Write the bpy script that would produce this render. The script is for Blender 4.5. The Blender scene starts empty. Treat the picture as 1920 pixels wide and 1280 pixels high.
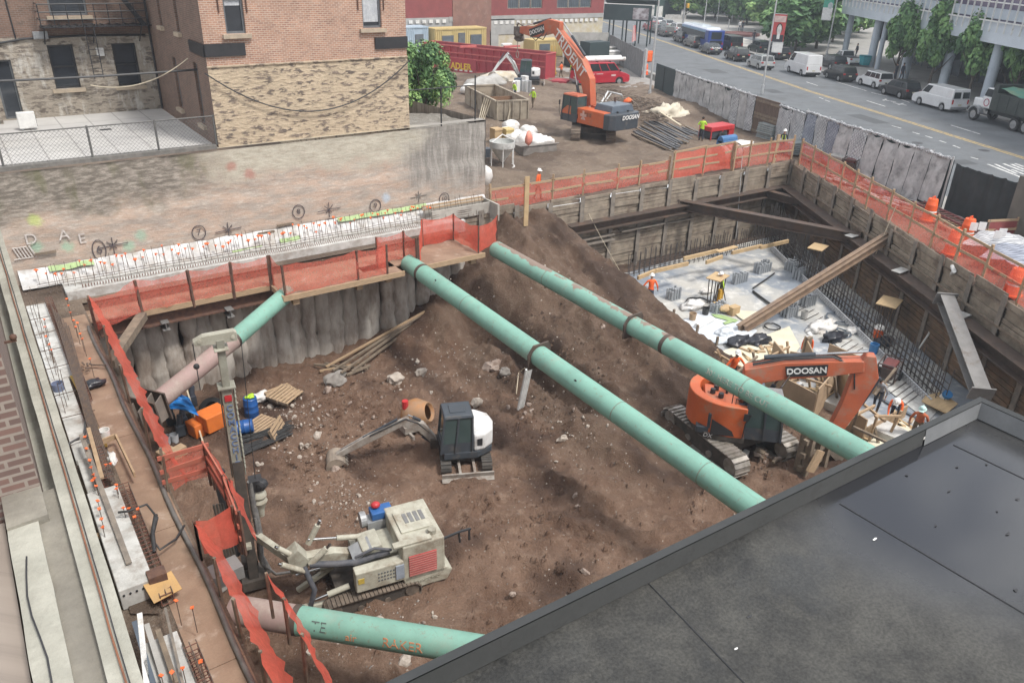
import bpy,bmesh,math,random
from mathutils import Vector,Matrix,noise
from mathutils.geometry import tessellate_polygon
R=math.radians
S=bpy.context.scene
C=bpy.context.collection
CAMR=Matrix(((0.8236205086718311,0.2361393816591784,-0.5156427543607831),(-0.5666127002167639,0.38185500204443223,-0.730162177441912),(0.024480719928581158,0.8935462773932124,0.4483031836921425)))
CAMP=Vector((0,0,13));FPX=1465.0
cd=bpy.data.cameras.new('camera');cam=bpy.data.objects.new('camera',cd);C.objects.link(cam)
cam.matrix_world=Matrix.Translation(CAMP)@CAMR.to_4x4()
cd.sensor_width=36;cd.lens=FPX/1920*36;cd.clip_start=.1;cd.clip_end=2000
S.camera=cam
SUN_EL,SUN_AZ=58,292
w=bpy.data.worlds.new('World');S.world=w;w.use_nodes=True
nt=w.node_tree;bg=nt.nodes['Background']
sky=nt.nodes.new('ShaderNodeTexSky');sky.sky_type='NISHITA';sky.sun_disc=False
sky.sun_elevation=R(SUN_EL);sky.sun_rotation=R(90-SUN_AZ);sky.air_density=1;sky.dust_density=4
tc=nt.nodes.new('ShaderNodeTexCoord');nz=nt.nodes.new('ShaderNodeTexNoise')
nz.inputs['Scale'].default_value=6.0;nz.inputs['Detail'].default_value=6
rp=nt.nodes.new('ShaderNodeValToRGB');rp.color_ramp.elements[0].position=.42;rp.color_ramp.elements[1].position=.58
rp.color_ramp.elements[0].color=(.3,.3,.3,1);rp.color_ramp.elements[1].color=(.97,.97,.97,1)
mx=nt.nodes.new('ShaderNodeMix');mx.data_type='RGBA'
nt.links.new(tc.outputs['Generated'],nz.inputs['Vector']);nt.links.new(nz.outputs['Fac'],rp.inputs['Fac'])
nt.links.new(rp.outputs['Color'],mx.inputs['Factor']);nt.links.new(sky.outputs['Color'],mx.inputs['A'])
mx.inputs['B'].default_value=(11,11.2,11.4,1)
nt.links.new(mx.outputs['Result'],bg.inputs['Color']);bg.inputs['Strength'].default_value=.092
sd=bpy.data.lights.new('sun','SUN');sd.energy=2.2;sd.angle=R(10);sd.color=(1,.96,.9)
so=bpy.data.objects.new('sun',sd);C.objects.link(so)
_d=Vector((math.cos(R(SUN_AZ))*math.cos(R(SUN_EL)),math.sin(R(SUN_AZ))*math.cos(R(SUN_EL)),math.sin(R(SUN_EL))))
so.rotation_euler=_d.to_track_quat('Z','Y').to_euler();so.location=(0,0,60)
S.view_settings.view_transform='Standard';S.view_settings.look='None';S.view_settings.gamma=1
S.view_settings.exposure=.64
def ray(x,y):return CAMR@Vector((x-960,640-y,-FPX))
def Z(x,y,z=0):r=ray(x,y);return CAMP+r*((z-13)/r.z)
def YP(x,y,Y):r=ray(x,y);return CAMP+r*(Y/r.y)
def XP(x,y,X):r=ray(x,y);return CAMP+r*(X/r.x)
def PL(x,y,a,d):
 n=Vector((d[1],-d[0],0));r=ray(x,y);return CAMP+r*(n.dot(Vector((a[0],a[1],0))-CAMP)/n.dot(r))
def V(*a):return Vector(a)
def rnd(a,b):return random.uniform(a,b)
random.seed(7)
OFF={}
def tag(o,label=None,cat=None,group=None,kind=None):
 if label:o['label']=label
 if cat:o['category']=cat
 if group:o['group']=group
 if kind:o['kind']=kind
 return o
def thing(name,label,cat,loc=(0,0,0),rz=0,group=None):
 o=bpy.data.objects.new(name,None);C.objects.link(o);o.location=loc;o.rotation_euler=(0,0,rz)
 o.empty_display_size=.3;OFF[o.name]=Vector(loc)if rz==0 else None
 return tag(o,label,cat,group)
def dup(root,loc=None,rz=None,label=None,group=None):
 def cp(o,par):
  c=o.copy();C.objects.link(c);c.parent=par
  for ch in kids.get(o.name,[]):cp(ch,c)
  return c
 kids={}
 for o in C.objects:
  if o.parent:kids.setdefault(o.parent.name,[]).append(o)
 c=cp(root,None)
 if loc is not None:c.location=loc
 if rz is not None:c.rotation_euler=(0,0,rz)
 if label:c['label']=label
 if group:c['group']=group
 return c
class MB:
 def __init__(s):s.v=[];s.f=[];s.m=[]
 def add(s,vs,fs,m=0):
  b=len(s.v);s.v+=[Vector(v)for v in vs]
  for f in fs:s.f.append([b+i for i in f]);s.m.append(m)
  return s
 def box(s,c,d,rot=None,m=0,taper=None):
  c=Vector(c);x,y,z=d[0]/2,d[1]/2,d[2]/2;vs=[]
  for k in(-1,1):
   t=taper if(taper and k>0)else(1,1)
   for i,j in((-1,-1),(1,-1),(1,1),(-1,1)):
    p=Vector((i*x*t[0],j*y*t[1],k*z));vs.append(c+(rot@p if rot is not None else p))
  return s.add(vs,[(3,2,1,0),(4,5,6,7),(0,1,5,4),(1,2,6,5),(2,3,7,6),(3,0,4,7)],m)
 def beam(s,p,q,w,h,up=None,m=0):
  p=Vector(p);q=Vector(q);d=(q-p);L=d.length;d.normalize()
  up=Vector(up)if up else(Vector((0,0,1))if abs(d.z)<.95 else Vector((1,0,0)))
  y=up.cross(d).normalized();z=d.cross(y)
  return s.box((p+q)/2,(L,w,h),Matrix((d,y,z)).transposed(),m)
 def ibeam(s,p,q,w,h,t=.03,up=None,m=0):
  p=Vector(p);q=Vector(q);d=(q-p).normalized()
  u=Vector(up)if up else(Vector((0,0,1))if abs(d.z)<.95 else Vector((1,0,0)))
  y=u.cross(d).normalized();z=d.cross(y)
  s.beam(p,q,t,h-2*t-.004,up,m)
  for k in(-1,1):s.beam(p+z*k*(h-t)/2,q+z*k*(h-t)/2,w,t,up,m)
  return s
 def path(s,pts,r,n=8,m=0,cap=True):
  pts=[Vector(p)for p in pts];rs=r if isinstance(r,(list,tuple))else[r]*len(pts)
  d0=(pts[1]-pts[0]).normalized();u=d0.orthogonal().normalized();b=len(s.v)
  for i,p in enumerate(pts):
   a=pts[max(i-1,0)];c=pts[min(i+1,len(pts)-1)];d=(c-a)
   d=d.normalized()if d.length>1e-6 else d0
   u=(u-d*u.dot(d));u=u.normalized()if u.length>1e-5 else d.orthogonal().normalized();v=d.cross(u)
   for k in range(n):
    t=2*math.pi*k/n;s.v.append(p+(u*math.cos(t)+v*math.sin(t))*rs[i])
  for i in range(len(pts)-1):
   for k in range(n):
    k2=(k+1)%n;s.f.append([b+i*n+k,b+i*n+k2,b+(i+1)*n+k2,b+(i+1)*n+k]);s.m.append(m)
  if cap:
   s.f.append([b+k for k in range(n)][::-1]);s.m.append(m)
   e=b+(len(pts)-1)*n;s.f.append([e+k for k in range(n)]);s.m.append(m)
  return s
 def tube(s,p,q,r,r2=None,n=12,m=0):return s.path([p,q],[r,r if r2 is None else r2],n,m)
 def prism(s,poly,o,ex,ey,d,m=0):
  o=Vector(o);ex=Vector(ex);ey=Vector(ey);n=ex.cross(ey).normalized()*(d/2);k=len(poly)
  A=[o+ex*a+ey*b-n for a,b in poly];B=[o+ex*a+ey*b+n for a,b in poly]
  tri=tessellate_polygon([[Vector((a,b,0))for a,b in poly]]);b0=len(s.v);s.v+=A+B
  ar=sum(poly[i][0]*poly[(i+1)%k][1]-poly[(i+1)%k][0]*poly[i][1]for i in range(k))
  for t in tri:
   a2=sum(poly[t[i]][0]*poly[t[(i+1)%3]][1]-poly[t[(i+1)%3]][0]*poly[t[i]][1]for i in range(3))
   t=list(t)if a2>0 else list(t)[::-1]
   s.f.append([b0+i for i in t[::-1]]);s.m.append(m);s.f.append([b0+k+i for i in t]);s.m.append(m)
  for i in range(k):
   j=(i+1)%k;q=[b0+i,b0+j,b0+k+j,b0+k+i]
   s.f.append(q if ar>0 else q[::-1]);s.m.append(m)
  return s
 def lathe(s,prof,c=(0,0,0),n=20,m=0,rot=None):
  c=Vector(c);b=len(s.v)
  for r,z in prof:
   for k in range(n):
    t=2*math.pi*k/n;p=Vector((r*math.cos(t),r*math.sin(t),z));s.v.append(c+(rot@p if rot is not None else p))
  for i in range(len(prof)-1):
   for k in range(n):
    k2=(k+1)%n;s.f.append([b+i*n+k,b+i*n+k2,b+(i+1)*n+k2,b+(i+1)*n+k]);s.m.append(m)
  return s
 def loft(s,rings,m=0,cap=True):
  n=len(rings[0]);b=len(s.v)
  for r in rings:s.v+=[Vector(p)for p in r]
  for i in range(len(rings)-1):
   for k in range(n):
    k2=(k+1)%n;s.f.append([b+i*n+k,b+i*n+k2,b+(i+1)*n+k2,b+(i+1)*n+k]);s.m.append(m)
  if cap:
   s.f.append([b+k for k in range(n)][::-1]);s.m.append(m);e=b+(len(rings)-1)*n;s.f.append([e+k for k in range(n)]);s.m.append(m)
  return s
 def blob(s,c,rad,nz=.2,seed=0,sub=2,freq=1.6,m=0,flat=None):
  bm=bmesh.new();bmesh.ops.create_icosphere(bm,subdivisions=sub,radius=1);c=Vector(c);rad=Vector(rad)if hasattr(rad,'__len__')else Vector((rad,)*3)
  sv=Vector((seed*3.7,seed*1.3,seed*2.1));vs=[]
  for v in bm.verts:
   k=1+nz*noise.noise(v.co*freq+sv)+nz*.5*noise.noise(v.co*freq*2.7+sv)
   p=Vector((v.co.x*rad.x,v.co.y*rad.y,v.co.z*rad.z))*k
   if flat is not None:p.z=max(p.z,flat)
   vs.append(c+p)
  s.add(vs,[[v.index for v in f.verts]for f in bm.faces],m);bm.free();return s
 def wall(s,o,ex,w0,w1,z0,z1,holes=(),t=.3,m=0):
  o=Vector(o);ex=Vector(ex).normalized();n=Vector((ex.y,-ex.x,0))
  xs=sorted({w0,w1,*[h[0]for h in holes],*[h[1]for h in holes]});zs=sorted({z0,z1,*[h[2]for h in holes],*[h[3]for h in holes]})
  P=lambda a,z,dd=0:o+ex*a+Vector((0,0,z))-n*dd
  for i in range(len(xs)-1):
   for j in range(len(zs)-1):
    cx=(xs[i]+xs[i+1])/2;cz=(zs[j]+zs[j+1])/2
    if any(h[0]<cx<h[1]and h[2]<cz<h[3]for h in holes):continue
    s.add([P(xs[i],zs[j]),P(xs[i+1],zs[j]),P(xs[i+1],zs[j+1]),P(xs[i],zs[j+1])],[(0,1,2,3)],m)
  for h in holes:
   a,b,c,d=h[:4]
   s.add([P(a,c),P(b,c),P(b,d),P(a,d),P(a,c,t),P(b,c,t),P(b,d,t),P(a,d,t)],[(0,4,5,1),(1,5,6,2),(2,6,7,3),(3,7,4,0)],m)
  return s
 def xf(s,M):
  s.v=[M@v for v in s.v];return s
 def build(s,name,mats,parent=None,world=True,bevel=0,smooth=None,local=False):
  me=bpy.data.meshes.new(name);off=Vector((0,0,0))
  if parent is not None and not local:
   off=OFF.get(parent.name)or Vector((0,0,0))
  vs=[v-off for v in s.v]
  loc=Vector((0,0,0))
  me.from_pydata([tuple(v)for v in vs],[],s.f)
  mats=mats if isinstance(mats,(list,tuple))else[mats]
  for m in mats:me.materials.append(m)
  if len(mats)>1:me.polygons.foreach_set('material_index',s.m)
  me.update()
  if smooth is not None:
   me.polygons.foreach_set('use_smooth',[True]*len(me.polygons))
   if smooth<180:me.set_sharp_from_angle(angle=R(smooth))
  o=bpy.data.objects.new(name,me);C.objects.link(o)
  if parent is not None:o.parent=parent;OFF[o.name]=off
  if bevel:
   b=o.modifiers.new('bevel','BEVEL');b.width=bevel;b.segments=2;b.limit_method='ANGLE';b.angle_limit=R(40)
  return o
def single(mb,name,m,label,cat,group=None,**k):
 return tag(mb.build(name,m,**k),label,cat,group)
def struct(mb,name,m,**k):return tag(mb.build(name,m,**k),kind='structure')
def text(s,size,o,ex,ey,name,m,parent=None,ext=.006,align='CENTER',shear=0,space=1,bold=0):
 cu=bpy.data.curves.new('t','FONT');cu.body=s;cu.size=size;cu.align_x=align;cu.align_y='CENTER';cu.extrude=ext;cu.shear=shear;cu.space_character=space;cu.offset=bold
 to=bpy.data.objects.new('t',cu);C.objects.link(to);dg=bpy.context.evaluated_depsgraph_get();dg.update()
 me=bpy.data.meshes.new_from_object(to.evaluated_get(dg));bpy.data.objects.remove(to);bpy.data.curves.remove(cu)
 ex=Vector(ex).normalized();ey=Vector(ey).normalized();M=Matrix((ex,ey,ex.cross(ey))).transposed().to_4x4();M.translation=Vector(o)
 off=(OFF.get(parent.name)or Vector((0,0,0)))if parent is not None else Vector((0,0,0))
 me.transform(Matrix.Translation(-off)@M);me.materials.clear();me.materials.append(m);me.name=name
 ob=bpy.data.objects.new(name,me);C.objects.link(ob)
 if parent is not None:ob.parent=parent;OFF[ob.name]=off
 return ob
MATS={}
def nodes(name):
 m=bpy.data.materials.new(name);m.use_nodes=True;t=m.node_tree;return m,t,t.nodes['Principled BSDF']
def N(t,typ,**k):
 n=t.nodes.new('ShaderNode'+typ)
 for a,b in k.items():
  if hasattr(n,a):setattr(n,a,b)
  else:n.inputs[a].default_value=b
 return n
def L(t,a,b):t.links.new(a,b)
def rgba(c):return(c[0],c[1],c[2],1)
def mixc(t,fac,a,b,mode='MIX'):
 n=t.nodes.new('ShaderNodeMix');n.data_type='RGBA';n.blend_type=mode
 for s,v in(('Factor',fac),('A',a),('B',b)):
  if hasattr(v,'links'):L(t,v,n.inputs[s])
  elif s=='Factor':n.inputs[s].default_value=v
  else:n.inputs[s].default_value=rgba(v)
 return n.outputs['Result']
def ramp(t,fac,lo,hi,a=0,b=1):
 n=N(t,'MapRange',interpolation_type='SMOOTHSTEP');n.inputs['From Min'].default_value=lo;n.inputs['From Max'].default_value=hi
 n.inputs['To Min'].default_value=a;n.inputs['To Max'].default_value=b;L(t,fac,n.inputs['Value']);return n.outputs['Result']
def coords(t,sc=(1,1,1),kind='Object',wall=False):
 c=N(t,'TexCoord');o=c.outputs[kind]
 if wall:
  sp=N(t,'SeparateXYZ');L(t,o,sp.inputs[0]);a=N(t,'Math',operation='ADD');L(t,sp.outputs[0],a.inputs[0]);L(t,sp.outputs[1],a.inputs[1])
  cb=N(t,'CombineXYZ');L(t,a.outputs[0],cb.inputs[0]);L(t,sp.outputs[2],cb.inputs[1]);o=cb.outputs[0]
 mp=N(t,'Mapping');mp.inputs['Scale'].default_value=sc;L(t,o,mp.inputs['Vector']);return mp.outputs['Vector']
def tex(t,v,scale,detail=4,rough=.55):n=N(t,'TexNoise');n.inputs['Scale'].default_value=scale;n.inputs['Detail'].default_value=detail;n.inputs['Roughness'].default_value=rough;L(t,v,n.inputs['Vector']);return n.outputs['Fac']
def bump(t,b,h,strength,dist=.02):
 n=N(t,'Bump');n.inputs['Strength'].default_value=strength;n.inputs['Distance'].default_value=dist;L(t,h,n.inputs['Height']);L(t,n.outputs['Normal'],b.inputs['Normal'])
def M(name,c,c2=None,s=3,rough=.7,bmp=0,bs=25,metal=0,dirt=None,da=.5,ds=1.5,sc=(1,1,1),spec=None,coat=0):
 if name in MATS:return MATS[name]
 m,t,b=nodes(name);MATS[name]=m
 v=coords(t,sc);c2=c2 or tuple(x*.8 for x in c)
 n1=tex(t,v,s,5);col=mixc(t,ramp(t,n1,.35,.65),c,c2)
 n2=tex(t,v,bs,6,.65)
 col=mixc(t,1,col,mixc(t,n2,(.82,.82,.82),(1.16,1.16,1.16)),'MULTIPLY')
 b.inputs['Roughness'].default_value=rough
 if dirt:
  nd=tex(t,v,ds,8,.7);fac=ramp(t,nd,.62-da*.35,.72);col=mixc(t,fac,col,dirt)
  L(t,ramp(t,fac,0,1,rough,.92),b.inputs['Roughness'])
 L(t,col,b.inputs['Base Color']);b.inputs['Metallic'].default_value=metal
 if spec is not None:b.inputs['Specular IOR Level'].default_value=spec
 if coat:b.inputs['Coat Weight'].default_value=coat
 if bmp:bump(t,b,n2,bmp)
 return m
def glass(name,c,rough=.08):
 if name in MATS:return MATS[name]
 m,t,b=nodes(name);MATS[name]=m;v=coords(t);n=tex(t,v,1.3,3)
 L(t,mixc(t,n,c,tuple(x*2.2+.01 for x in c)),b.inputs['Base Color']);b.inputs['Roughness'].default_value=rough;b.inputs['Specular IOR Level'].default_value=.7
 return m
def brick(name,c1,c2,mortar,bw=.21,bh=.075,mort=.012,smear=None,sa=.5):
 m,t,b=nodes(name);v=coords(t,wall=True)
 n=N(t,'TexBrick');n.inputs['Scale'].default_value=1;n.inputs['Brick Width'].default_value=bw;n.inputs['Row Height'].default_value=bh;n.inputs['Mortar Size'].default_value=mort;n.inputs['Bias'].default_value=-.1;n.inputs['Mortar Smooth'].default_value=.3
 n.inputs['Color1'].default_value=rgba(c1);n.inputs['Color2'].default_value=rgba(c2);n.inputs['Mortar'].default_value=rgba(mortar);L(t,v,n.inputs['Vector'])
 n2=tex(t,v,1.1,7,.65);col=mixc(t,1,n.outputs['Color'],mixc(t,n2,(.62,.6,.6),(1.35,1.35,1.35)),'MULTIPLY')
 if smear:n3=tex(t,v,2.3,8,.7);col=mixc(t,ramp(t,n3,.5,.75,0,sa),col,smear)
 L(t,col,b.inputs['Base Color']);b.inputs['Roughness'].default_value=.9;bump(t,b,n.outputs['Fac'],-.5,.01);return m
def mesh_mat(name,c,a,fine=True):
 m,t,b=nodes(name);v=coords(t);n=tex(t,v,2.2,6,.6);n2=tex(t,v,5,8,.75)
 L(t,mixc(t,n,c,tuple(x*.7+.03 for x in c)),b.inputs['Base Color']);b.inputs['Roughness'].default_value=.75
 ad=N(t,'Math',operation='MULTIPLY_ADD');L(t,n2,ad.inputs[0]);ad.inputs[1].default_value=.7;ad.inputs[2].default_value=a-.35
 tr=N(t,'BsdfTranslucent');tr.inputs['Color'].default_value=rgba(c);tp=N(t,'BsdfTransparent');m1=N(t,'MixShader');m1.inputs[0].default_value=.4;m2=N(t,'MixShader')
 L(t,b.outputs[0],m1.inputs[1]);L(t,tr.outputs[0],m1.inputs[2]);L(t,ad.outputs[0],m2.inputs[0]);L(t,tp.outputs[0],m2.inputs[1]);L(t,m1.outputs[0],m2.inputs[2]);L(t,m2.outputs[0],t.nodes['Material Output'].inputs['Surface']);return m
 # === setting: ground, pit, street
def sst(a,b,x):t=max(0,min(1,(x-a)/(b-a)));return t*t*(3-2*t)
def fbm(x,y,f,o=4,s=0):return sum(noise.noise(Vector((x*f*2**i,y*f*2**i,s+i*7.3)))/2**i for i in range(o))
def soil(name,a,b,c,wet=None,peb=True,rough=.95):
 m,t,bs=nodes(name);v=coords(t)
 n1=tex(t,v,.35,8,.65);n2=tex(t,v,2.2,8,.7);n3=tex(t,v,14,6,.7)
 col=mixc(t,ramp(t,n1,.36,.62),a,b);col=mixc(t,ramp(t,n2,.48,.75,0,.75),col,c)
 if wet:col=mixc(t,ramp(t,tex(t,v,.22,5),.5,.62,0,.9),col,wet)
 col=mixc(t,1,col,mixc(t,n3,(.6,.6,.6),(1.4,1.4,1.4)),'MULTIPLY')
 if peb:
  vo=N(t,'TexVoronoi');vo.inputs['Scale'].default_value=7;L(t,v,vo.inputs['Vector'])
  sp=N(t,'SeparateColor');L(t,vo.outputs['Color'],sp.inputs[0])
  k=N(t,'Math',operation='MULTIPLY');L(t,ramp(t,vo.outputs['Distance'],.12,.3,1,0),k.inputs[0]);L(t,ramp(t,sp.outputs[0],.88,.92),k.inputs[1])
  col=mixc(t,k.outputs[0],col,(.3,.25,.21))
 if name=='pit earth':sx=N(t,'SeparateXYZ');L(t,v,sx.inputs[0]);wb=N(t,'Math',operation='MULTIPLY_ADD');L(t,n1,wb.inputs[0]);wb.inputs[1].default_value=9;L(t,sx.outputs[0],wb.inputs[2]);yy=ramp(t,sx.outputs[1],13,20);k=N(t,'Math',operation='MULTIPLY');L(t,ramp(t,wb.outputs[0],19.5,23.5),k.inputs[0]);L(t,yy,k.inputs[1]);col=mixc(t,k.outputs[0],col,mixc(t,1,col,(.7,.73,.74),'MULTIPLY'))
 L(t,col,bs.inputs['Base Color']);bs.inputs['Roughness'].default_value=rough
 nr=N(t,'TexNoise');nr.noise_type='RIDGED_MULTIFRACTAL';nr.inputs['Scale'].default_value=1.3;nr.inputs['Detail'].default_value=7;L(t,v,nr.inputs['Vector']);a1=N(t,'Math',operation='MULTIPLY_ADD');L(t,nr.outputs['Fac'],a1.inputs[0]);a1.inputs[1].default_value=.5;L(t,n2,a1.inputs[2]);a2=N(t,'Math',operation='ADD');L(t,a1.outputs[0],a2.inputs[0]);L(t,n3,a2.inputs[1]);bump(t,bs,a2.outputs[0],.9,.16);return m
M_dirt=soil('pit earth',(.16,.092,.06),(.235,.148,.102),(.35,.25,.185),(.085,.049,.034))
M_site=soil('site dirt',(.17,.125,.092),(.23,.175,.13),(.31,.26,.21),(.12,.086,.064))
M_conc=M('concrete',(.42,.41,.39),(.33,.32,.3),1.5,.85,.3,30)
M_concw=M('pale concrete',(.55,.55,.53),(.42,.42,.4),2,.8,.3,25,dirt=(.28,.25,.22),da=.5)
PIT=[(2.3,2.0),(2.3,33.0),(19.6,33.0),(19.7,34.75),(27.5,34.7),(47.45,33.75),(33.9,11.8),(28,2)]
def hole_sheet(name,outer,hole,z,m):
 tri=tessellate_polygon([[Vector((*p,0))for p in outer],[Vector((*p,0))for p in hole]]);pts=outer+hole
 b=MB();fs=[]
 for t in tri:
  a,c,d=(Vector((*pts[i],0))for i in t);fs.append(t if(c-a).cross(d-a).z>0 else t[::-1])
 b.add([(*p,z)for p in pts],fs);return struct(b,name,m)
M_grass=soil('far ground',(.1,.1,.08),(.13,.12,.1),(.17,.16,.14),None,False)
hole_sheet('ground',[(-700,-700),(900,-700),(900,900),(-700,900)],PIT,-.02,M_site)
def floor_h(x,y):
 e=.9*fbm(x,y,.13,3,2)
 rx=sst(17+.9*e,22.8+.6*e,x)*(1-sst(26.6+.6*e,29.3+.5*e,x));ry=max(0,min(1,(y-17)/16.8))**1.15
 h=-5+4.45*ry*rx+.75*ry*rx*fbm(x,y,.3,4,6)
 h+=1.5*sst(29,33.5,y)*sst(13,18.5,x+e)*(1-rx)*(1-sst(20,22,x))+.1*sst(29.5,33.3,y)
 h+=.55*max(0,1-abs(x-18.6-.8*e+.05*(y-20))/1.0)*sst(15,19,y)+.4*max(0,1-abs(x-23.6-e)/.8)*sst(17,21,y)
 h-=.9*math.exp(-((x-19.3-.5*e)/.9)**2)*sst(20,24,y)*sst(33,30,y)
 h+=.2*fbm(x,y,.35,5)+.1*fbm(x,y,1.7,4,5)+.5*sst(15,18,x)*sst(19,25,y)*(1-sst(20,26,x)*.6)*fbm(x*1.4,y*.5,.6,4,8)
 wx=x+.8*noise.noise(Vector((x*.4,y*.4,3)));wy=y+.8*noise.noise(Vector((x*.4,y*.4,8)))
 h+=.22*(1-abs(noise.noise(Vector((wx*.55+wy*.2,wy*.3,1)))))**9+.13*(1-abs(noise.noise(Vector((wx*1.1,wy*.9,6)))))**7
 if x>28.3 and y>10:h=min(h,-4.75)
 h+=.05*math.sin((x*.55+y*.83)*16)*sst(.1,.35,fbm(x,y,.22,2,9))+.04*math.sin((x*.9-y*.43)*18)*sst(.1,.35,fbm(x,y,.2,2,4))
 return h
RUT=[]
for pl_ in(((13.6,19.5),(16,14),(19,9),(22,4)),((12,25),(15.5,27.5),(19,24),(22,19)),((9,15),(13,12.5),(17,12),(22,13.5)),((24.6,33),(24.2,27),(23.6,21),(23,17)),((11,22),(9,26),(6,28)),((8.5,14),(12,9),(15,5))):
 for o_ in(-.8,.8):
  for p_,q_ in zip(pl_,pl_[1:]):d_=(Vector(q_)-Vector(p_));n_=Vector((-d_.y,d_.x)).normalized()*o_;RUT.append((Vector(p_)+n_,d_))
def rut(x,y):
 h=0;P_=Vector((x+.25*noise.noise(Vector((x*.3,y*.3,2))),y))
 for a_,d_ in RUT:
  f_=(P_-a_).dot(d_)/d_.length_squared
  if-.02<f_<1.02:
   k_=(P_-a_-d_*f_).length
   if k_<.55:h+=(-.15+.05*math.sin(f_*d_.length*9))*sst(.32,.2,k_)+.1*math.exp(-((k_-.38)/.1)**2)
 return max(-.2,min(.15,h))*(.4+.6*sst(-.2,.2,noise.noise(Vector((x*.5,y*.5,5)))))
b=MB();st=.14;nx=int(48/st);ny=int(33/st);pts=[]
for j in range(ny+1):
 for i in range(nx+1):x=1.6+i*st;y=2+j*st;pts.append((x,y,floor_h(x,y)+rut(x,y)))
b.add(pts,[(j*(nx+1)+i,j*(nx+1)+i+1,(j+1)*(nx+1)+i+1,(j+1)*(nx+1)+i)for j in range(ny)for i in range(nx)])
struct(b,'pit_floor',M_dirt,smooth=180)
def site_h(x,y):
 k=sst(35.6,38,y)*(1-sst(78,84,y))*sst(24,26,x)*(1-sst(0,6,x-(47+(y-25)*.36)))
 return-.03+k*(.14+.22*fbm(x,y,.3,4,3)+.1*fbm(x,y,1.6,3)+.12*(1-abs(noise.noise(Vector((x*.7+y*.2,y*.35,4)))))**8)+k*.5*sst(46,50,x)*sst(44,47,y)*(1-sst(58,64,y))
b=MB();st=.4;nx=int(40/st);ny=int(50/st);pts=[]
for j in range(ny+1):
 for i in range(nx+1):x=23.6+i*st;y=35.4+j*st;pts.append((x,y,site_h(x,y)))
b.add(pts,[(j*(nx+1)+i,j*(nx+1)+i+1,(j+1)*(nx+1)+i+1,(j+1)*(nx+1)+i)for j in range(ny)for i in range(nx)])
struct(b,'site_ground',M_site,smooth=180)
M_gravel=soil('gravel',(.3,.28,.26),(.36,.34,.32),(.42,.4,.38))
b=MB();b.add([Z(x,y,.12)for x,y in[(1020,152),(1190,166),(1235,172),(1228,140),(1190,128),(1040,128)]],[(0,1,2,3,4,5)]);struct(b,'gravel_yard',M_gravel)
CL=[(54.5,3),(64.8,26.1),(70.1,38.2),(76.9,54.1),(95,91),(113.6,130),(150,207),(210,333)]
def cl_off(o):
 r=[]
 for i,p in enumerate(CL):
  a=CL[max(i-1,0)];c=CL[min(i+1,len(CL)-1)];d=Vector((c[0]-a[0],c[1]-a[1])).normalized();r.append((p[0]+d.y*o,p[1]-d.x*o))
 return r
def strip(name,o0,o1,z,m,kind='structure',z2=None,i0=0,i1=None):
 A=cl_off(o0)[i0:i1];B=cl_off(o1)[i0:i1];n=len(A);b=MB()
 b.add([(*p,z)for p in A]+[(*p,z if z2 is None else z2)for p in B],[(i,n+i,n+i+1,i+1)for i in range(n-1)]);return struct(b,name,m)
M_asph=M('asphalt',(.145,.155,.165),(.125,.135,.145),.5,.85,.25,40,dirt=(.105,.11,.115),da=.5,ds=.35)
M_pave=M('pavement',(.33,.32,.3),(.28,.27,.26),.6,.9,.2,20)
strip('road',-13.5,9.5,.004,M_asph)
strip('near_pavement',-15.7,-13.5,.12,M_pave);strip('near_kerb',-13.5,-13.48,.12,M_conc,z2=.0)
strip('far_pavement',9.5,60,.14,M_pave);strip('far_kerb',9.48,9.5,.0,M_conc,z2=.14)
M_yel=M('yellow road paint',(.52,.37,.13),(.42,.31,.13),3,.8,dirt=(.2,.19,.18),da=.6,ds=3)
M_wht=M('white road paint',(.66,.66,.64),(.5,.5,.5),3,.8,dirt=(.25,.25,.25),da=.5,ds=3)
strip('centre_line',-.32,-.12,.009,M_yel);strip('centre_line',.02,.22,.009,M_yel)
def mark(pl,wd=.14,name='lane_mark'):
 b=MB()
 for(x0,y0,x1,y1)in pl:
  p=Z(x0,y0,0);q=Z(x1,y1,0);d=(q-p).normalized();n=V(-d.y,d.x,0)*wd/2
  for v in(p,q):v.z=.01
  b.add([p-n,q-n,q+n,p+n],[(0,1,2,3)])
 return struct(b,name,M_wht)
mark([(1672,236,1690,241),(1711,248,1724,252),(1735,255,1748,259),(1761,264,1774,268),(1787,273,1800,278),(1820,295,1834,299),(1536,183,1544,186),(1547,188,1556,191),(1625,189,1660,200),(1783,235,1838,252),(1512,154,1533,161),(1515,137,1534,144),(1566,153,1625,171),(1634,174,1664,181),(1690,187,1706,193),(1512,132,1535,141)],.16)
mark([(1852,308,1920,335),(1866,308,1906,326),(1881,307,1920,322),(1896,308,1920,318),(1903,307,1920,313),(1897,318,1920,327)],.22,'hatched_mark')
mark([(1655,187,1680,192),(1656,189,1662,186),(1674,193,1700,198),(1684,197,1694,194)],.22,'arrow_mark')
M_patch=M('asphalt patch',(.09,.095,.1),(.075,.08,.085),1,.9,.3,30)
for(x0,y0,x1,y1,wd)in((1330,130,1352,138,2.2),(1600,215,1655,232,1.6),(1790,300,1815,309,1.8),(1440,168,1460,175,1.5)):o_=mark([(x0,y0,x1,y1)],wd,'road_patch');o_.data.materials.clear();o_.data.materials.append(M_patch);o_.location.z=-.003
for px,py in((1395,145),(1585,232),(1720,268),(1845,282)):b=MB();p=Z(px,py,.01);b.lathe([(0,.002),(.42,.002)],p,18);struct(b,'manhole_cover',M('manhole iron',(.07,.07,.075),(.05,.05,.055),8,.6))
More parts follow.
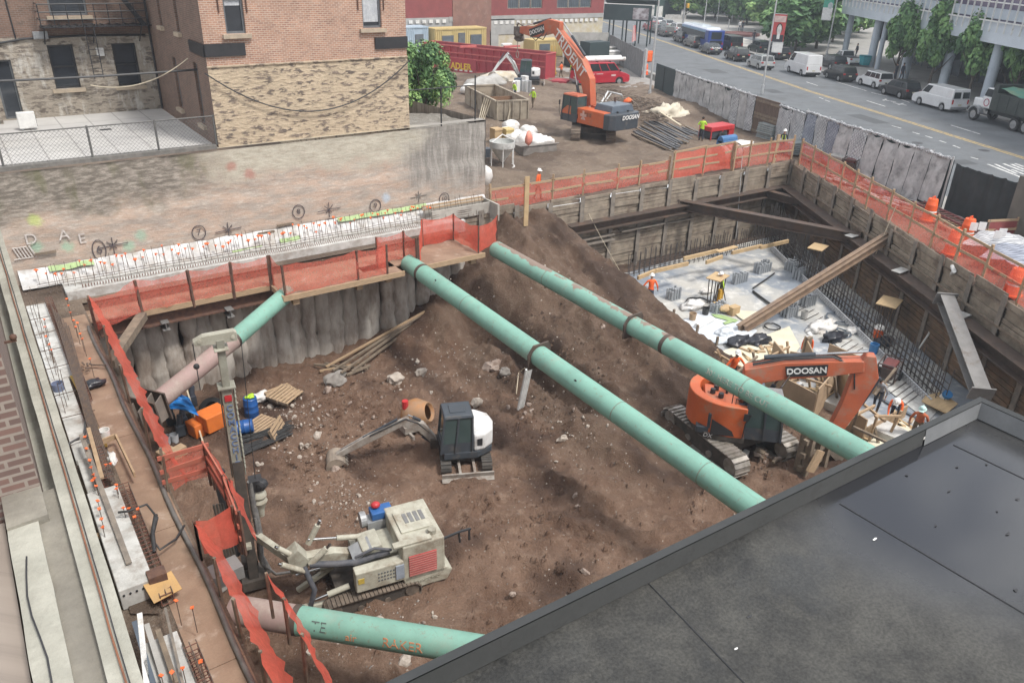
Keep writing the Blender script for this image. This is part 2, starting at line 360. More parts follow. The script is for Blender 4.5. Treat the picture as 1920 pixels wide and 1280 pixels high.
def dirat(p):
 best=min(range(len(CL)-1),key=lambda i:(V((CL[i][0]+CL[i+1][0])/2,(CL[i][1]+CL[i+1][1])/2)-V(p[0],p[1])).length)
 return V(CL[best+1][0]-CL[best][0],CL[best+1][1]-CL[best][1],0).normalized()
 # === front brick building with its stone base
W_Y=36.4
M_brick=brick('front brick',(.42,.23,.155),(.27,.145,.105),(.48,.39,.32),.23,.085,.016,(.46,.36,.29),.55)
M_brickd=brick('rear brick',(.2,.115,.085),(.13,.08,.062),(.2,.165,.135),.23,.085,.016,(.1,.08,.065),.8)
def rubble(name,mortar,stone,stone2,thr=.56,z0=None,stain=None):
 m,t,bs=nodes(name);v=coords(t,(1.3,3.4,1),wall=True);v1=coords(t,(1,1,1),wall=True)
 wp=N(t,'TexNoise');wp.inputs['Scale'].default_value=2.2;L(t,v,wp.inputs['Vector'])
 ad=N(t,'MixRGB',blend_type='ADD');ad.inputs[0].default_value=.5;L(t,v,ad.inputs[1]);L(t,wp.outputs['Color'],ad.inputs[2])
 vo=N(t,'TexVoronoi');vo.inputs['Scale'].default_value=1.15;L(t,ad.outputs[0],vo.inputs['Vector'])
 sp=N(t,'SeparateColor');L(t,vo.outputs['Color'],sp.inputs[0])
 n=tex(t,v,2.2,7,.62);n2=tex(t,v1,9,6,.7)
 k=N(t,'Math',operation='MULTIPLY');L(t,ramp(t,n,thr-.04,thr+.05),k.inputs[0]);L(t,ramp(t,vo.outputs['Distance'],.42,.62,1,0),k.inputs[1])
 col=mixc(t,k.outputs[0],mortar,mixc(t,sp.outputs[0],stone,stone2));col=mixc(t,1,col,mixc(t,n2,(.68,.68,.68),(1.32,1.32,1.32)),'MULTIPLY')
 col=mixc(t,1,col,mixc(t,tex(t,v1,.5,4),(.75,.75,.75),(1.25,1.25,1.25)),'MULTIPLY')
 if stain:col=mixc(t,ramp(t,tex(t,coords(t,(1.6,.5,1),wall=True),1.2,8,.65),.5,.68,0,.85),col,stain)
 L(t,col,bs.inputs['Base Color']);bs.inputs['Roughness'].default_value=.95;bump(t,bs,n,1,.08);return m
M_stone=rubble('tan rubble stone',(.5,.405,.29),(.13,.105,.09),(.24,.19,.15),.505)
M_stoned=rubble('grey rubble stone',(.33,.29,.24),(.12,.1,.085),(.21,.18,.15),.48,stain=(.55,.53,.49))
M_stonew=rubble('whitewashed stone',(.5,.48,.44),(.3,.28,.25),(.4,.37,.33),.56)
M_sill=M('stone sill',(.44,.36,.27),(.36,.3,.23),4,.85,.2)
M_frame=M('grey window frame',(.14,.15,.16),(.11,.12,.13),5,.5)
M_black=M('black paint',(.022,.023,.026),(.03,.03,.033),4,.5)
M_rust=M('rusty steel',(.14,.075,.05),(.09,.05,.04),6,.8,.2,40)
G_dark=glass('dark window glass',(.02,.024,.03));G_mid=glass('pane',(.07,.085,.1));M_curt=M('curtain',(.5,.52,.54),(.4,.42,.45),8,.9)
X0,X1,ZB,ZC=9.3,18.9,4.72,8.15
bb=thing('brick_building','brown brick tenement corner on a rough tan stone base above the lot wall','building',(X0,W_Y,4.7))
WIN=[(10.3,11.15,9.45,12.2),(16.65,17.62,9.5,12.3)]
b=MB();b.wall((0,W_Y,0),(1,0,0),X0,X1,ZC,15,WIN,.25);b.wall((X1,0,0),(0,1,0),W_Y,70,ZC,15);b.build('wall',M_brick,bb)
b=MB();b.wall((0,W_Y-.015,0),(1,0,0),X0,X1+.015,ZB,ZC);b.wall((X1+.015,0,0),(0,1,0),W_Y-.015,70,0,ZC)
b.box(((X0+X1)/2,W_Y-.03,ZC),(X1-X0+.06,.08,.05));b.build('stone_base',M_stone,bb)
def window(par,o,ex,a,b_,c,d,sill=True,curtain=0,frame=None,gl=None,mid=True,bars=0,arch=False):
 o=Vector(o);ex=Vector(ex).normalized();n=V(ex.y,-ex.x,0);up=V(0,0,1);P=lambda u,z,k:o+ex*u+up*z+n*k
 f=MB();w_=.09
 for u0,u1,z0,z1 in((a,a+w_,c,d),(b_-w_,b_,c,d),(a+w_,b_-w_,c,c+w_),(a+w_,b_-w_,d-w_,d)):
  f.beam(P((u0+u1)/2,z0,-.16),P((u0+u1)/2,z1,-.16),.1 if 0 else u1-u0,.08,n)if u1-u0<z1-z0 else f.beam(P(u0,(z0+z1)/2,-.16),P(u1,(z0+z1)/2,-.16),.08,z1-z0)
 zm=(c+d)/2
 if mid:f.beam(P(a+w_,zm,-.15),P(b_-w_,zm,-.15),.07,.08)
 fo=f.build('window',frame or M_frame,par)
 g=MB();g.add([P(a+.05,c+.05,-.19),P(b_-.05,c+.05,-.19),P(b_-.05,d-.05,-.19),P(a+.05,d-.05,-.19)],[(0,1,2,3)]);g.build('pane',gl or G_dark,fo)
 if curtain:
  q=MB();m_=10;z0=c+.06+(d-c)*(1-curtain)
  vs=[]
  for i in range(m_+1):k=-.183+.008*math.sin(i*2.1);u=a+.1+(b_-a-.2)*i/m_;vs+=[P(u,z0,k),P(u,d-.1,k)]
  q.add(vs,[(2*i,2*i+2,2*i+3,2*i+1)for i in range(m_)]);q.build('curtain',M_curt,fo)
 if bars:
  q=MB()
  for i in range(bars):u=a+(b_-a)*(i+.5)/bars;q.tube(P(u,c+.03,-.04),P(u,d-.03,-.04),.02,n=5)
  q.build('bars',M_black,fo)
 if sill:q=MB();q.beam(P(a-.18,c-.1,.05),P(b_+.18,c-.1,.05),.22,.17);q.build('sill',M_sill,fo)
 return fo
window(bb,(0,W_Y,0),(1,0,0),*WIN[0],curtain=.62);window(bb,(0,W_Y,0),(1,0,0),*WIN[1],curtain=.93)
for a,c in((X0-.02,11.0),(17.2,X1+.03)):
 p=MB();p.box(((a+c)/2,W_Y-.05,8.82),(c-a,.07,.52));p.build('black_band',M_black,bb)
for u in(WIN[0][0]-.22,WIN[0][1]+.12,WIN[1][0]-.22,WIN[1][1]+.12):
 p=MB();p.tube((u,W_Y-.04,10.3),(u,W_Y-.04,12.5),.03);p.build('wall_rod',M_rust,bb)
RY=47.2
SW=[(38.1,38.75,5.4,8.1),(40.2,40.75,9.2,12),(43.5,44.1,9.2,12),(42,42.7,5.5,7.9)]
RW=[(4.45,5.6,6.05,8.15),(7.4,8.55,6.0,8.12),(4.9,6.6,9.5,12.2),(-.2,.9,9.3,12),(1.95,2.75,4.75,7.55)]
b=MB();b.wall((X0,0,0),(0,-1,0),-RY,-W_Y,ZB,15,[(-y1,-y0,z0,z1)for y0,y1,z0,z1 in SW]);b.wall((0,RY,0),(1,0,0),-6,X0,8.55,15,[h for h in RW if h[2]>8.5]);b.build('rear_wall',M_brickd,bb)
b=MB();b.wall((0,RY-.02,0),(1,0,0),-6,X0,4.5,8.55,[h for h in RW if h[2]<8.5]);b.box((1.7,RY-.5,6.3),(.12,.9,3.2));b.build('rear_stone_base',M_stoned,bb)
for y0,y1,z0,z1 in SW:window(bb,(X0,0,0),(0,-1,0),-y1,-y0,z0,z1,mid=False)
for i,h in enumerate(RW):window(bb,(0,RY,0),(1,0,0),*h,sill=i<4,mid=i<4,frame=M_black if i<2 else M_frame)
p=MB();p.box((X0-.04,37.6,8.8),(.07,2.3,.5));p.build('black_band',M_black,bb)
b=MB();b.path([(2.2,RY-.08,8.3),(3.6,RY-.08,8.5),(6,RY-.06,8.55),(9.1,RY-.08,8.5)],.05);b.path([(3.1,RY-.05,12.5),(3.2,RY-.05,8.5)],.03);b.path([(X0-.06,46.6,4.8),(X0-.06,46.6,11)],.05);b.build('cable_run',M_black,bb)
M_white=M('white paint',(.74,.74,.72),(.66,.66,.65),4,.6,dirt=(.4,.37,.33),da=.3);M_grey=M('grey metal',(.34,.35,.36),(.28,.29,.3),5,.5,metal=.3)
def wallbox(name,c,d,lab,m=None):
 t=MB();t.box(c,d);t.box((c[0],c[1]-.02,c[2]-d[2]*.08),(d[0]*.82,d[1],d[2]*.6));o=t.build(name,m or M_white,bevel=.02);return tag(o,lab,'utility box')
p=YP(187,97,RY);wallbox('utility_box',(p.x,p.y-.12,p.z),(.35,.2,.4),'white utility box on the stone wall between the two arched windows')
p=YP(75,66,RY);wallbox('junction_box',(p.x,p.y-.12,p.z),(.65,.18,.35),'grey junction box on the brick above the left arched window',M_grey)
t=thing('air_conditioner','white outdoor air conditioner unit standing at the whitewashed wall corner','air conditioner',Z(54,242,4.75));p=t.location
b=MB();b.box(p+V(0,0,.42),(.75,.32,.75));b.build('casing',M_white,t,bevel=.03);b=MB();b.box(p+V(.38,0,.42),(.02,.26,.6));b.build('grille',M_black,t)
b=MB();b.box(p+V(-.25,0,.02),(.06,.4,.05));b.box(p+V(.25,0,.02),(.06,.4,.05));b.build('foot',M_grey,t)
b=MB();b.box((-1.6,41.5,7),(5.4,1.6,5));b.box((-1.0,40.6,5),(4.3,.3,.5));single(b,'whitewashed_wall',M_stonew,'whitewashed rubble wall stub at the left end of the courtyard','wall')
t=thing('fire_escape','black iron fire escape on the dark rear brick wall','fire escape',(7,RY,9))
b=MB();b.box((6.9,RY-.6,9.05),(5.2,1.1,.05));
for i in range(14):b.box((4.4+i*.38,RY-.6,9.1),(.05,1.1,.04))
b.build('platform',M_black,t)
b=MB()
for z in(9.4,9.75,10.1):b.tube((4.3,RY-1.15,z),(9.2,RY-1.15,z),.025,n=5);b.tube((4.3,RY-1.15,z),(4.3,RY,z),.025,n=5)
for i in range(9):b.tube((4.3+i*.61,RY-1.15,9.05),(4.3+i*.61,RY-1.15,10.1),.025,n=5)
b.build('railing',M_black,t)
b=MB()
for k in(0,.55):b.beam((9.0,RY-.5-k,9.05),(6.9,RY-.5-k,12.4),.05,.16)
for i in range(11):b.box((9.0-.19*i,RY-.77,9.15+.3*i),(.2,.52,.03))
b.build('stair',M_black,t)
b=MB();[b.tube((x,RY-1.1,9),(x,RY,8.2),.03,n=5)for x in(4.4,6.6,8.8)];b.build('bracket',M_black,t)
b=MB();[b.box((6.15+k,RY-1.2,7.9),(.04,.04,2.6))for k in(0,.42)];[b.box((6.36,RY-1.2,6.8+.3*i),(.42,.03,.03))for i in range(9)];b.build('drop_ladder',M_black,t)
def paving(name):
 m,t,bs=nodes(name);v=coords(t)
 n=N(t,'TexBrick');n.inputs['Scale'].default_value=1;n.inputs['Brick Width'].default_value=1.35;n.inputs['Row Height'].default_value=3.0;n.inputs['Mortar Size'].default_value=.03;n.offset=0;L(t,v,n.inputs['Vector'])
 n.inputs['Color1'].default_value=rgba((.5,.49,.47));n.inputs['Color2'].default_value=rgba((.46,.45,.44));n.inputs['Mortar'].default_value=rgba((.3,.29,.28))
 col=mixc(t,1,n.outputs['Color'],mixc(t,tex(t,v,.9,7,.6),(.72,.72,.72),(1.2,1.2,1.2)),'MULTIPLY');L(t,col,bs.inputs['Base Color']);bs.inputs['Roughness'].default_value=.9;return m
b=MB();b.box((1.6,(W_Y+RY)/2+.2,4.66),(15.4,RY-W_Y-.5,.1));struct(b,'courtyard_paving',paving('courtyard concrete'))
b=MB();q=Z(198,243,4.72);b.box((q.x,q.y,4.715),(.5,.3,.02));single(b,'drain_grate',M_black,'small black drain grate in the courtyard concrete','drain')
def lotwall():
 m,t,bs=nodes('old lot wall');v=coords(t,wall=True);vs=coords(t,(1,3.2,1),wall=True)
 sp=N(t,'SeparateXYZ');L(t,v,sp.inputs[0])
 wob=tex(t,v,.55,6,.6);u=sp.outputs[0];z=sp.outputs[1]
 zz=N(t,'Math',operation='MULTIPLY_ADD');L(t,wob,zz.inputs[0]);zz.inputs[1].default_value=2.6;L(t,z,zz.inputs[2])
 uu=N(t,'Math',operation='MULTIPLY_ADD');L(t,wob,uu.inputs[0]);uu.inputs[1].default_value=5;L(t,u,uu.inputs[2])
 n=tex(t,vs,2.1,8,.68);n2=tex(t,v,12,6,.7);n3=tex(t,vs,.9,6,.6)
 base=mixc(t,ramp(t,n3,.38,.62),(.45,.345,.275),(.38,.33,.285));base=mixc(t,ramp(t,n,.5,.7,0,.75),base,(.56,.5,.44));base=mixc(t,ramp(t,n,.43,.33,0,.6),base,(.26,.2,.165))
 top=mixc(t,ramp(t,n,.4,.66),(.17,.15,.125),(.37,.33,.285));top=mixc(t,ramp(t,tex(t,coords(t,(1,.3,1),wall=True),1.1,5),.5,.66,0,.65),top,(.13,.13,.065))
 k=N(t,'Math',operation='MULTIPLY');L(t,ramp(t,zz.outputs[0],3.4,4.6),k.inputs[0]);L(t,ramp(t,uu.outputs[0],13.5,9.2),k.inputs[1])
 col=mixc(t,k.outputs[0],base,top)
 cream=mixc(t,ramp(t,n,.4,.65),(.5,.47,.39),(.4,.36,.29));k2=N(t,'Math',operation='MULTIPLY');L(t,ramp(t,zz.outputs[0],4.2,5.0),k2.inputs[0]);L(t,ramp(t,uu.outputs[0],9.8,13.0),k2.inputs[1]);col=mixc(t,k2.outputs[0],col,cream)
 gr=mixc(t,ramp(t,tex(t,coords(t,(2.2,.25,1),wall=True),1.6,8,.7),.38,.66),(.22,.205,.185),(.38,.355,.325));k3=N(t,'Math',operation='MULTIPLY');L(t,ramp(t,uu.outputs[0],20.4,22.6),k3.inputs[0]);L(t,ramp(t,zz.outputs[0],1.8,3.6),k3.inputs[1]);col=mixc(t,k3.outputs[0],col,gr)
 for cc,px,py in(((.45,.6,.12),62,412),((.2,.48,.34),64,462),((.2,.48,.34),122,462),((.22,.5,.36),236,461),((.24,.46,.34),258,441),((.4,.55,.7),718,371),((.4,.1,.08),466,325),((.4,.12,.09),432,312)):
  q=YP(px,py,W_Y);ds=N(t,'VectorMath',operation='DISTANCE');wv=N(t,'MixRGB',blend_type='ADD');wv.inputs[0].default_value=.35;L(t,v,wv.inputs[1])
  nn=N(t,'TexNoise');nn.inputs['Scale'].default_value=5;nn.inputs['Detail'].default_value=6;L(t,v,nn.inputs['Vector']);L(t,nn.outputs['Color'],wv.inputs[2]);L(t,wv.outputs[0],ds.inputs[0]);ds.inputs[1].default_value=(q.x+.175,q.z+.175,.175)
  col=mixc(t,ramp(t,ds.outputs['Value'],.1,.36,.5,0),col,cc)
 col=mixc(t,1,col,mixc(t,n2,(.72,.72,.72),(1.28,1.28,1.28)),'MULTIPLY')
 L(t,col,bs.inputs['Base Color']);bs.inputs['Roughness'].default_value=.93;bump(t,bs,n,.6,.06);return m
M_lot=lotwall()
lw=thing('lot_wall','long weathered rubble and stucco lot wall with painted numbers above the rebar strip','wall',(0,W_Y,0))
b=MB();st=.25;xs=[-4+i*st for i in range(int(27.5/st)+1)];zs=[-1+j*.2 for j in range(29)]
f=lambda x,z:V(x,W_Y-.03-.05*fbm(x,z*1.8,.9,4,1)-(.07 if z<2.4+.4*fbm(x,3,.3,2)else 0),min(z,4.72))
b.add([f(x,z)for z in zs for x in xs],[(j*len(xs)+i,j*len(xs)+i+1,(j+1)*len(xs)+i+1,(j+1)*len(xs)+i)for j in range(len(zs)-1)for i in range(len(xs)-1)])
xe=xs[-1];zt=4.72
b.add([(-4,W_Y-.1,zt),(xe,W_Y-.1,zt),(xe,W_Y+.55,zt-.02),(-4,W_Y+.55,zt)],[(0,1,2,3)]);b.add([(xe,W_Y-.1,-1),(xe,W_Y+9,-1),(xe,W_Y+9,4.4),(xe,W_Y-.1,zt)],[(0,1,2,3)])
b.build('wall',M_lot,lw,smooth=60)
b=MB();b.box((2.6,W_Y+.1,4.78),(13.2,.42,.16));b.build('coping',M('dark stone coping',(.2,.19,.175),(.14,.135,.125),4,.9,.3),lw)
b=MB();xs=[19+i*.35 for i in range(13)];ys=[W_Y+.2+j*.4 for j in range(70)]
b.add([(x,y,4.35-.13*max(0,y-40)+.16*fbm(x,y,.8,4))for y in ys for x in xs],[(j*13+i,j*13+i+1,(j+1)*13+i+1,(j+1)*13+i)for j in range(69)for i in range(12)])
struct(b,'raised_lot',soil('grey rubble soil',(.3,.28,.25),(.24,.22,.19),(.45,.43,.4)))
M_paintk=M('black spray paint',(.06,.05,.06),(.13,.11,.11),9,.9);M_paintw=M('white spray paint',(.6,.57,.54),(.46,.42,.39),9,.9)
def onwall(px,py,dy=.16):q=YP(px,py,W_Y-dy);return q
def stroke(pts,r,m,closed=False,name='marking'):
 b=MB();P=[onwall(*p)for p in pts];P=P+[P[0]]if closed else P;b.path(P,r,5);return b.build(name,m,lw)
def wtext(s,px,py,size,m):text(s,size,onwall(px,py),(1,0,0),(0,0,1),'marking',m,lw,.004)
for s,px,py,sz in(('D',58,449,.62),('A',120,441,.66),('E',154,448,.62)):wtext(s,px,py,sz,M_paintw)
for s,px,py,sz in(('6',186,469,.5),('7',373,436,.42),('8',560,397,.38),('9',704,386,.4),('10',833,373,.34)):
 wtext(s,px,py,sz,M_paintk);q=onwall(px,py);b=MB();b.path([q+V(math.cos(a)*(.3 if s!='6' else .26),0,math.sin(a)*(.34 if s!='6' else .46))for a in[i*.419 for i in range(16)]],.022,5);b.build('marking',M_paintk,lw)
for px,py,k,col in((212,460,1,M_paintk),(428,431,1,M_paintk),(617,393,1,M_paintk),(785,368,.8,M('faded black paint',(.22,.2,.18),rough=.9))):
 q=onwall(px,py);b=MB()
 for a,l in((.05,.62),(1.57,.36),(.8,.3),(2.4,.3),(3.2,.6),(3.9,.22),(5.4,.22),(4.71,.4)):b.path([q,q+V(math.cos(a)*l*k,0,math.sin(a)*l*k)],.02,5)
 if px<700:c=q+V(.02,0,-.75);b.path([c+V(x,0,z)for x,z in((-.17,.25),(.17,.25),(.17,-.25),(-.17,-.25),(-.17,.25))],.025,5)
 b.build('marking',col,lw)
for i in range(6):x=24+i*6;stroke([(x,466-i),(x+14,486-i)],.03,M_paintw)
stroke([(22,466),(50,462)],.02,M_paintw);stroke([(27,487),(62,482)],.02,M_paintw)
M_plank=M('raw timber',(.42,.3,.19),(.34,.24,.15),5,.85,.2,40,sc=(1,1,6));M_plankd=M('weathered timber',(.24,.19,.14),(.17,.135,.1),5,.9,.2,40,dirt=(.12,.09,.07),da=.5)
for a,c,l in((65,478,.8),(484,439,.8),(520,424,.8)):
 q=onwall(a,c,.22);b=MB();b.box(q+V(l/2,0,.02),(l,.09,.09));b.build('timber_cleat',M_plankd,lw)
 # === foreground roof, left building
M_roofm,t_,b_=nodes('bitumen roof');v_=coords(t_)
_n1=tex(t_,v_,.42,6,.6);_n2=tex(t_,v_,26,6,.75);_n3=tex(t_,v_,3.2,8,.7)
_sp=N(t_,'TexVoronoi');_sp.inputs['Scale'].default_value=55;L(t_,v_,_sp.inputs['Vector']);_col=mixc(t_,ramp(t_,_n3,.42,.64),(.034,.034,.033),(.052,.051,.047));_col=mixc(t_,ramp(t_,tex(t_,v_,.55,4),.5,.66),_col,(.066,.065,.06));_col=mixc(t_,1,_col,mixc(t_,ramp(t_,_n2,.3,.7),(.62,.62,.62),(1.4,1.39,1.36)),'MULTIPLY');_col=mixc(t_,ramp(t_,_sp.outputs['Distance'],.08,.16,.2,0),_col,(.15,.145,.135))
_dd=N(t_,'VectorMath',operation='DISTANCE');_wv=N(t_,'MixRGB',blend_type='ADD');_wv.inputs[0].default_value=1.6;L(t_,v_,_wv.inputs[1])
_nn=N(t_,'TexNoise');_nn.inputs['Scale'].default_value=.8;_nn.inputs['Detail'].default_value=7;L(t_,v_,_nn.inputs['Vector']);L(t_,_nn.outputs['Color'],_wv.inputs[2]);L(t_,_wv.outputs[0],_dd.inputs[0])
_q=Z(1790,960,6.2);_dd.inputs[1].default_value=(_q.x-8+.8,_q.y-2+.8,7.0)
_wet=ramp(t_,_dd.outputs['Value'],1.0,3.6,1,0);_damp=ramp(t_,_n1,.46,.62)
_col=mixc(t_,_damp,_col,mixc(t_,1,_col,(.62,.64,.68),'MULTIPLY'));_col=mixc(t_,_wet,_col,(.02,.021,.025))
_r=N(t_,'Math',operation='MULTIPLY');L(t_,ramp(t_,_damp,0,1,.72,.3),_r.inputs[0]);L(t_,ramp(t_,_wet,.1,.9,1,.12),_r.inputs[1]);L(t_,ramp(t_,_wet,0,.8,.38,.95),b_.inputs['Specular IOR Level'])
L(t_,_r.outputs[0],b_.inputs['Roughness']);L(t_,_col,b_.inputs['Base Color'])
_bp=N(t_,'Math',operation='MULTIPLY');L(t_,_n2,_bp.inputs[0]);L(t_,ramp(t_,_wet,0,1,1,.03),_bp.inputs[1]);bump(t_,b_,_bp.outputs[0],.4,.02)
M_cop=M('dark bronze coping metal',(.03,.033,.034),(.04,.042,.043),1.5,.65,.1,20,metal=.15)
M_copi=M('grey parapet flashing',(.045,.047,.046),(.055,.056,.055),.7,.75,.05,20,metal=0,dirt=(.045,.045,.044),da=.3,ds=3)
M_copl=M('pale parapet flashing',(.17,.175,.18),(.2,.205,.21),2,.55,.1,20)
rb=thing('roof_building','lower neighbour building with a wet black bitumen roof and grey metal parapet','building',(8,2,0))
BO,RZ,PZ,PY0=.09,6.2,6.5,4.86;PX=12.82
b=MB();b.add([(-2,-14,RZ),(PX,-14,RZ),(PX,PY0,RZ),(-2,PY0,RZ)],[(0,1,2,3)]);b.build('roof',M_roofm,rb)
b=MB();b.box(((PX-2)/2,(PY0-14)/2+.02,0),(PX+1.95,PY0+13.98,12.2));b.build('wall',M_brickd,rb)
b=MB()
cx=11.15
b.add([(-2,PY0-.07,PZ),(PX-.06,PY0-.07,PZ),(PX+.07,PY0+.03,PZ+.01),(-2,PY0+.03,PZ+.01),(-2,PY0+.04,PZ-.3),(PX+.07,PY0+.04,PZ-.3)],[(0,1,2,3),(3,2,5,4)])
b.add([(PX+.07,-14,PZ+.01),(PX+.07,PY0+.03,PZ+.01),(PX-.06,PY0-.07,PZ),(PX-.06,-14,PZ),(PX+.08,-14,PZ-.3),(PX+.08,PY0+.12,PZ-.3)],[(3,0,1,2),(0,4,5,1)])
b.build('coping',M_cop,rb)
b=MB();b.add([(-2,PY0-.075,PZ-.01),(cx,PY0-.075,PZ-.01),(cx,PY0-BO,RZ+.01),(-2,PY0-BO,RZ+.01)],[(0,3,2,1)]);b.build('flashing',M_copi,rb)
b=MB();b.add([(cx+.02,PY0-.075,PZ-.01),(PX-.065,PY0-.075,PZ-.01),(PX-BO-.02,PY0-BO-.02,RZ+.012),(cx+.02,PY0-BO-.02,RZ+.012)],[(0,3,2,1)])
b.add([(PX-.065,PY0-.075,PZ-.01),(PX-.065,-14,PZ-.01),(PX-BO-.02,-14,RZ+.012),(PX-BO-.02,PY0-BO-.02,RZ+.012)],[(0,3,2,1)]);b.build('pale_flashing',M_copl,rb)
for p,q in(((1565,945),(1920,1150)),((1215,1105),(1390,1280)),((1770,830),(1920,900))):
 p=Z(*p,RZ);q=Z(*q,RZ);q=q+(q-p)*.6;b=MB();k=16;b.path([p.lerp(q,i/k)+V(0,rnd(-.012,.012),.002)for i in range(k+1)],.011,5);b.build('roof_seam',M_black,rb)
M_leaf=M('dead leaf',(.07,.05,.03),(.1,.07,.045),5,.8)
for i,(px,py)in enumerate(((1870,958),(1780,920),(1755,985),(1908,935),(1905,1105),(1850,870),(1795,875),(1700,890),(1640,1010),(1380,1215),(1405,1155),(1890,1000))):
 p=Z(px,py,RZ+.01);b=MB();b.blob(p,(rnd(.01,.04),rnd(.008,.02),.006),.9,i,2);single(b,'dead_leaf',M_black if i not in(8,9)else M_white,'small scrap lying on the wet black roof','debris','scraps scattered on the black roof')
rb.rotation_euler=(0,0,R(-1.6))
M_stuc=M('cream stucco',(.4,.39,.335),(.31,.305,.26),1.8,.9,.7,14,dirt=(.27,.26,.22),da=.6,ds=1.3)
M_plas=M('grey cement plaster',(.29,.27,.225),(.21,.195,.165),1.4,.93,.9,9,dirt=(.17,.155,.13),da=.65,ds=1.1)
M_lbrick=brick('old purple brick',(.2,.12,.1),(.13,.09,.078),(.28,.24,.205),.23,.09,.018,(.12,.1,.09),.5)
lb=thing('left_building','stuccoed brick building along the left edge with cream parapet and plaster ledge','building',(-1,8,0))
b=MB();b.box((-.62,8,3.4),(1.5,34,8.4));b.build('wall',M_stuc,lb)
def xstrip(name,x0,x1,y0,y1,z,m,thick=.3,nz=.012):
 b=MB();n=60;k=4;vs=[]
 for j in range(n+1):
  y=y0+(y1-y0)*j/n
  for i in range(k+1):
   x=x0+(x1-x0)*i/k;e=.012*fbm(y,i,.9,3,x0)if i in(0,k)else 0;vs.append((x+e,y,z+nz*fbm(x,y,1.4,4)))
 b.add(vs,[(j*(k+1)+i,j*(k+1)+i+1,(j+1)*(k+1)+i+1,(j+1)*(k+1)+i)for j in range(n)for i in range(k)])
 m_=len(b.v)
 for e,s_ in((0,1),(k,-1)):
  ring=[(n_*(k+1)+e)for n_ in range(n+1)];vv=[b.v[i]for i in ring];b.add(vv+[v-V(0,0,thick)for v in vv],[((i,i+1,n+2+i,n+1+i)if s_<0 else(i+1,i,n+1+i,n+2+i))for i in range(n)])
 for e in(0,n):
  vv=[b.v[e*(k+1)+i]for i in range(k+1)];b.add(vv+[v-V(0,0,thick)for v in vv],[((i+1,i,k+1+i,k+2+i)if e else(i,i+1,k+2+i,k+1+i))for i in range(k)])
 return b.build(name,m,lb,smooth=50)
xstrip('coping',-.075,.145,4,26,8.0,M_stuc,.25)
xstrip('ledge',-.3,-.06,4,8.0,7.9,M_plas,.4,.03)
xstrip('inner_coping',-.55,-.29,4,8.0,7.95,M_stuc,.3)
xstrip('ledge',-.55,-.2,7.45,8.02,7.985,M_plas,.3,.02)
b=MB();b.box((-1.33,5.9,7.4),(1.5,4,.7));b.build('lower_brick',M_lbrick,lb)
b=MB();b.box((-1.2,17,8.8),(2.0,18,2.7));b.build('brick_pier',M_lbrick,lb)
b=MB();b.path([(.035+.01*fbm(y,0,.8,3),y,8.03)for y in[4.5+i*.5 for i in range(36)]],.009,6);b.build('conduit',M('copper pipe',(.3,.13,.07),(.22,.1,.06),5,.5,metal=.4),lb)
b=MB();b.path([(.06+.008*fbm(y,1,.8,3),y,8.03)for y in[4.5+i*.5 for i in range(36)]],.005,5);b.build('cable',M_black,lb)
b=MB();b.path([(-.45+.03*math.sin(i),5.0+i*.27,8.0)for i in range(8)],.008,5);b.build('cable',M_black,lb)
b=MB();q=XP(18,640,-.14);b.box(q,(.16,.03,.03));b.box(q+V(-.08,0,-.08),(.03,.03,.17));b.blob(q+V(.05,0,.05),.045,0,1);b.build('wall_bracket',M_rust,lb)
# === red building across the lot
M_redp=M('faded red paint',(.27,.07,.07),(.22,.06,.06),.6,.85,.15,20,dirt=(.2,.06,.055),da=.4)
M_redb=M('reddish brick',(.27,.15,.12),(.22,.125,.1),.9,.9,.2,20,dirt=(.3,.2,.17),da=.3)
M_peel=M('peeling whitewash',(.56,.53,.47),(.47,.42,.34),1,.9,.3,14,dirt=(.5,.42,.22),da=.6,ds=.9)
M_cemg=M('patched grey cement',(.4,.4,.39),(.33,.33,.325),.8,.9,.2,14)
rd=thing('red_building','old red painted factory building with peeling white ground floor across the lot','building',(67,97,0))
RX0,RX1=44,83.7
WR=[(66.2,72.2,5.6,9.4),(74.8,81.2,5.55,9.4)]
b=MB();b.wall((0,97,0),(1,0,0),RX0,RX1,4.7,16,WR,.35);b.wall((RX1,0,0),(0,1,0),97,130,0,16);b.build('wall',M_redp,rd)
b=MB();b.wall((0,97,0),(1,0,0),63.4,RX1,-.2,4.7);b.build('ground_floor',M_peel,rd)
b=MB();b.wall((0,97,0),(1,0,0),RX0,57.6,-.2,4.7);b.box((70.2,96.97,4.45),(26.8,.1,.6));b.box((65.3,96.96,3.3),(4.2,.08,2));b.build('cement_band',M_cemg,rd)
b=MB();b.box((60.4,96.95,6),(6.1,.12,22));b.build('brick_panel',M_redb,rd)
for x_,z_ in[(64.2+i*.95,3.85)for i in range(20)]+[(47+i,4.25)for i in range(10)]:b=MB();b.box((x_,96.9,z_),(.55,.08,.42));b.build('joist_pocket',M_white,rd)
for(a,c,z0,z1)in WR:
 for i in range(3):
  u0=a+(c-a)*i/3+.06;u1=a+(c-a)*(i+1)/3-.06
  window(rd,(0,97,0),(1,0,0),u0,u1,z0,z1,sill=False,bars=6,gl=G_mid,frame=M('greenish window frame',(.3,.31,.27)))
b=MB();b.box((64.0,96.94,1.3),(1.4,.1,3));b.build('pilaster',M_cemg,rd)
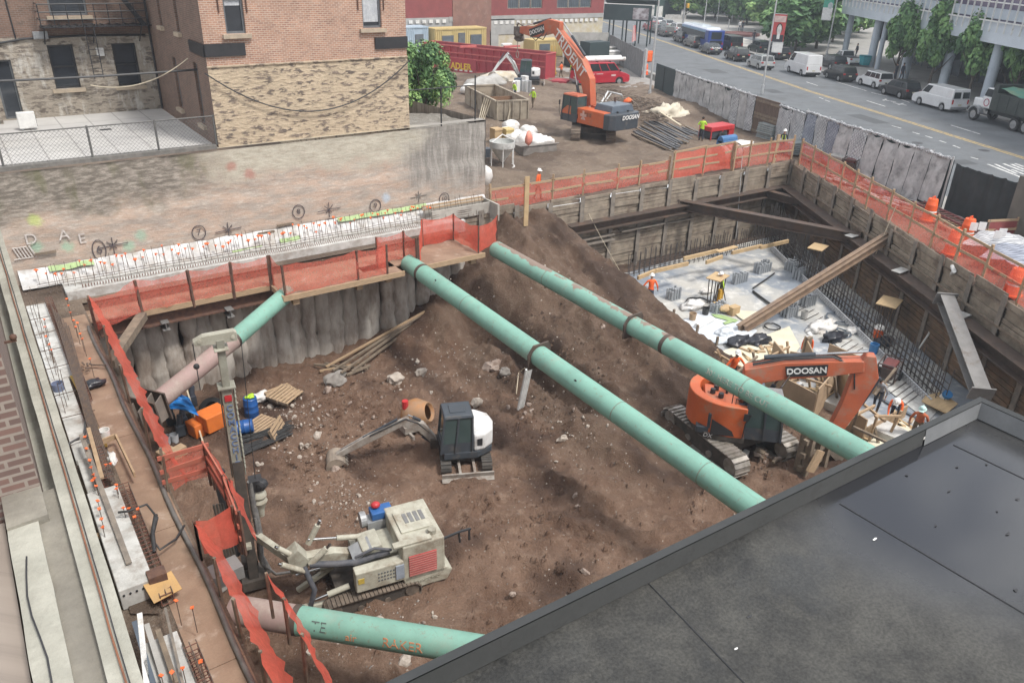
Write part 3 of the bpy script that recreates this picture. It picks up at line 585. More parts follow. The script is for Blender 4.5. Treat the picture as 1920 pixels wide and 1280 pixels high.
# === glass building over the street trees
GA=V(106.1,70.8,0);GB=V(81.16,35.6,0);gd=(GB-GA).normalized();gn=V(gd.y,-gd.x,0);gn=gn if gn.dot(-GA)>0 else-gn
gb=thing('glass_building','pale glass and steel building raised on columns above the street trees','building',GA)
M_fasc=M('pale fascia panel',(.6,.66,.72),(.53,.59,.65),.5,.45,0,10,metal=.1);M_steel=M('pale blue steel',(.48,.54,.6),(.42,.48,.54),1,.5)
G_fac=glass('curtain wall glass',(.1,.085,.13),.12);LEN=75  # purplish reflections of the glazing are put into the glass colour
gp=lambda u,z,k=0:GA+gd*u+gn*k+V(0,0,z)
b=MB();b.beam(gp(-2,6.95),gp(LEN,6.95),.4,1.9);b.beam(gp(-1.8,6.95,-12),gp(-1.8,6.95),.4,1.9);b.beam(gp(-2,6.1,-6),gp(LEN,6.1,-6),12,.2);b.build('fascia',M_fasc,gb)
b=MB();b.beam(gp(-2,11.9,-.5),gp(LEN,11.9,-.5),.2,8);b.build('glazing',G_fac,gb)
b=MB();u=-1.6
while u<LEN:b.beam(gp(u,7.0,.45),gp(u,16,.45),.06,.16,gn);u+=1.3
for z in(7.95,9.6,12.4):b.beam(gp(-2,z,.4),gp(LEN,z,.4),.12,.12)
b.build('mullion',M_white,gb)
b=MB();b.beam(gp(-2,8.6,.0),gp(LEN,8.6,.0),.15,.9);b.build('spandrel',M_steel,gb)
for u in(2,8,13,21,30,34,41,46):b=MB();b.beam(gp(u,2.2,-9),gp(u+3.2,2.2,-9),4.4,.06,gd);b.build('shop_front',G_mid,gb)
def atU(px,py,z0):
 q=PL(px,py,GA,gd);return(q-GA).dot(gd)
for px,py,r_ in((1577,65,.42),(1628,70,.5),(1640,80,.3),(1695,75,.55),(1765,100,.5),(1845,125,.5),(1915,160,.45)):
 u=atU(px,py,0);c=MB();c.tube(gp(u,0,-1.0),gp(u,6.1,-1.0),r_,n=16);c.tube(gp(u,3.6,-1.0),gp(u,3.8,-1.0),r_+.05,n=16);c.build('column',M_steel,gb,smooth=50)
b=MB()
for i in range(9):u=3+i*5.2;b.beam(gp(u,3,-5),gp(u,6.1,-5),.3,6)
for i in range(30):u=1+i*2;b.beam(gp(u,0,-8.6),gp(u,6,-8.6),.12,.12)
b.build('lobby_frame',M_frame,gb)
b=MB();b.beam(gp(-2,3,-12),gp(LEN,3,-12),.3,6.2);b.build('back_wall',M('dark lobby',(.06,.07,.08),(.1,.11,.12),.6,.6),gb)
# === pit walls, struts, walkways
M_seca=M('secant concrete',(.5,.465,.42),(.34,.31,.275),1.6,.93,.9,9,dirt=(.2,.155,.125),da=.6,ds=1.0,sc=(1,1,.35))
M_steelb=M('brown weathered steel',(.115,.085,.07),(.075,.06,.052),3,.65,.15,30,metal=.3,dirt=(.16,.1,.07),da=.4)
M_steelg=M('grey primed steel',(.235,.23,.225),(.19,.185,.18),2,.6,.1,30,metal=.2,dirt=(.15,.12,.1),da=.3)
M_lag=M('grey lagging boards',(.32,.27,.21),(.22,.185,.145),1.6,.95,.4,30,dirt=(.14,.105,.08),da=.5,ds=1.1)
M_lagb=M('brown lagging boards',(.2,.125,.075),(.13,.09,.06),1.6,.95,.4,30,dirt=(.08,.06,.045),da=.5,ds=1.1)
M_pile=M('pile steel with mud',(.25,.215,.18),(.17,.15,.13),3,.9,.3,20)
M_ply=M('muddy plywood',(.22,.145,.1),(.29,.2,.14),1.1,.85,.1,20,dirt=(.4,.32,.26),da=.25,ds=1.4)
M_plyn=M('new plywood',(.5,.36,.2),(.42,.3,.17),2,.8,.1,20,sc=(1,5,1))
M_earthw=soil('cut earth',(.12,.085,.063),(.16,.115,.085),(.2,.16,.125),None,True)
def secant(name,lab,a,d,n,sp=.9,zt=-.9):
 t=thing(name,lab,'retaining wall',(a[0],a[1],-4));a=Vector((*a,0));d=Vector((*d,0));nn=V(d.y,-d.x,0)
 for i in range(n):
  c=a+d*sp*(i+.12*math.sin(i*4.1))+nn*.06*math.sin(i*1.7);b=MB();rings=[];K=16
  for j in range(22):
   z=zt-j*.22;fl=sst(.3,.5,abs(fbm(i,z,.6,2,5)))*.1-(.07 if z<-3.7+.6*fbm(i,1,.7,2)else 0)
   rings.append([V(c.x+(math.cos(k*2*math.pi/K))*(r:=.43+.05*math.sin(i*2.3)-fl+.1*fbm(i*5+math.cos(k*.45)*1.2,math.sin(k*.45)*1.2+z*1.1,1,4,i)),c.y+math.sin(k*2*math.pi/K)*r,z)for k in range(K)])
  b.loft(rings[::-1]);b.build('pile',M_seca,t,smooth=60)
 return t
secant('secant_pile_wall','grey secant pile wall below the timber walkway',(2.6,33.1),(1,0),26,.68)
secant('secant_pile_wall','secant pile wall under the walkway beside the left building',(1.75,6),(0,1),40,.68)
b=MB();b.box((10.8,33.9,-2.8),(18,.5,4));b.box((10.8,34.5,-.55),(18,2.9,.9));b.box((1.15,17,-3),(1.1,34,5.6));b.box((19.6,34.9,-2.5),(.4,2.6,5));struct(b,'earth_bank',M_earthw)
def lagging(name,lab,p,q,z0,z1,mats,sp,into,skip=0,seed=1):
 random.seed(seed);p=Vector((*p,0));q=Vector((*q,0));L_=(q-p).length;d=(q-p).normalized();n=Vector((*into,0)).normalized();n=(n-d*n.dot(d)).normalized()
 t=thing(name,lab,'retaining wall',(p.x,p.y,z0));nb=int(L_/sp);sp=L_/nb
 for i in range(nb+1):
  b=MB();c=p+d*sp*i;top=z1+rnd(-.05,.35);b.ibeam(c+V(0,0,z0),c+V(0,0,top),.34,.34,.035,d if 0 else None);b2=MB();b2.box(c+n*.16+V(0,0,(z0+top)/2),(.3,.04,top-z0),Matrix((d,n,V(0,0,1))).transposed());b2.build('soldier_pile',M_pile,t)
 for i in range(nb):
  a=p+d*(sp*i+.1);c=p+d*(sp*(i+1)-.1);z=z0;b=MB();end=z1+rnd(-.2,.18)
  while z<end:
   h=rnd(.2,.29);k=rnd(-.05,.05);tl=rnd(-.02,.02);b.beam(a+n*k+V(0,0,z+h/2-tl),c+n*(k+rnd(-.02,.02))+V(0,0,z+h/2+tl),.07,h-(.035 if random.random()<.6 else .012));z+=h
  b.build('lagging',mats[1]if(mats[1]and False)else mats[0],t)
 b=MB();o=n*-.12;b.add([p+o+V(0,0,z0),q+o+V(0,0,z0),q+o+V(0,0,z1-.3),p+o+V(0,0,z1-.3)],[(0,1,2,3)]);b.build('backing_earth',M_earthw,t);return t
def perp(p,q):d=(Vector(q)-Vector(p)).normalized();return(d.y,-d.x)
BW0,BW1,RW1=(19.8,34.75),(47.4,33.75),(28.5,2.6)
back=lagging('back_lagging_wall','long grey timber lagging wall across the back of the pit',BW0,BW1,-5.2,.05,(M_lag,0),2.3,(0,-1))
right1=lagging('right_lagging_wall','timber lagging wall along the street side of the pit',(47.4,33.6),RW1,-5.2,.15,(M_lag,0),2.4,(-.85,.5),seed=5)
RD=(Vector(RW1)-Vector((47.4,33.6))).normalized();RN=V(RD.y,-RD.x,0);RN=RN if RN.x<0 else-RN
rw=lambda s,k=0,z=0:V(47.4,33.6,z)+V(RD.x,RD.y,0)*s+RN*k
def wale(par,a,c,w_,h,m):b=MB();b.ibeam(a,c,w_,h,.05);return b.build('wale',m,par)
wale(back,V(27.9,34.2,-1.65),V(46.9,33.45,-1.65),.75,.55,M_steelb)
wale(right1,rw(.5,.55,-1.65),rw(36,.55,-1.65),.8,.6,M_steelb)
b=MB();b.beam(rw(3,.15,-.95),rw(35,.15,-.95),.12,.1);b.build('ledge_board',M_plankd,right1)
for x0,x1,z in((28.3,31.4,-2.45),(32,35.5,-2.1),(35.9,38.2,-2.2)):
 b=MB();b.beam((x0,34.2,z),(x1,34.05,z),.4,.07);b.beam((x0,34.1,z-.3),(x1,33.95,z-.3),.4,.07);single(b,'tieback_channel',M_pile,f'pair of steel channels bolted to the back lagging wall, {"nearest the dirt slope" if x0 < 30 else "middle pair" if x0 < 34 else "below the long brace end"}','channel','tieback channels on the back wall')
for s,k in((11.5,-1.6),(17,-1.7),(22.5,-1.5)):b=MB();b.box(rw(s,.62,-1.25),(.9,.5,.03));b.build('plate',M_concw,right1)
b=MB();random.seed(3)
for i in range(15):
 s0=2.4*i+.1
 for j in range(11):z=-5+j*.27;b.beam(rw(s0,.075,z+.12),rw(s0+2.2,.075+rnd(-.01,.02),z+.12+rnd(-.02,.02)),.05,rnd(.2,.25))
b.build('lower_lagging',M_lagb,right1)
def brace(lab,a,c,w_,h,m,name='steel_brace',t=.05,up=None):
 th=thing(name,lab,'steel beam',a);b=MB();b.ibeam(a,c,w_,h,t,up);b.build('beam',m,th)
 d=(Vector(c)-Vector(a)).normalized();b=MB();b.beam(Vector(a)-d*.03,Vector(a)+d*.03,w_*1.5,h*1.3);b.build('end_plate',m,th);b=MB();b.beam(Vector(c)-d*.03,Vector(c)+d*.03,w_*1.5,h*1.3);b.build('end_plate',m,th);return th
brace('long dark steel brace crossing the back corner of the pit',Z(1275,383,-1.5),Z(1613,447,-1.5),.55,.6,M_steelb)
brace('short dark steel brace tucked into the far corner of the pit',Z(1400,352,-1.7),Z(1545,392,-1.7),.5,.5,M_steelb)
brace('grey primed raker beam slanting down from the right wall to the roof corner',PL(1773,560,rw(0,.9),RD),Z(1840,738,-2.6),.62,.5,M_steelg)
rk=thing('raker','rusty double channel raker leaning from the right wall rim to the slab','steel beam',Z(1385,622,-4.4));a=Z(1390,616,-4.3);c=Z(1684,432,-.2)
for k in(-.16,.16):b=MB();b.ibeam(a+V(.7,-.7,0)*k,c+V(.7,-.7,0)*k,.26,.38,.04);b.build('channel',M('rusty tan steel',(.27,.19,.13),(.2,.14,.1),3,.7,.2,30),rk)
b=MB();sp_=[(30.6,32.6),(29.0,28.2),(27.9,22),(27.0,17.5),(28.5,16.9),(29.2,12),(34.2,11.2),(47.0,32.4)]
b.prism(sp_,(0,0,-4.68),(1,0,0),(0,1,0),.36)
m_,t_,bs_=nodes('wet slab concrete');v_=coords(t_);_c=mixc(t_,ramp(t_,tex(t_,v_,.3,6),.42,.58),(.43,.42,.39),(.24,.27,.31));_c=mixc(t_,ramp(t_,tex(t_,v_,1.1,7,.65),.48,.7),_c,(.58,.57,.54));_c=mixc(t_,1,_c,mixc(t_,tex(t_,v_,14,5),(.8,.8,.8),(1.2,1.2,1.2)),'MULTIPLY');L(t_,_c,bs_.inputs['Base Color']);L(t_,ramp(t_,tex(t_,v_,.3,6),.42,.58,.9,.35),bs_.inputs['Roughness'])
struct(b,'foundation_slab',m_)
b=MB();
for p,q in(((30.3,32.5),(28.9,28.2)),((28.9,28.2),(27.8,22)),((27.8,22),(26.9,17.4))):b.beam(V(*p,-4.6),V(*q,-4.6),.06,.55)
single(b,'slab_formwork',M_plankd,'plank edge form along the dirt side of the foundation slab','formwork')
for i,(px,py)in enumerate(((1262,598),(1306,628),(1343,650))):
 p=Z(px,py,-4.6);b=MB();b.box(p+V(0,0,.2),(.12,.09,.75));single(b,'form_stake',M_plankd,'timber stake holding the slab edge form','stake','stakes along the slab form')
def pipemat(name,c,txt,da):
 m,t,b=nodes(name);v=coords(t);n=tex(t,v,1.1,7,.65);n2=tex(t,v,7,6,.7)
 col=mixc(t,ramp(t,n,.4,.7,0,.7),c,tuple(x*.74+.012 for x in c));col=mixc(t,ramp(t,n2,.57,.67,0,.6),col,(.23,.2,.15));col=mixc(t,ramp(t,tex(t,coords(t,(5,.35,5)),2.2,7,.7),.56,.68,0,.5),col,(.17,.26,.21));col=mixc(t,ramp(t,tex(t,v,26,5,.75),.62,.72,0,.5),col,(.3,.42,.36));col=mixc(t,ramp(t,tex(t,v,.6,6,.7),.55,.72,0,.45),col,(.3,.3,.25))
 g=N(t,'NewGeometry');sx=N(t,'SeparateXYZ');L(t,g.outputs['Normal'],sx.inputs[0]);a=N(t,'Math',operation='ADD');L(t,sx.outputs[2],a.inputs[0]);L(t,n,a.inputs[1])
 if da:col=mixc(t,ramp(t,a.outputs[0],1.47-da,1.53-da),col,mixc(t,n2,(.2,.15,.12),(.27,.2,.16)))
 L(t,col,b.inputs['Base Color']);b.inputs['Roughness'].default_value=.55;return m
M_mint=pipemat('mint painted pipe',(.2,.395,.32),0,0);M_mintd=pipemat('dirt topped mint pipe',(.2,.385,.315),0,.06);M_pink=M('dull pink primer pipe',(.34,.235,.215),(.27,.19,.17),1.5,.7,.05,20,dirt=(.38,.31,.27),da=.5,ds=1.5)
M_orgp=M('orange marking paint',(.62,.26,.13),rough=.8);M_chalk=M('chalk writing',(.5,.46,.4),(.3,.34,.3),9,.9)
def pstrut(lab,secs,r=.41,bands=(),collars=(),welds=()):
 t=thing('pipe_strut',lab,'pipe strut',secs[0][0],0,'pipe struts bracing the pit')
 for a,c,m in secs:b=MB();b.path([Vector(a).lerp(Vector(c),i/20)for i in range(21)],r,40);b.build('pipe',m,t,smooth=50)
 a,c=Vector(secs[0][0]),Vector(secs[-1][1]);d=(c-a).normalized()
 for y in bands:k=(y-a.y)/d.y if abs(d.y)>.5 else(y-a.x)/d.x;p=a+d*k;b=MB();b.tube(p-d*.09,p+d*.09,r+.012,n=40);b.build('band',M_steelb,t,smooth=50)
 for y in welds:k=(y-a.y)/d.y;p=a+d*k;b=MB();b.tube(p-d*.02,p+d*.02,r+.005,n=40);b.build('weld',M('weld seam',(.15,.27,.22),(.2,.2,.16),8,.7),t,smooth=50)
 for y in collars:
  p=a+d*((y-a.y)/d.y);sd_=d.cross(V(0,0,1)).normalized();u=sd_.cross(d);b=MB();b.prism([(-.5,-.52),(.5,-.5),(.54,.15),(.3,.5),(-.42,.52),(-.54,.3)],p,sd_,u,.07);b.build('collar_plate',M_steelb,t)
 return t
PZ_=-1.2
A1_,B1_=Z(766,493,-.35),Z(1392,937,-1.3);B1_=B1_+(B1_-A1_)*.3;A2_,B2_=Z(930,467,-.35),Z(1598,840,-1.2)
p1=pstrut('long mint green pipe strut in the middle of the pit',[(A1_,B1_,M_mint)],bands=(29.8,),collars=(21.0,),welds=(26,16.5,12.6))
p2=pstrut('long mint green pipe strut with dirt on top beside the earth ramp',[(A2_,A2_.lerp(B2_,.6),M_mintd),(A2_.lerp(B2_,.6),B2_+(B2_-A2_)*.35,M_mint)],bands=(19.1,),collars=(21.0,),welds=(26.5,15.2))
q3=Z(438,637,-1.05);p3=pstrut('short strut of mint and pink pipe in the far left corner of the pit',[(Z(541,548,-.55),q3,M_mint),(q3,Z(296,752,-1.7),M_pink)],r=.35);_d=(Z(296,752,-1.7)-Z(541,548,-.55)).normalized()
b=MB();b.tube(q3-_d*.06,q3+_d*.06,.365,n=36);b.build('band',M_steelb,p3,smooth=50)
e4=Z(1010,1236,-2.2);s4=Z(436,1142,-2.2);d4=(e4-s4).normalized();q4=s4+d4*1.75
p4=pstrut('mint and dull pink pipe strut in the near left corner of the pit',[(s4,q4,M_pink),(q4,e4+d4*3,M_mint)],r=.37);b=MB();b.tube(q4-d4*.08,q4+d4*.08,.383,n=40);b.build('band',M_steelb,p4,smooth=50)
def pipetext(par,s,base,d,fr,size,r,m,ang=.5,shear=0):
 sd_=d.cross(V(0,0,1)).normalized();u=sd_.cross(d);n=(u*math.sin(ang)+sd_*math.cos(ang));n=n if n.dot(CAMP-base)>0 else(u*math.sin(ang)-sd_*math.cos(ang))
 o=text(s,size,base,d,n.cross(d),'marking',m,par,.01);off=OFF[par.name]
 me=o.data
 for v in me.vertices:
  w_=v.co+off-base;x=w_.dot(d);y=w_.dot(n.cross(d));z=w_.dot(n);th=y/r;v.co=base+d*x+(n*math.cos(th)+n.cross(d)*math.sin(th))*(r+.004+z*.5)-off
 return o
pipetext(p4,'RAKER',s4+d4*4.6,d4,0,.34,.37,M_orgp,.3);pipetext(p4,'air',s4+d4*3.3,d4,0,.28,.37,M_orgp,.25)
pipetext(p4,'TE',s4+d4*2.45,d4,0,.36,.37,M('thin black marks',(.1,.13,.12),rough=.8),.6)
_d2=(B2_-A2_).normalized();pipetext(p2,'301 HERE TO BE CUT',A2_.lerp(B2_,.775),_d2,0,.3,.41,M_chalk,.25)
for y,ang in((9.2,.9),(18.5,.8),(28.2,.9)):p=A1_+(B1_-A1_)*((y-A1_.y)/(B1_.y-A1_.y));b=MB();b.blob(p+V(-.41*math.cos(ang),0,.41*math.sin(ang)),(.03,.07,.05),.3,y,1);b.build('dent_mark',M_black,p1)
p=Z(285,790,-1.5);t=thing('strut_bracket','brown steel bracket with gusset plates holding the short strut','bracket',p)
a_=Z(296,752,-1.7);
b=MB();dd=_d;s_=V(0,0,1).cross(dd).normalized();u_=dd.cross(s_);c0=a_+dd*.1
b.beam(c0-dd*.03,c0+dd*.03,1.15,1.15);b.beam(c0+dd*.5-s_*.55,c0+dd*.5+s_*.55,.06,1.0,u_);b.build('face_plate',M_steelb,t)
b=MB();[b.prism([(0,-.5),(0,.5),(.8,.2),(.8,-.5)],c0+s_*k,dd,u_,.04)for k in(-.42,0,.42)];b.build('gusset',M('grey brown steel',(.24,.2,.17),(.19,.16,.14),3,.7),t)
wk=thing('back_walkway','brown timber walkway with stepped platforms over the secant wall','walkway',(10,32,-.4))
b=MB();
for x0,x1,y0,y1 in((2.2,19.9,31.85,33.2),(9.55,15.2,30.35,31.85),(16.1,19.7,30.5,31.85),(13.6,16.2,31.2,31.85)):b.box(((x0+x1)/2,(y0+y1)/2,-.42),(x1-x0-.01,y1-y0-.01,.06))
b.build('deck',M_ply,wk)
b=MB();
for x0,x1,y in((4.3,9.5,31.83),(9.5,15.25,30.32),(16.05,19.75,30.47)):b.beam((x0,y,-.47),(x1,y,-.47),.07,.24)
b.beam((9.52,30.4,-.47),(9.52,31.8,-.47),.07,.24);b.beam((16.08,30.5,-.47),(16.08,31.8,-.47),.07,.24);b.build('fascia_board',M_plank,wk)
b=MB();b.ibeam((2.6,32.1,-.85),(19.8,32.1,-.85),.5,.6,.05);b.build('wale',M_rust,wk)
for x,y in((5.0,31.7),(7.6,31.6)):b=MB();b.ibeam((x,y,-1.2),(x,y+.9,-1.2),.3,.35,.03);b.build('bracket',M_steelg,wk)
for x,y in((10.1,30.6),(13.1,30.7),(14.6,30.8),(16.7,30.7),(19.2,30.8)):b=MB();b.box((x,y,-.75),(.28,.3,.3));b.build('bearer',M_plank,wk)
lwk=thing('left_walkway','muddy plywood walkway between the rebar strip and the orange mesh','walkway',(1.8,18,0))
b=MB();[b.box((1.75,5+i*2.44+1.22,-.03+.01*(i%2)),(.95,2.43,.04))for i in range(11)];b.build('deck',M_ply,lwk)
b=MB();b.path([(2.14+.03*math.sin(i*.9),8+i*.8,.05)for i in range(29)],.06,8);b.build('hose',M('grey hose',(.16,.15,.14),rough=.6),lwk,smooth=60)
for p,q in(((2.35,28),(4.2,31.7)),):b=MB();b.beam(V(*p,-.5),V(*q,-.5),.35,.3);b.build('wale',M_plankd,lwk)
for px,py in((163,640),(140,605)):pass
for px,py in((168,745),(283,620),(160,715)):b=MB();p=Z(px+60,py,-.9);
M_net=mesh_mat('orange debris netting',(.92,.16,.1),.68);M_netl=mesh_mat('light orange netting',(.92,.19,.13),.48)
M_redr=M('red stained rail',(.42,.12,.08),(.36,.12,.08),4,.8)
def netting(name,lab,posts,h,m,postm,rails=(),sag=.16,ph=0,net0=.05,rr=.06,group='orange safety netting fences',step=.3,lean=0,railm=None):
 posts=[Vector(p)for p in posts];t=thing(name,lab,'netting',posts[0],0,group)
 for i,p in enumerate(posts):
  b=MB();b.box(p+V(0,0,(h+ph-.25)/2),(rr,rr,h+ph+.25),Matrix.Rotation(.3*i,3,'Z')@Matrix.Rotation(rnd(-.04,.04),3,'Y'));b.build('post',postm,t)
 b=MB();cols=[]
 for i in range(len(posts)-1):
  p,q=posts[i],posts[i+1];n=max(2,int((q-p).length/step));d=(q-p).normalized();nn=V(d.y,-d.x,0)
  for k in range(n+(i==len(posts)-2)):
   f=k/n;s=math.sin(math.pi*f);base=p.lerp(q,f);col=[]
   for j in range(5):
    z=net0+(h-net0)*j/4-(sag*s*j/4)+.07*fbm(base.x*2,base.y*2+j,.8,2);col.append(base+V(lean*(1-j/4)**.8,0,z)+nn*(.1*fbm(base.x*3+j,base.y*3,.9,3)*(1.5-.2*j)))
   cols.append(col)
 b.add([v for c in cols for v in c],[(i*5+j,(i+1)*5+j,(i+1)*5+j+1,i*5+j+1)for i in range(len(cols)-1)for j in range(4)]);b.build('net',m,t,smooth=60)
 for z in rails:
  b=MB()
  for i in range(len(posts)-1):p,q=posts[i],posts[i+1];e=rnd(-.05,.05);d=(q-p).normalized()*.12;b.beam(p-d+V(0,0,z+e),q+d+V(0,0,z-e),.045,.12)
  b.build('rail',railm or M_plank,t)
 return t
zk=-.4
netting('walkway_netting','orange netting on steel posts along the far left walkway edge',[V(2.35,30.2,-.2),V(4.2,31.75,zk),V(6.2,31.8,zk),V(7.9,31.8,zk),V(9.5,31.8,zk)],1.42,M_netl,M_rust,rr=.1)
netting('walkway_netting','orange netting boxed around the first projecting platform',[V(9.6,31.8,zk),V(9.65,30.45,zk),V(13.0,30.45,zk),V(14.45,30.45,zk),V(14.5,31.6,zk)],1.42,M_netl,M_rust,rr=.08)
netting('walkway_netting','orange netting between the two projecting platforms above the middle strut',[V(14.5,31.6,zk),V(16.0,31.8,zk),V(16.05,30.6,zk)],1.42,M_netl,M_rust,rr=.08)
netting('walkway_netting','orange netting around the second platform beside the dirt ramp',[V(16.15,30.6,zk),V(17.6,32.9,zk),V(19.4,32.9,zk),V(19.45,30.6,zk),V(21.2,31.6,zk)],1.42,M_net,M_rust,rr=.07)
netting('pit_edge_netting','tall orange netting along the left pit edge',[V(2.35,30.2,0),V(2.35,27.2,0),V(2.3,24,0),V(2.28,21,0),V(2.25,18.7,0)],1.35,M_net,M_plankd,(),lean=.5,step=.25)
netting('pit_edge_netting','orange netting boxed around the access opening on the left edge',[V(2.25,18.7,0),V(3.3,18.7,0),V(3.35,17.2,-.1),V(3.2,15.7,-.1)],1.1,M_netl,M_rust,(.3,.65,1.05),railm=M_redr,lean=.12)
netting('pit_edge_netting','second layer of orange netting beside the access opening',[V(3.38,18.6,-.1),V(3.42,17.0,-.1),V(3.25,15.6,-.1)],1.1,M_net,M_rust,lean=.3)
netting('pit_edge_netting','orange netting across the plywood walkway opening',[V(2.25,15.6,0),V(3.15,15.75,-.05)],1.15,M_net,M_rust,lean=.1)
netting('pit_edge_netting','orange netting leaning along the near left pit edge',[V(2.25,15.6,0),V(2.3,14.2,0),V(2.3,12.8,0),V(2.3,11.2,0),V(2.3,9.5,0)],1.1,M_net,M_plankd,(),lean=.45,step=.22)
netting('pit_edge_netting','short orange netting beside the near left strut',[V(3.1,13.2,0),V(3.15,12.3,0),V(3.1,11.2,0),V(3.1,9.5,0)],1.05,M_net,M_plankd,(),lean=.3,step=.22)
b=MB();b.beam(Z(395,1085,-.4),Z(450,1060,-.4),.5,.35);single(b,'steel_beam_stub',M_steelg,'grey steel beam end under the netting beside the drill mast','steel beam')
bk=[V(x,35.0,.0)for x in(23.0,25.3,27.3,29.6,32.3,34.1,36.6)]
netting('rim_netting','low orange netting on timber posts behind the dirt ramp',bk,1.3,M_netl,M_plank,(.6,1.2),rr=.1,ph=.25)
netting('rim_netting','tall red netting behind the middle of the back lagging wall',[V(x,34.7,.1)for x in(36.7,39.5,42.2)],1.8,M_net,M_plank,(.6,1.15,1.75),rr=.11)
netting('rim_netting','pale orange netting at the far pit corner with the tall post',[V(42.2,34.5,.1),V(43.6,34.4,.1),V(45.5,34.3,.1),V(47.8,34.1,.1)],1.6,M_netl,M_plank,(.75,1.5),rr=.12,ph=.2)
rl=[rw(s,-.35,.1)for s in(.2,2.3,4.6,6.8,8.6,10.4,12.9,15.2,17.4,19.6,21.8,24.3,27,30,33)]
netting('rim_netting','orange netting on timber posts along the street side rim',rl,1.6,M_netl,M_plank,(.78,1.55),rr=.11,ph=.15,sag=.05)
b=MB();q=V(36.8,34.55,.1);vs=[q+V(.22*i,-.05-.1*fbm(i,j,.7,2),.1-.3*j+.2*math.sin(i*.8)*(j>0))for j in range(5)for i in range(9)];vs=[v if not(k%9>4 and k//9>2)else v+V(-.5,0,.45)for k,v in enumerate(vs)]
b.add(vs,[(j*9+i,j*9+i+1,j*9+i+10,j*9+i+9)for j in range(4)for i in range(8)]);single(b,'loose_netting',M_net,'torn end of red netting hanging over the back lagging wall','netting',smooth=60)
b=MB();p=Z(986,412,0);b.box(p+V(0,0,1.0),(.28,.06,2.7));single(b,'marker_plank',M_plyn,'tall new plank standing upright at the left end of the rim netting','plank')
b=MB();p=Z(1450,330,0);b.box(V(46.2,34.3,.9),(.3,.1,2.3),Matrix.Rotation(.06,3,'Y'));single(b,'rim_post',M_plank,'tall thick timber post near the far pit corner','post')
M_sheet=M('white plastic sheet',(.58,.58,.58),(.46,.46,.46),2,.45,.5,7,dirt=(.36,.33,.29),da=.5);M_green=M('lime green membrane',(.33,.45,.2),(.27,.38,.17),3,.6);M_bar=M('rebar steel',(.09,.07,.06),(.13,.09,.065),8,.7)
M_cap=M('orange rebar cap',(.85,.17,.04),(.75,.13,.04),5,.5);M_capp=M('faded pink orange cap',(.78,.3,.22),(.7,.25,.2),5,.5)
t=thing('membrane','white waterproofing sheet with lime green strips along the foot of the lot wall','sheet',(10,36,0));b=MB();n=110;vs=[]
for i in range(n+1):
 x=.5+22.9*i/n
 for j,(y,z)in enumerate(((36.25,.62),(36.05,.35),(35.5,.12),(35.3,.1))):vs.append((x,y+.05*fbm(x,j,1.1,3),z+.06*fbm(x,j,1.3,3,2)*(j<3)))
b.add(vs,[(i*4+j,i*4+j+1,i*4+5+j,i*4+4+j)for i in range(n)for j in range(3)]);b.build('sheet',M_sheet,t,smooth=180)
for x0,x1,y,z in((1.6,3.3,36.2,.66),(14.5,19.6,36.2,.7),(11.3,12.3,35.7,.3),(9,10.4,35.55,.2)):
 b=MB();k=14;vs=[]
 for i in range(k+1):x=x0+(x1-x0)*i/k;vs+=[(x,y-.05,z-.02+.04*fbm(x,0,2,2)),(x+.03,y-.22,z-.2+.05*fbm(x,2,2,2))]
 b.add(vs,[(2*i,2*i+1,2*i+3,2*i+2)for i in range(k)]);b.build('green_strip',M_green,t)
t=thing('grade_beam','pale concrete grade beam carrying rows of rebar beside the far walkway','concrete beam',(10,34,0));b=MB();b.box((11.2,34.3,-.05),(18.6,1.5,.5));b.box((11.2,33.65,.08),(18.6,.22,.5));b.build('beam',M_concw,t)
random.seed(11);b=MB()
for i in range(92):x=1.4+i*.24+rnd(-.05,.05);a_=V(x,34.5+rnd(-.08,.08),.0);b.tube(a_,a_+V(rnd(-.08,.08),rnd(.25,.45),rnd(1.0,1.25)),.012,n=4)
o_=b.build('rebar',M_bar,t);b=MB()
for z in(.15,.28,.4,.5):b.path([(1+i*1.0,34.55+.04*math.sin(i*3+z),z+.02*math.sin(i*1.7))for i in range(22)],.012,4)
b.build('rebar_runner',M_bar,t);b=MB()
for i in range(150):x=2.5+i*.108;b.path([(x,33.95,.2),(x+.03,33.8,.48),(x+.05,33.72,.2)],.012,4)
b.build('stirrup',M('rusty stirrups',(.16,.07,.05),rough=.8),t)
capm=MB();capm.box((0,0,.02),(.11,.11,.02));capm.tube((0,0,-.06),(0,0,.02),.025,n=6);cap0=None;random.seed(21)
for i in range(75):
 x=1.2+i*.245+rnd(-.1,.1);y=35.25+rnd(-.35,.55);z=.55+rnd(.0,.35)
 if cap0 is None:cap0=capm.build('rebar_cap',M_cap,t,local=True);o=cap0
 else:o=cap0.copy();C.objects.link(o);o.parent=t
 o.location=V(x,y,z)-t.location;o.rotation_euler=(rnd(-.3,.3),rnd(-.3,.3),rnd(0,3));o.scale=(rnd(.8,1.3),)*3
 b=MB();b.tube((x,y,-.1),(x,y,z),.012,n=4);bo=b.build('rebar',M_bar,t)if i<60 else None
b=MB();b.box((20.9,34.6,.4),(3.6,.12,.6));b.box((20.9,35.4,.35),(3.7,.1,.7));b.box((22.75,34.6,.3),(.12,1.6,.9));single(b,'formwork_panel',M('grey formwork',(.4,.38,.34),(.32,.3,.27),3,.85),'grey timber formwork at the right end of the rebar strip','formwork')
b=MB();b.box((20.9,35.5,.74),(3.8,.09,.09));b.box((20.7,35.1,.72),(3.8,.09,.07));single(b,'form_timber',M_plank,'pair of pale timbers on top of the formwork','timber')
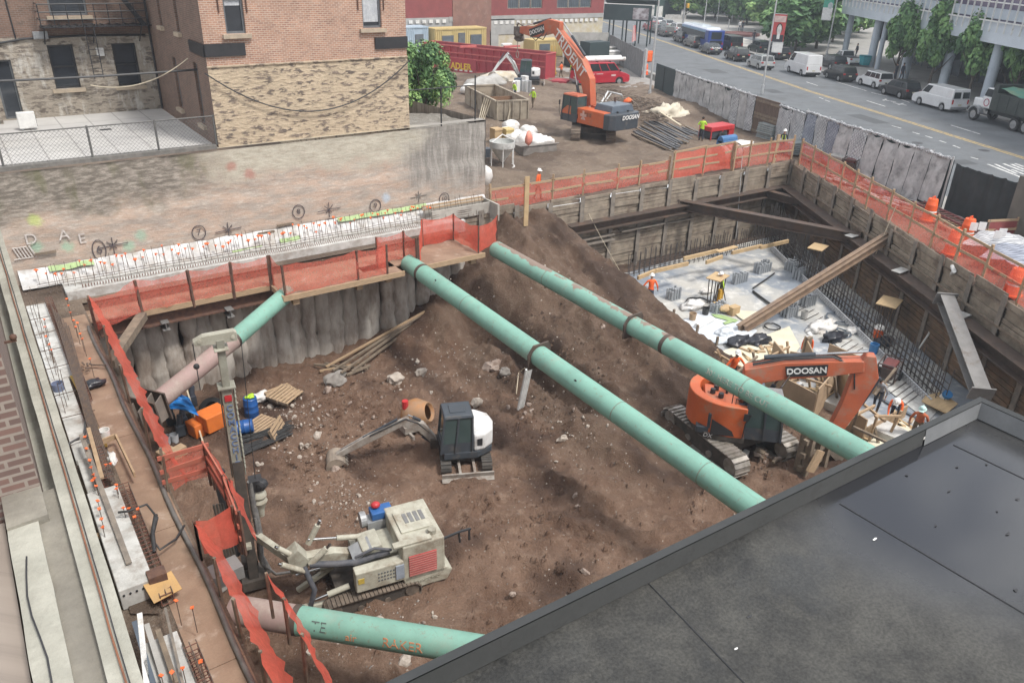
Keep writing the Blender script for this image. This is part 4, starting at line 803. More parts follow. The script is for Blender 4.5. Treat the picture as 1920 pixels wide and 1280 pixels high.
# === machines (local frame: x forward, y left, z up)
def lthing(name,label,cat,loc,rz=0,group=None):
 t=thing(name,label,cat,loc,rz,group);OFF[t.name]=None;return t
M_org=M('excavator orange',(.56,.125,.04),(.5,.105,.033),1.2,.42,.05,20,dirt=(.4,.2,.12),da=.35,ds=1.6)
M_orgd=M('dusty excavator orange',(.5,.125,.055),(.42,.105,.05),1.2,.55,.08,20,dirt=(.36,.2,.14),da=.45,ds=1.6)
M_char=M('charcoal machine paint',(.055,.066,.08),(.045,.055,.068),1.5,.45,.05,20,dirt=(.12,.11,.1),da=.3);M_slate=M('slate machine paint',(.1,.125,.155),(.085,.105,.135),1.5,.4)
M_trk=M('muddy track steel',(.17,.135,.105),(.1,.08,.065),2.5,.85,.3,25,dirt=(.24,.19,.15),da=.5);M_trkr=M('rubber track',(.06,.056,.052),(.09,.08,.07),3,.9,.2);M_trks=M('worn shoe steel',(.36,.33,.3),(.26,.24,.21),3,.5,.1,20,metal=.4,dirt=(.16,.13,.1),da=.4)
M_und=M('undercarriage',(.05,.043,.038),(.085,.07,.058),3,.85,.2);M_cyl=M('dark cylinder',(.05,.06,.075),(.04,.045,.055),3,.4);M_chrome=M('chrome rod',(.6,.6,.6),rough=.18,metal=1);M_hose=M('black hose',(.022,.022,.024),(.04,.04,.04),6,.55)
M_mw=M('white machine paint',(.72,.73,.73),(.62,.62,.62),1.5,.4,dirt=(.4,.36,.32),da=.35);M_mgr=M('muddy grey boom',(.36,.34,.31),(.27,.24,.21),2.5,.8,.2,20,dirt=(.2,.15,.12),da=.5,ds=2)
M_red=M('red paint',(.5,.035,.04),(.42,.03,.035),2,.45);G_cab=glass('cab glass',(.03,.05,.05),.06);M_galv0=M('wet silver cover',(.34,.37,.4),(.26,.29,.32),3,.25,metal=.3);M_bkt=M('worn bucket steel',(.3,.25,.2),(.2,.165,.135),2.5,.75,.2)
def track(par,y,L_,H,W,n,mshoe,mbelt,grouser=.03,x0=0,z0=0):
 t=MB();r=H/2-.05;s=L_/2-H/2;per=4*s+2*math.pi*r
 def at(u):
  u%=per
  if u<2*s:return V(-s+u,0,r*2+.05),0
  u-=2*s
  if u<math.pi*r:a=u/r;return V(s+r*math.sin(a),0,r+.05+r*math.cos(a)),a
  u-=math.pi*r
  if u<2*s:return V(s-u,0,.05),math.pi
  u-=2*s;a=u/r;return V(-s-r*math.sin(a),0,r+.05-r*math.cos(a)),math.pi+a
 for i in range(n):
  p,a=at(per*i/n);rot=Matrix.Rotation(a,3,'Y');c=p+V(x0,y,z0)
  t.box(c,(per/n*.88,W,.035),rot);t.box(c+rot@V(per/n*.3,0,grouser),(.03,W*.98,grouser*1.6),rot)
 tr=t.build('track',mshoe,par,local=True)
 b=MB();k=28;pol=[]
 for i in range(k):p,a=at(per*i/k);q=p-(V(math.sin(a),0,math.cos(a))*.045);pol.append((q.x,q.z))
 b.prism(pol[::-1]if 0 else pol,(x0,y,z0),(1,0,0),(0,0,1),W*.55);b.build('track_frame',mbelt,tr,local=True)
 for xx,nm,rr in((-s,'sprocket',r*.8),(s,'idler',r*.8),(-s*.35,'roller',r*.35),(s*.35,'roller',r*.35)):
  b=MB();b.tube((x0+xx,y-W*.36,z0+r+.05-(0 if nm!='roller' else r*.5)),(x0+xx,y+W*.36,z0+r+.05-(0 if nm!='roller' else r*.5)),rr,n=14);b.build(nm,mshoe,tr,local=True,smooth=50)
 return tr
def cab(par,x0,x1,y0,y1,z0,z1,m,mroof,slope=.25,low=.35):
 b=MB();p=.07;f=(x1-x0)
 A=lambda x,z:x-(slope*(z-z0)/(z1-z0)if x>(x0+x1)/2 else 0)
 for x in(x0,(x0*.45+x1*.55),x1):
  for y in(y0,y1):b.beam((A(x,z0),y,z0),(A(x,z1),y,z1),p,p,(1,0,0))
 zl=z0+(z1-z0)*low;b.box(((x0+x1)/2,(y0+y1)/2,(z0+zl)/2),(x1-x0-.03,y1-y0-.03,zl-z0));c=b.build('cab',m,par,local=True)
 r=MB();r.box(((x0+A(x1,z1))/2,(y0+y1)/2,z1+.04),(A(x1,z1)-x0+.1,y1-y0+.1,.12),taper=(.92,.9));r.box(((x0+A(x1,z1))/2,(y0+y1)/2,z1+.11),((x1-x0)*.5,(y1-y0)*.55,.05));r.build('cab_roof',mroof,c,local=True,bevel=.03)
 for y in(y0+.01,y1-.01):
  for a,d in((x0,x0*.45+x1*.55),(x0*.45+x1*.55,x1)):
   g=MB();g.add([(a,y,zl),(d,y,zl),(A(d,z1),y,z1),(A(a,z1)if a>x0 else a,y,z1)],[(0,1,2,3)]);g.build('window',G_cab,c,local=True)
 for x in(x0+.01,x1-.01):g=MB();g.add([(A(x,zl),y0,zl),(A(x,zl),y1,zl),(A(x,z1),y1,z1),(A(x,z1),y0,z1)],[(0,1,2,3)]);g.build('window',G_cab,c,local=True)
 s=MB();s.box(((x0+x1)/2-.1,(y0+y1)/2,z0+.75),(.5,.5,.15));s.box(((x0+x1)/2-.3,(y0+y1)/2,z0+1.1),(.12,.46,.6));s.build('seat',M_black,c,local=True,bevel=.03);return c
def limb(par,nm,pts,th,w,m,y=0,bevel=.03):
 n=len(pts);up=[];dn=[]
 for i,(x,z)in enumerate(pts):
  a=Vector(pts[max(i-1,0)]);c=Vector(pts[min(i+1,n-1)]);d=(c-a).normalized();k=th[i]/2;up.append((x-d.y*k,z+d.x*k));dn.append((x+d.y*k,z-d.x*k))
 b=MB();b.prism(dn+up[::-1],(0,y,0),(1,0,0),(0,0,1),w);return b.build(nm,m,par,local=True,bevel=bevel)
def ram(par,a,c,r,f=.55,y=0,m=None):
 a=V(a[0],y,a[1]);c=V(c[0],y,c[1]);b=MB();b.tube(a,a.lerp(c,f),r,n=12);o=b.build('cylinder',m or M_cyl,par,local=True,smooth=50);b=MB();b.tube(a.lerp(c,f),c,r*.5,n=10);b.build('rod',M_chrome,o,local=True,smooth=50)
def hoses(par,sets,r=.025):
 for s in sets:b=MB();b.path(s,r,6);b.build('hose',M_hose,par,local=True,smooth=60)
def bucket(par,x,z,ang,R_,w,m,y=0):
 b=MB();pr=[(R_*math.cos(a),R_*math.sin(a))for a in[.2+i*.36 for i in range(10)]];inn=[(p[0]*.9,p[1]*.9)for p in pr]
 rot=Matrix.Rotation(ang,2);P=[tuple(rot@Vector(p)+Vector((x,z)))for p in pr+inn[::-1]];b.prism(P,(0,y,0),(1,0,0),(0,0,1),w)
 for k in(-1,1):b.prism([tuple(rot@Vector(p)+Vector((x,z)))for p in pr],(0,y+k*(w/2+.015),0),(1,0,0),(0,0,1),.03)
 e=rot@Vector(pr[-1])+Vector((x,z));d=(rot@Vector((pr[-1][0]-pr[-2][0],pr[-1][1]-pr[-2][1]))).normalized()
 o=b.build('bucket',m,par,local=True)
 for i in range(4):t=MB();yy=y+w*(-.4+.27*i);t.beam((e.x,yy,e.y),(e.x+d.x*.16,yy,e.y+d.y*.16),.08,.05);t.build('tooth',M_trks,o,local=True)
 return o
def bpx(base,th,pts):
 f=V(math.cos(R(th)),math.sin(R(th)),0);out=[]
 for p in pts:q=PL(p[0],p[1],base,f)-Vector(base);out.append((q.dot(f),q.z))
 return out
B0=(40.2,46.8,.12);TH=95;ex=lthing('excavator','large orange excavator with charcoal counterweight standing on the dirt above the pit','excavator',B0,R(TH))
und=Matrix.Rotation(R(49.7-TH),3,'Z')
def rotpart(o,rz):o.rotation_euler=(0,0,rz);return o
for y in(-1.32,1.32):rotpart(track(ex,y,4.7,1.02,.72,46,M_trk,M_und),R(49.7-TH))
b=MB();b.box((0,0,.75),(2.4,2.0,.45));b.tube((0,0,.9),(0,0,1.15),.75,n=24);rotpart(b.build('undercarriage',M_und,ex,local=True),R(49.7-TH))
b=MB();b.box((-.75,1.1,1.78),(3.6,1.05,1.1));b.box((-.75,-1.1,1.72),(3.6,1.05,1.0));b.box((-.6,0,1.55),(3.9,1.2,.7));b.box((1.55,-1.05,1.5),(1.0,1.1,.7));b.build('house',M_org,ex,local=True,bevel=.05)
b=MB();b.prism([(-.05+.0,0),(.35,.02),(1.1,-.55),(1.1,-.62),(-.05,-.62)],(.95,1.64,2.35),(1,0,0),(0,0,1),.03);b.build('side_panel',M_org,ex,local=True)
b=MB();K=[(-2.5,-1.62),(-2.5,1.62),(-3.05,1.6),(-3.35,1.2),(-3.45,0),(-3.35,-1.2),(-3.05,-1.6)];b.prism(K[::-1],(0,0,1.72),(1,0,0),(0,1,0),1.15);b.build('counterweight',M_char,ex,local=True,bevel=.08)
b=MB();b.box((-1.75,-.25,2.52),(1.9,2.4,.5),taper=(.88,.86));b.build('engine_hood',M_slate,ex,local=True,bevel=.05)
for y in(-.6,.5):b=MB();b.box((-2.85,y,2.36),(.12,.1,.12));b.build('lifting_eye',M_black,ex,local=True)
b=MB();b.tube((-1.2,-.9,2.7),(-1.2,-.9,3.1),.09);b.build('exhaust',M_rust,ex,local=True)
c=cab(ex,.25,1.95,.72,1.66,1.2,3.12,M_char,M_orgd,.2,.33)
b=MB();b.box((2.1,1.75,2.5),(.05,.1,.34));b.path([(1.9,1.7,1.3),(2.05,1.8,1.9),(2.1,1.75,2.5)],.02,5);b.build('mirror',M_black,c,local=True)
b=MB();[b.tube((x,-1.5,2.1),(x,-1.5,3.0),.02,n=6)for x in(.5,1.4)];b.path([(.5,-1.5,3.0),(1.4,-1.5,3.0),(1.9,-1.5,2.2)],.02,6);b.build('handrail',M_black,ex,local=True)
b=MB();[b.box((-.6-.28*i,1.63,1.98),(.22,.02,.28))for i in range(3)];b.build('vent',M('dark orange vent',(.3,.1,.05)),ex,local=True)
b=MB();b.box((.25,1.63,1.7),(.22,.03,.3));b.build('step_recess',M_black,ex,local=True)
b=MB();b.box((-3.47,0,1.72),(.02,2.5,.5));
text('DOOSAN',.42,(-3.48,-.28,2.02),(0,-1,0),(0,0,1),'decal',M_white,ex,shear=.15,bold=.012)
text('+',1.15,(-.45,1.64,1.83),(-1,0,0),(0,0,1),'emblem',M('faded emblem',(.66,.42,.36),rough=.7),ex,bold=.05);text('x',.8,(-.45,1.643,1.83),(-1,0,0),(0,0,1),'emblem',M('faded emblem',(.6,.4,.36)),ex,bold=.03)
bm_=bpx(B0,TH,[(1113,186),(1103,152),(1089,122),(1068,92),(1046,58)]);bm_[0]=(.45,2.3)
bo=limb(ex,'boom',bm_,[.6,1.0,1.15,.95,.55],.62,M_orgd);sk=bpx(B0,TH,[(1053,52),(1032,50),(1005,60),(978,56)])
stick=limb(ex,'stick',sk,[.8,1.1,.85,.5],.45,M_orgd)
ram(ex,(bm_[1][0]+.2,bm_[0][1]-.35),(bm_[2][0]+.35,bm_[2][1]-.3),.11,.6,.34);ram(ex,(bm_[1][0]+.2,bm_[0][1]-.35),(bm_[2][0]+.35,bm_[2][1]-.3),.11,.6,-.34)
ram(ex,(bm_[2][0]-.4,bm_[2][1]+.7),(sk[0][0]-.2,sk[0][1]+.35),.11,.6)
ram(ex,(sk[1][0],sk[1][1]+.55),(sk[3][0]-.2,sk[3][1]+.25),.09,.6)
hoses(ex,[[(x+.55,yy,z+.55)for x,z in bm_[:4]]for yy in(-.2,-.1,0,.1,.2)]+[[(sk[1][0]+.1,.2,sk[1][1]-.4),(sk[1][0]+.5,.25,sk[1][1]-1.0),(sk[2][0]-.4,.25,sk[1][1]-.9),(sk[2][0],.2,sk[2][1]-.4)],[(sk[1][0]+.5,.22,sk[1][1]-.5),(sk[2][0]-.3,.26,sk[1][1]-1.15),(sk[2][0]+.4,.2,sk[2][1]-.3)]],.035)
def along(par,s,pts,i,side,size,f=.5,m=None,plate=None,w=.32,dz=0,shear=0):
 a=Vector((pts[i][0],0,pts[i][1]));c=Vector((pts[i+1][0],0,pts[i+1][1]));d=(a-c).normalized()if side>0 else(c-a).normalized();p=a.lerp(c,f)+V(0,side*w,dz);u=V(0,0,1);u=(u-d*u.dot(d)).normalized()
 if plate:b=MB();n=d.cross(u);b.prism([(-plate[0]/2,-plate[1]/2),(plate[0]/2,-plate[1]/2),(plate[0]/2+.05,plate[1]/2),(-plate[0]/2-.05,plate[1]/2)],p,d,u,.012);b.build('decal',M_black,par,local=True);p=p+V(0,side*.01,0)
 return text(s,size,p,d,u,'decal',m or M_white,par,shear=shear,bold=.01)
dd_=Vector((bm_[2][0]-bm_[4][0],0,bm_[2][1]-bm_[4][1])).normalized();mid=Vector((bm_[3][0],.33,bm_[3][1]));text('TRIDENT',1.05,mid+dd_*.3+V(-.12,0,-.1),dd_,(V(0,0,1)-dd_*dd_.z).normalized(),'decal',M_white,ex,bold=.012,space=1.05)
_=along(ex,'DOOSAN',sk,1,1,.42,.78,plate=(1.75,.62),w=.24)
qx=lambda*p:V(p[0],0,p[1]);b=MB();sp=sk[3]
b.box((sp[0]+.35,0,sp[1]-.15),(.7,.5,.7));b.blob((sp[0]+.3,0,sp[1]-.45),(.45,.35,.5),.5,3,2);b.path([(sp[0]-.3,.1,sp[1]+.3),(sp[0]+.3,.15,sp[1]+.5),(sp[0]+.5,.1,sp[1])],.06,6);b.build('grapple',M('grapple steel',(.1,.085,.075),(.16,.13,.11),4,.7,.3),ex,local=True)
b=MB();b.path([(sp[0]+.45,0,sp[1]-.9),(sp[0]+.45,0,sp[1]-1.7)],.03,5);b.path([(sp[0]+.45+.16*math.cos(a),0,sp[1]-1.95+.28*math.sin(a))for a in[i*.6 for i in range(12)]],.03,5);b.build('lifting_hook',M_mgr,ex,local=True)
B1=(22.9,16.9,-4.9);TH1=-45;ex=lthing('excavator','orange short tailed excavator partly under the right strut down in the pit','excavator',B1,R(TH1))
for y in(-1.3,1.3):rotpart(track(ex,y,4.7,.95,.75,46,M_trks,M_und),R(-98-TH1))
b=MB();b.box((0,0,.7),(2.3,2.2,.4));b.tube((0,0,.85),(0,0,1.1),.7,n=24);rotpart(b.build('undercarriage',M_und,ex,local=True),R(-98-TH1))
b=MB();b.box((.1,0,1.25),(3.1,2.6,.3));b.box((-.1,-.75,1.7),(1.9,1.15,.7));b.build('house',M_char,ex,local=True,bevel=.04)
K=[(.35,-1.52),(.35,-1.25)]+[(1.3*math.cos(k)-.1,1.2*math.sin(k))for k in[R(265-11*i)for i in range(16)]]+[(1.72*math.cos(k)-.1,1.52*math.sin(k))for k in[R(100+11*i)for i in range(16)]]
b=MB();b.prism(K,(0,0,1.85),(1,0,0),(0,1,0),1.35);b.build('counterweight',M_org,ex,local=True,bevel=.16,smooth=50)
b=MB();b.prism([(-1.72+.0,0),(-1.5,-.98),(-1.08,-1.4),(-.4,-1.5),(.4,-1.5),(.4,-1.3),(-1.2,-.6),(-1.2,.8),(-1.45,1.0)],(0,0,1.08),(1,0,0),(0,1,0),.22);b.build('bumper',M_und,ex,local=True)
b=MB();b.box((-.55,-.3,2.2),(1.3,1.7,.25));b.build('engine_hood',M_orgd,ex,local=True,bevel=.04)
b=MB();b.box((.15,-.95,2.05),(.7,.9,.3));b.build('deck',M_slate,ex,local=True,bevel=.03)
for x,y in((-.6,-.5),(-.9,-.2),(-.75,.1)):b=MB();b.lathe([(.0,.2),(.1,.18),(.11,0)],(x,y,2.35),12);b.tube((x,y,2.3),(x,y,2.45),.05);b.build('cap',M_black,ex,local=True)
b=MB();b.tube((-.35,-.1,2.3),(-.35,-.1,3.0),.05);b.build('exhaust',M_black,ex,local=True)
b=MB();[b.path([(-.1,-1.2+k,2.2),(-.1,-1.2+k,2.75),(.9,-1.2+k,2.75),(1.1,-1.2+k,1.6)],.022,6)for k in(0,)];b.path([(-.2,.3,2.3),(-.2,.3,2.8),(-.2,-.9,2.75),(-.2,-.9,2.3)],.02,6);b.build('handrail',M_black,ex,local=True)
b=MB();b.box((.5,.95,1.9),(1.5,.85,.9));b.build('fuel_tank',M_slate,ex,local=True,bevel=.06);b=MB();b.box((-.35,.75,2.42),(.9,.7,.25));b.build('filter_housing',M_galv0,ex,local=True,bevel=.05)
cab(ex,.35,1.75,-1.45,-.55,1.15,2.95,M_char,M_grey,.15,.3)
b=MB();[b.path([(.3,-1.55,1.2),(.32,-1.58,1.9),(.5,-1.55,2.3)],.025,6)];b.box((.32,-1.6,2.2),(.2,.05,.3));b.build('mirror',M_black,ex,local=True)
b=MB();n_=V(-.45,-.9,0).normalized();b.prism([(-.5,.3),(.3,-.15),(.42,-.38),(-.5,-.38)],(-.42,-1.515,1.62),(1,0,0),(0,0,1),.012);b.build('decal',M_black,ex,local=True)
text('DX',.24,(-1.0,-1.45,1.12),(.86,-.2,0),(0,0,1),'decal',M_white,ex,shear=.2)
bm_=bpx(B1,TH1,[(1400,728),(1412,700),(1470,690),(1560,686),(1618,682)]);bm_[0]=(.45,1.9)
limb(ex,'boom',bm_,[.6,.9,.72,.62,.45],.55,M_orgd);sk=bpx(B1,TH1,[(1632,664),(1622,700),(1592,760),(1563,806)])
limb(ex,'stick',sk,[.35,.95,.7,.5],.42,M_orgd)
ram(ex,(bm_[1][0]+.3,bm_[1][1]+.75),(sk[0][0]-.1,sk[0][1]+.1),.1,.5);ram(ex,(bm_[0][0]+.5,bm_[0][1]-.5),(bm_[2][0]+.2,bm_[2][1]-.1),.1,.6,.37);ram(ex,(bm_[0][0]+.5,bm_[0][1]-.5),(bm_[2][0]+.2,bm_[2][1]-.1),.1,.6,-.37)
ram(ex,(sk[1][0]+.55,sk[1][1]-.1),(sk[3][0]+.45,sk[3][1]+.3),.08,.55)
hoses(ex,[[(x-.1,yy,z+.48)for x,z in bm_[1:4]]+[(sk[1][0]-.5,yy,sk[1][1]+.35),(sk[1][0]-.3,yy,sk[1][1]-.6)]for yy in(-.22,-.1,.05)],.03)
hoses(ex,[[(.3+.05*k,-.5+.1*k,2.2),(.5,-.5+.1*k,2.9),(.75,-.3+.08*k,2.5)]for k in range(4)],.03)
_=along(ex,'DOOSAN',bm_,2,-1,.34,.45,plate=(1.45,.46),w=.31)
b=MB();t_=sk[3];b.box((t_[0]-.1,0,t_[1]-.2),(.4,.5,.4));b.build('linkage',M_und,ex,local=True);bucket(ex,t_[0]-.1,t_[1]-.75,-1.0,.62,1.0,M_bkt)
def mini(label,loc,th,uth,elb,tip,bk,scale=1,arm_m=None,blade=True):
 ex=lthing('mini_excavator',label,'mini excavator',loc,R(th));rz=R(uth-th)
 for y in(-.78,.78):rotpart(track(ex,y,2.4,.56,.4,40,M_trkr,M_und,.015),rz)
 b=MB();b.box((0,0,.42),(1.3,1.2,.25));b.tube((0,0,.5),(0,0,.62),.45,n=20);rotpart(b.build('undercarriage',M_und,ex,local=True),rz)
 if blade:
  b=MB();b.prism([(1.55,.03),(1.62,.03),(1.7,.12),(1.6,.25),(1.63,.42),(1.55,.42)],(0,0,0),(1,0,0),(0,0,1),1.96);o=rotpart(b.build('blade',M_mgr,ex,local=True),rz)
  b=MB();[b.beam((.5,y,.35),(1.58,y,.25),.1,.12)for y in(-.28,.28)];b.build('blade_arm',M_mgr,o,local=True)
 b=MB();K=[(.9,-.9),(.9,.9),(-.4,.95),(-1.0,.6),(-1.12,0),(-1.0,-.6),(-.4,-.95)];b.prism(K,(0,0,.76),(1,0,0),(0,1,0),.28);b.build('house',M_char,ex,local=True,bevel=.04)
 K=[(-.25,-.95),(-.1,-.2),(-.25,.95),(-.65,.88),(-1.03,.55),(-1.15,0),(-1.03,-.55),(-.65,-.88)];b=MB();b.prism(K[::-1],(0,0,1.28),(1,0,0),(0,1,0),.76);b.build('counterweight',M_mw,ex,local=True,bevel=.1)
 b=MB();b.box((.3,-.62,1.15),(1.1,.62,.5));b.build('side_cover',M_mw,ex,local=True,bevel=.05)
 b=MB();b.box((-.45,.9,1.3),(.25,.06,.3));b.build('vent',M_black,ex,local=True)
 cab(ex,-.2,1.0,-.1,.9,.9,2.45,M_char,M_char,.15,.28)
 b=MB();b.box((1.05,-.25,.75),(.45,.4,.4));b.build('swing_post',M_und,ex,local=True)
 y=-.3;am=arm_m or M_mw
 limb(ex,'boom',[(1.15,.85),((1.15+elb[0])*.5-.1,(.85+elb[1])*.5+.2),elb],[.28,.4,.28],.26,am,y);limb(ex,'stick',[(elb[0]-.25,elb[1]+.12),((elb[0]+tip[0])/2,(elb[1]+tip[1])/2+.05),tip],[.22,.32,.2],.22,am,y)
 ram(ex,(1.2,.7),((1.15+elb[0])*.5+.1,(.85+elb[1])*.5-.05),.07,.6,y);ram(ex,((1.15+elb[0])*.5-.1,(.85+elb[1])*.5+.45),(elb[0]-.2,elb[1]+.3),.06,.6,y);ram(ex,(elb[0]+.2,elb[1]+.15),(tip[0]-.15,tip[1]+.22),.05,.6,y)
 hoses(ex,[[(1.2,y+.1,1.1),((1.15+elb[0])*.5,y+.12,(.85+elb[1])*.5+.4),(elb[0]-.1,y+.12,elb[1]+.2),((elb[0]+tip[0])/2,y+.12,(elb[1]+tip[1])/2+.2)]],.03)
 bucket(ex,tip[0]+.05,tip[1]-.3,bk,.38,.75,M_bkt,y);return ex
mini('white mini excavator with muddy arm and dozer blade in the middle of the pit',(13.25,21.85,-4.98),158,245,(2.3,1.75),(4.85,.55),-.7,arm_m=M_mgr)
q=Z(992,160,0);mini('small white mini excavator parked by the long red dumpster',(q.x,q.y,.1),140,-38,(2.6,2.9),(4.0,1.0),-1.2,blade=True)
D0=(7.25,17.55,-4.97);TD=170;M_crm=M('cream machine paint',(.5,.49,.41),(.4,.39,.32),1.8,.55,.08,20,dirt=(.24,.2,.15),da=.62,ds=1.5);M_crd=M('dusty cream paint',(.42,.41,.34),(.34,.33,.27),1.4,.7,.1,20,dirt=(.22,.19,.15),da=.5)
dr=lthing('drill_rig','cream crawler drill rig with a tall upright mast in the near left of the pit','drill rig',D0,R(TD));dr.scale=(.92,)*3
for y in(-.95,.95):track(dr,y,3.3,.7,.5,52,M_trk,M_und,.02,x0=.2)
b=MB();b.box((.2,0,.5),(2.2,1.5,.35));b.build('undercarriage',M_und,dr,local=True)
b=MB();b.box((-1.55,0,1.47),(1.45,2.2,1.48));b.prism([(-.75,-.28),(.75,-.28),(.75,.28),(-.75,.28),(-.95,.1)],(-1.6,0,.62),(1,0,0),(0,0,1),2.2);eh=b.build('engine_housing',M_crm,dr,local=True,bevel=.05)
b=MB();b.box((-1.55,-.1,2.24),(1.1,1.1,.06));b.box((-1.2,.95,2.25),(1.3,.25,.08));b.build('hatch',M_crm,eh,local=True,bevel=.02)
b=MB();[b.box((-1.9+.19*i,-.2,2.28),(.13,.5,.02))for i in range(4)];b.build('vent',M('grey mesh',(.2,.2,.2)),eh,local=True)
b=MB();b.tube((-1.95,.75,2.2),(-1.95,.75,2.38),.14,n=16);b.build('filler_cap',M_crd,eh,local=True)
b=MB();b.box((-1.5,1.11,1.35),(.95,.02,.85));b.build('radiator',M_red,eh,local=True);b=MB();[b.box((-1.5,1.13,.97+.095*i),(.95,.02,.05))for i in range(9)];b.build('louvre',M('pale red',(.5,.2,.18),rough=.6),eh,local=True)
text('COMACCHIO',.17,(-1.55,1.115,.62),(-1,0,0),(0,0,1),'decal',M_crd,dr)
b=MB();b.box((-.05,.93,1.28),(1.6,.4,.8));b.build('control_cabinet',M_crm,dr,local=True,bevel=.04)
b=MB();[b.box((.0-.1*i,1.14,1.45-.14*j),(.05,.02,.05))for i in range(6)for j in range(3)];b.build('gauges',M_frame,dr,local=True);b=MB();b.box((.58,1.14,1.35),(.2,.02,.2));b.build('warning_sign',M('yellow sign',(.55,.4,.08)),dr,local=True);b=MB();b.box((-.7,1.0,1.3),(.28,.35,.55));b.build('display',M('grey blue panel',(.3,.34,.4)),dr,local=True)
b=MB();b.box((-.2,-.1,1.35),(1.5,1.3,.6));b.prism([(0,0),(.8,0),(.75,.45),(.1,.5)],(-.4,.1,1.6),(1,0,0),(0,0,1),.9);b.build('body',M_crd,dr,local=True,bevel=.04)
b=MB();b.box((.35,.3,1.95),(.7,.7,.06),Matrix.Rotation(.35,3,'Y'));b.build('sloped_cover',M_grey,dr,local=True)
b=MB();b.box((-.75,-1.15,2.05),(.75,.5,.28));b.build('compressor',M('blue compressor',(.03,.12,.34),rough=.5),dr,local=True,bevel=.03);b=MB();b.blob((-.6,-1.25,2.3),(.17,.15,.12),0,1);b.build('red_tank',M_red,dr,local=True,smooth=180);b=MB();b.tube((-.2,-1.15,1.9),(-.0,-1.15,1.9),.28,n=18);b.box((-.55,-1.1,1.7),(.7,.5,.4));b.build('hose_reel',M_grey,dr,local=True)
b=MB();b.path([(-2.25,1.05,2.1),(-2.9,1.0,2.15),(-3.25,.95,2.1)],.05,6);b.path([(-2.8,1.0,2.15),(-2.85,1.0,1.7)],.04,5);b.path([(-3.2,.95,2.1),(-3.2,.95,1.65)],.04,5);b.build('tow_arm',M_black,dr,local=True)
limb(dr,'boom',[(.1,1.3),(1.2,1.75),(2.3,1.9)],[.4,.42,.35],.34,M_crm);ram(dr,(-.1,1.9),(1.9,2.4),.09,.55,-.25,M_crm);ram(dr,(.9,.95),(2.2,.75),.1,.55,.75,M_crd);ram(dr,(.8,.95),(2.4,.95),.1,.5,-.4,M_crd)
b=MB();b.prism([(0,0),(.5,.1),(.55,.75),(.2,1.0),(-.1,.5)],(2.1,0,1.5),(1,0,0),(0,0,1),.5);b.beam((1.2,.55,.25),(2.6,.75,.6),.18,.18);b.beam((2.4,-.5,.2),(1.2,-.4,.9),.16,.16);b.build('knuckle',M_crd,dr,local=True,bevel=.02)
ram(dr,(1.9,2.2),(1.45,3.0),.1,.8,-.3,M_crm);ram(dr,(2.0,1.9),(1.3,2.5),.1,.8,.35,M_crm);ram(dr,(2.2,1.95),(2.95,2.75),.09,.9,.1,M_crm);ram(dr,(2.15,1.75),(2.95,2.35),.09,.9,.45,M_crm)
b=MB();b.path([(2.0,.35,1.9),(1.2,.6,1.85),(.6,.65,1.75),(.0,.6,1.75),(-.5,.7,1.85)],.11,10);b.path([(2.2,.4,1.9),(2.0,.75,1.2),(2.2,.75,.5),(2.6,.4,.3),(2.95,.1,.3)],.09,10);b.path([(.6,.6,1.9),(0,.75,2.2),(-.55,.75,1.95)],.05,8);b.build('hose_bundle',M('blue grey hose wrap',(.06,.065,.08),(.1,.1,.11),6,.7,.3),dr,local=True,smooth=60)
iv=Matrix.Rotation(-R(TD),3,'Z');tl=lambda p:iv@(Vector(p)-Vector(D0))/.92
mb0=tl(Z(478,1095,-4.8));MY=Z(478,1095,-4.8).y;mt=tl(YP(408,612,MY+.1));md=(mt-mb0).normalized();ML=(mt-mb0).length;xs_=V(1,0,0);xs_=(xs_-md*xs_.dot(md)).normalized();ys_=md.cross(xs_)
mrot=Matrix((xs_,ys_,md)).transposed();mp=lambda s,x=0,y=0:mb0+md*s+xs_*x+ys_*y
mast=MB();mast.box(mp(ML*.27),(.3,.42,ML*.52),mrot);mast=mast.build('mast',M_und,dr,local=True)
b=MB();b.box(mp(ML*.63,.02),(.3,.36,ML*.33),mrot,taper=(.95,.85));b.box(mp(ML*.875),(.22,.28,ML*.17),mrot);b.box(mp(ML*.8),(.5,.5,.06),mrot);[b.box(mp(ML*.63,k,-.1),(.04,.18,ML*.34),mrot)for k in(-.2,.2)];[b.box(mp(ML*(.5+.02*i),-.21,.02),(.05,.3,.03),mrot)for i in range(15)];b.build('upper_mast',M('dusty grey mast',(.3,.3,.25),(.23,.225,.185),1.6,.75,.1,20,dirt=(.17,.15,.12),da=.5),mast,local=True,bevel=.02)
b=MB();b.prism([(-.48,-.14),(.66,-.14),(.72,.0),(.45,.14),(-.4,.18),(-.48,.12)],mp(ML*.965),xs_,md,.24);b.box(mp(ML*.93),(.4,.5,.06),mrot);b.build('crown',M_crd,mast,local=True,bevel=.02)
for k in(-.36,.54):b=MB();c=mp(ML*.965,k,0);b.tube(c-ys_*.15,c+ys_*.15,.055,n=12);b.build('sheave',M_crm,mast,local=True)
b=MB();b.path([mp(ML*.955,.72),mp(ML*.9,.72)],.015,5);b.blob(mp(ML*.88,.72),.09,.1,2);b.path([mp(ML*.8,.72),mp(ML*.88,.72)],.015,5);b.path([mp(ML*.95,-.58),mp(ML*.4,-.45)],.012,5);b.build('winch_rope',M_black,mast,local=True)
text('COMACCHIO',.5,mp(ML*.62,-.175,0),-md,-ys_ if False else(-md).cross(xs_),'decal',M('faded blue lettering',(.16,.22,.34),rough=.7),mast,space=1.25)if False else None
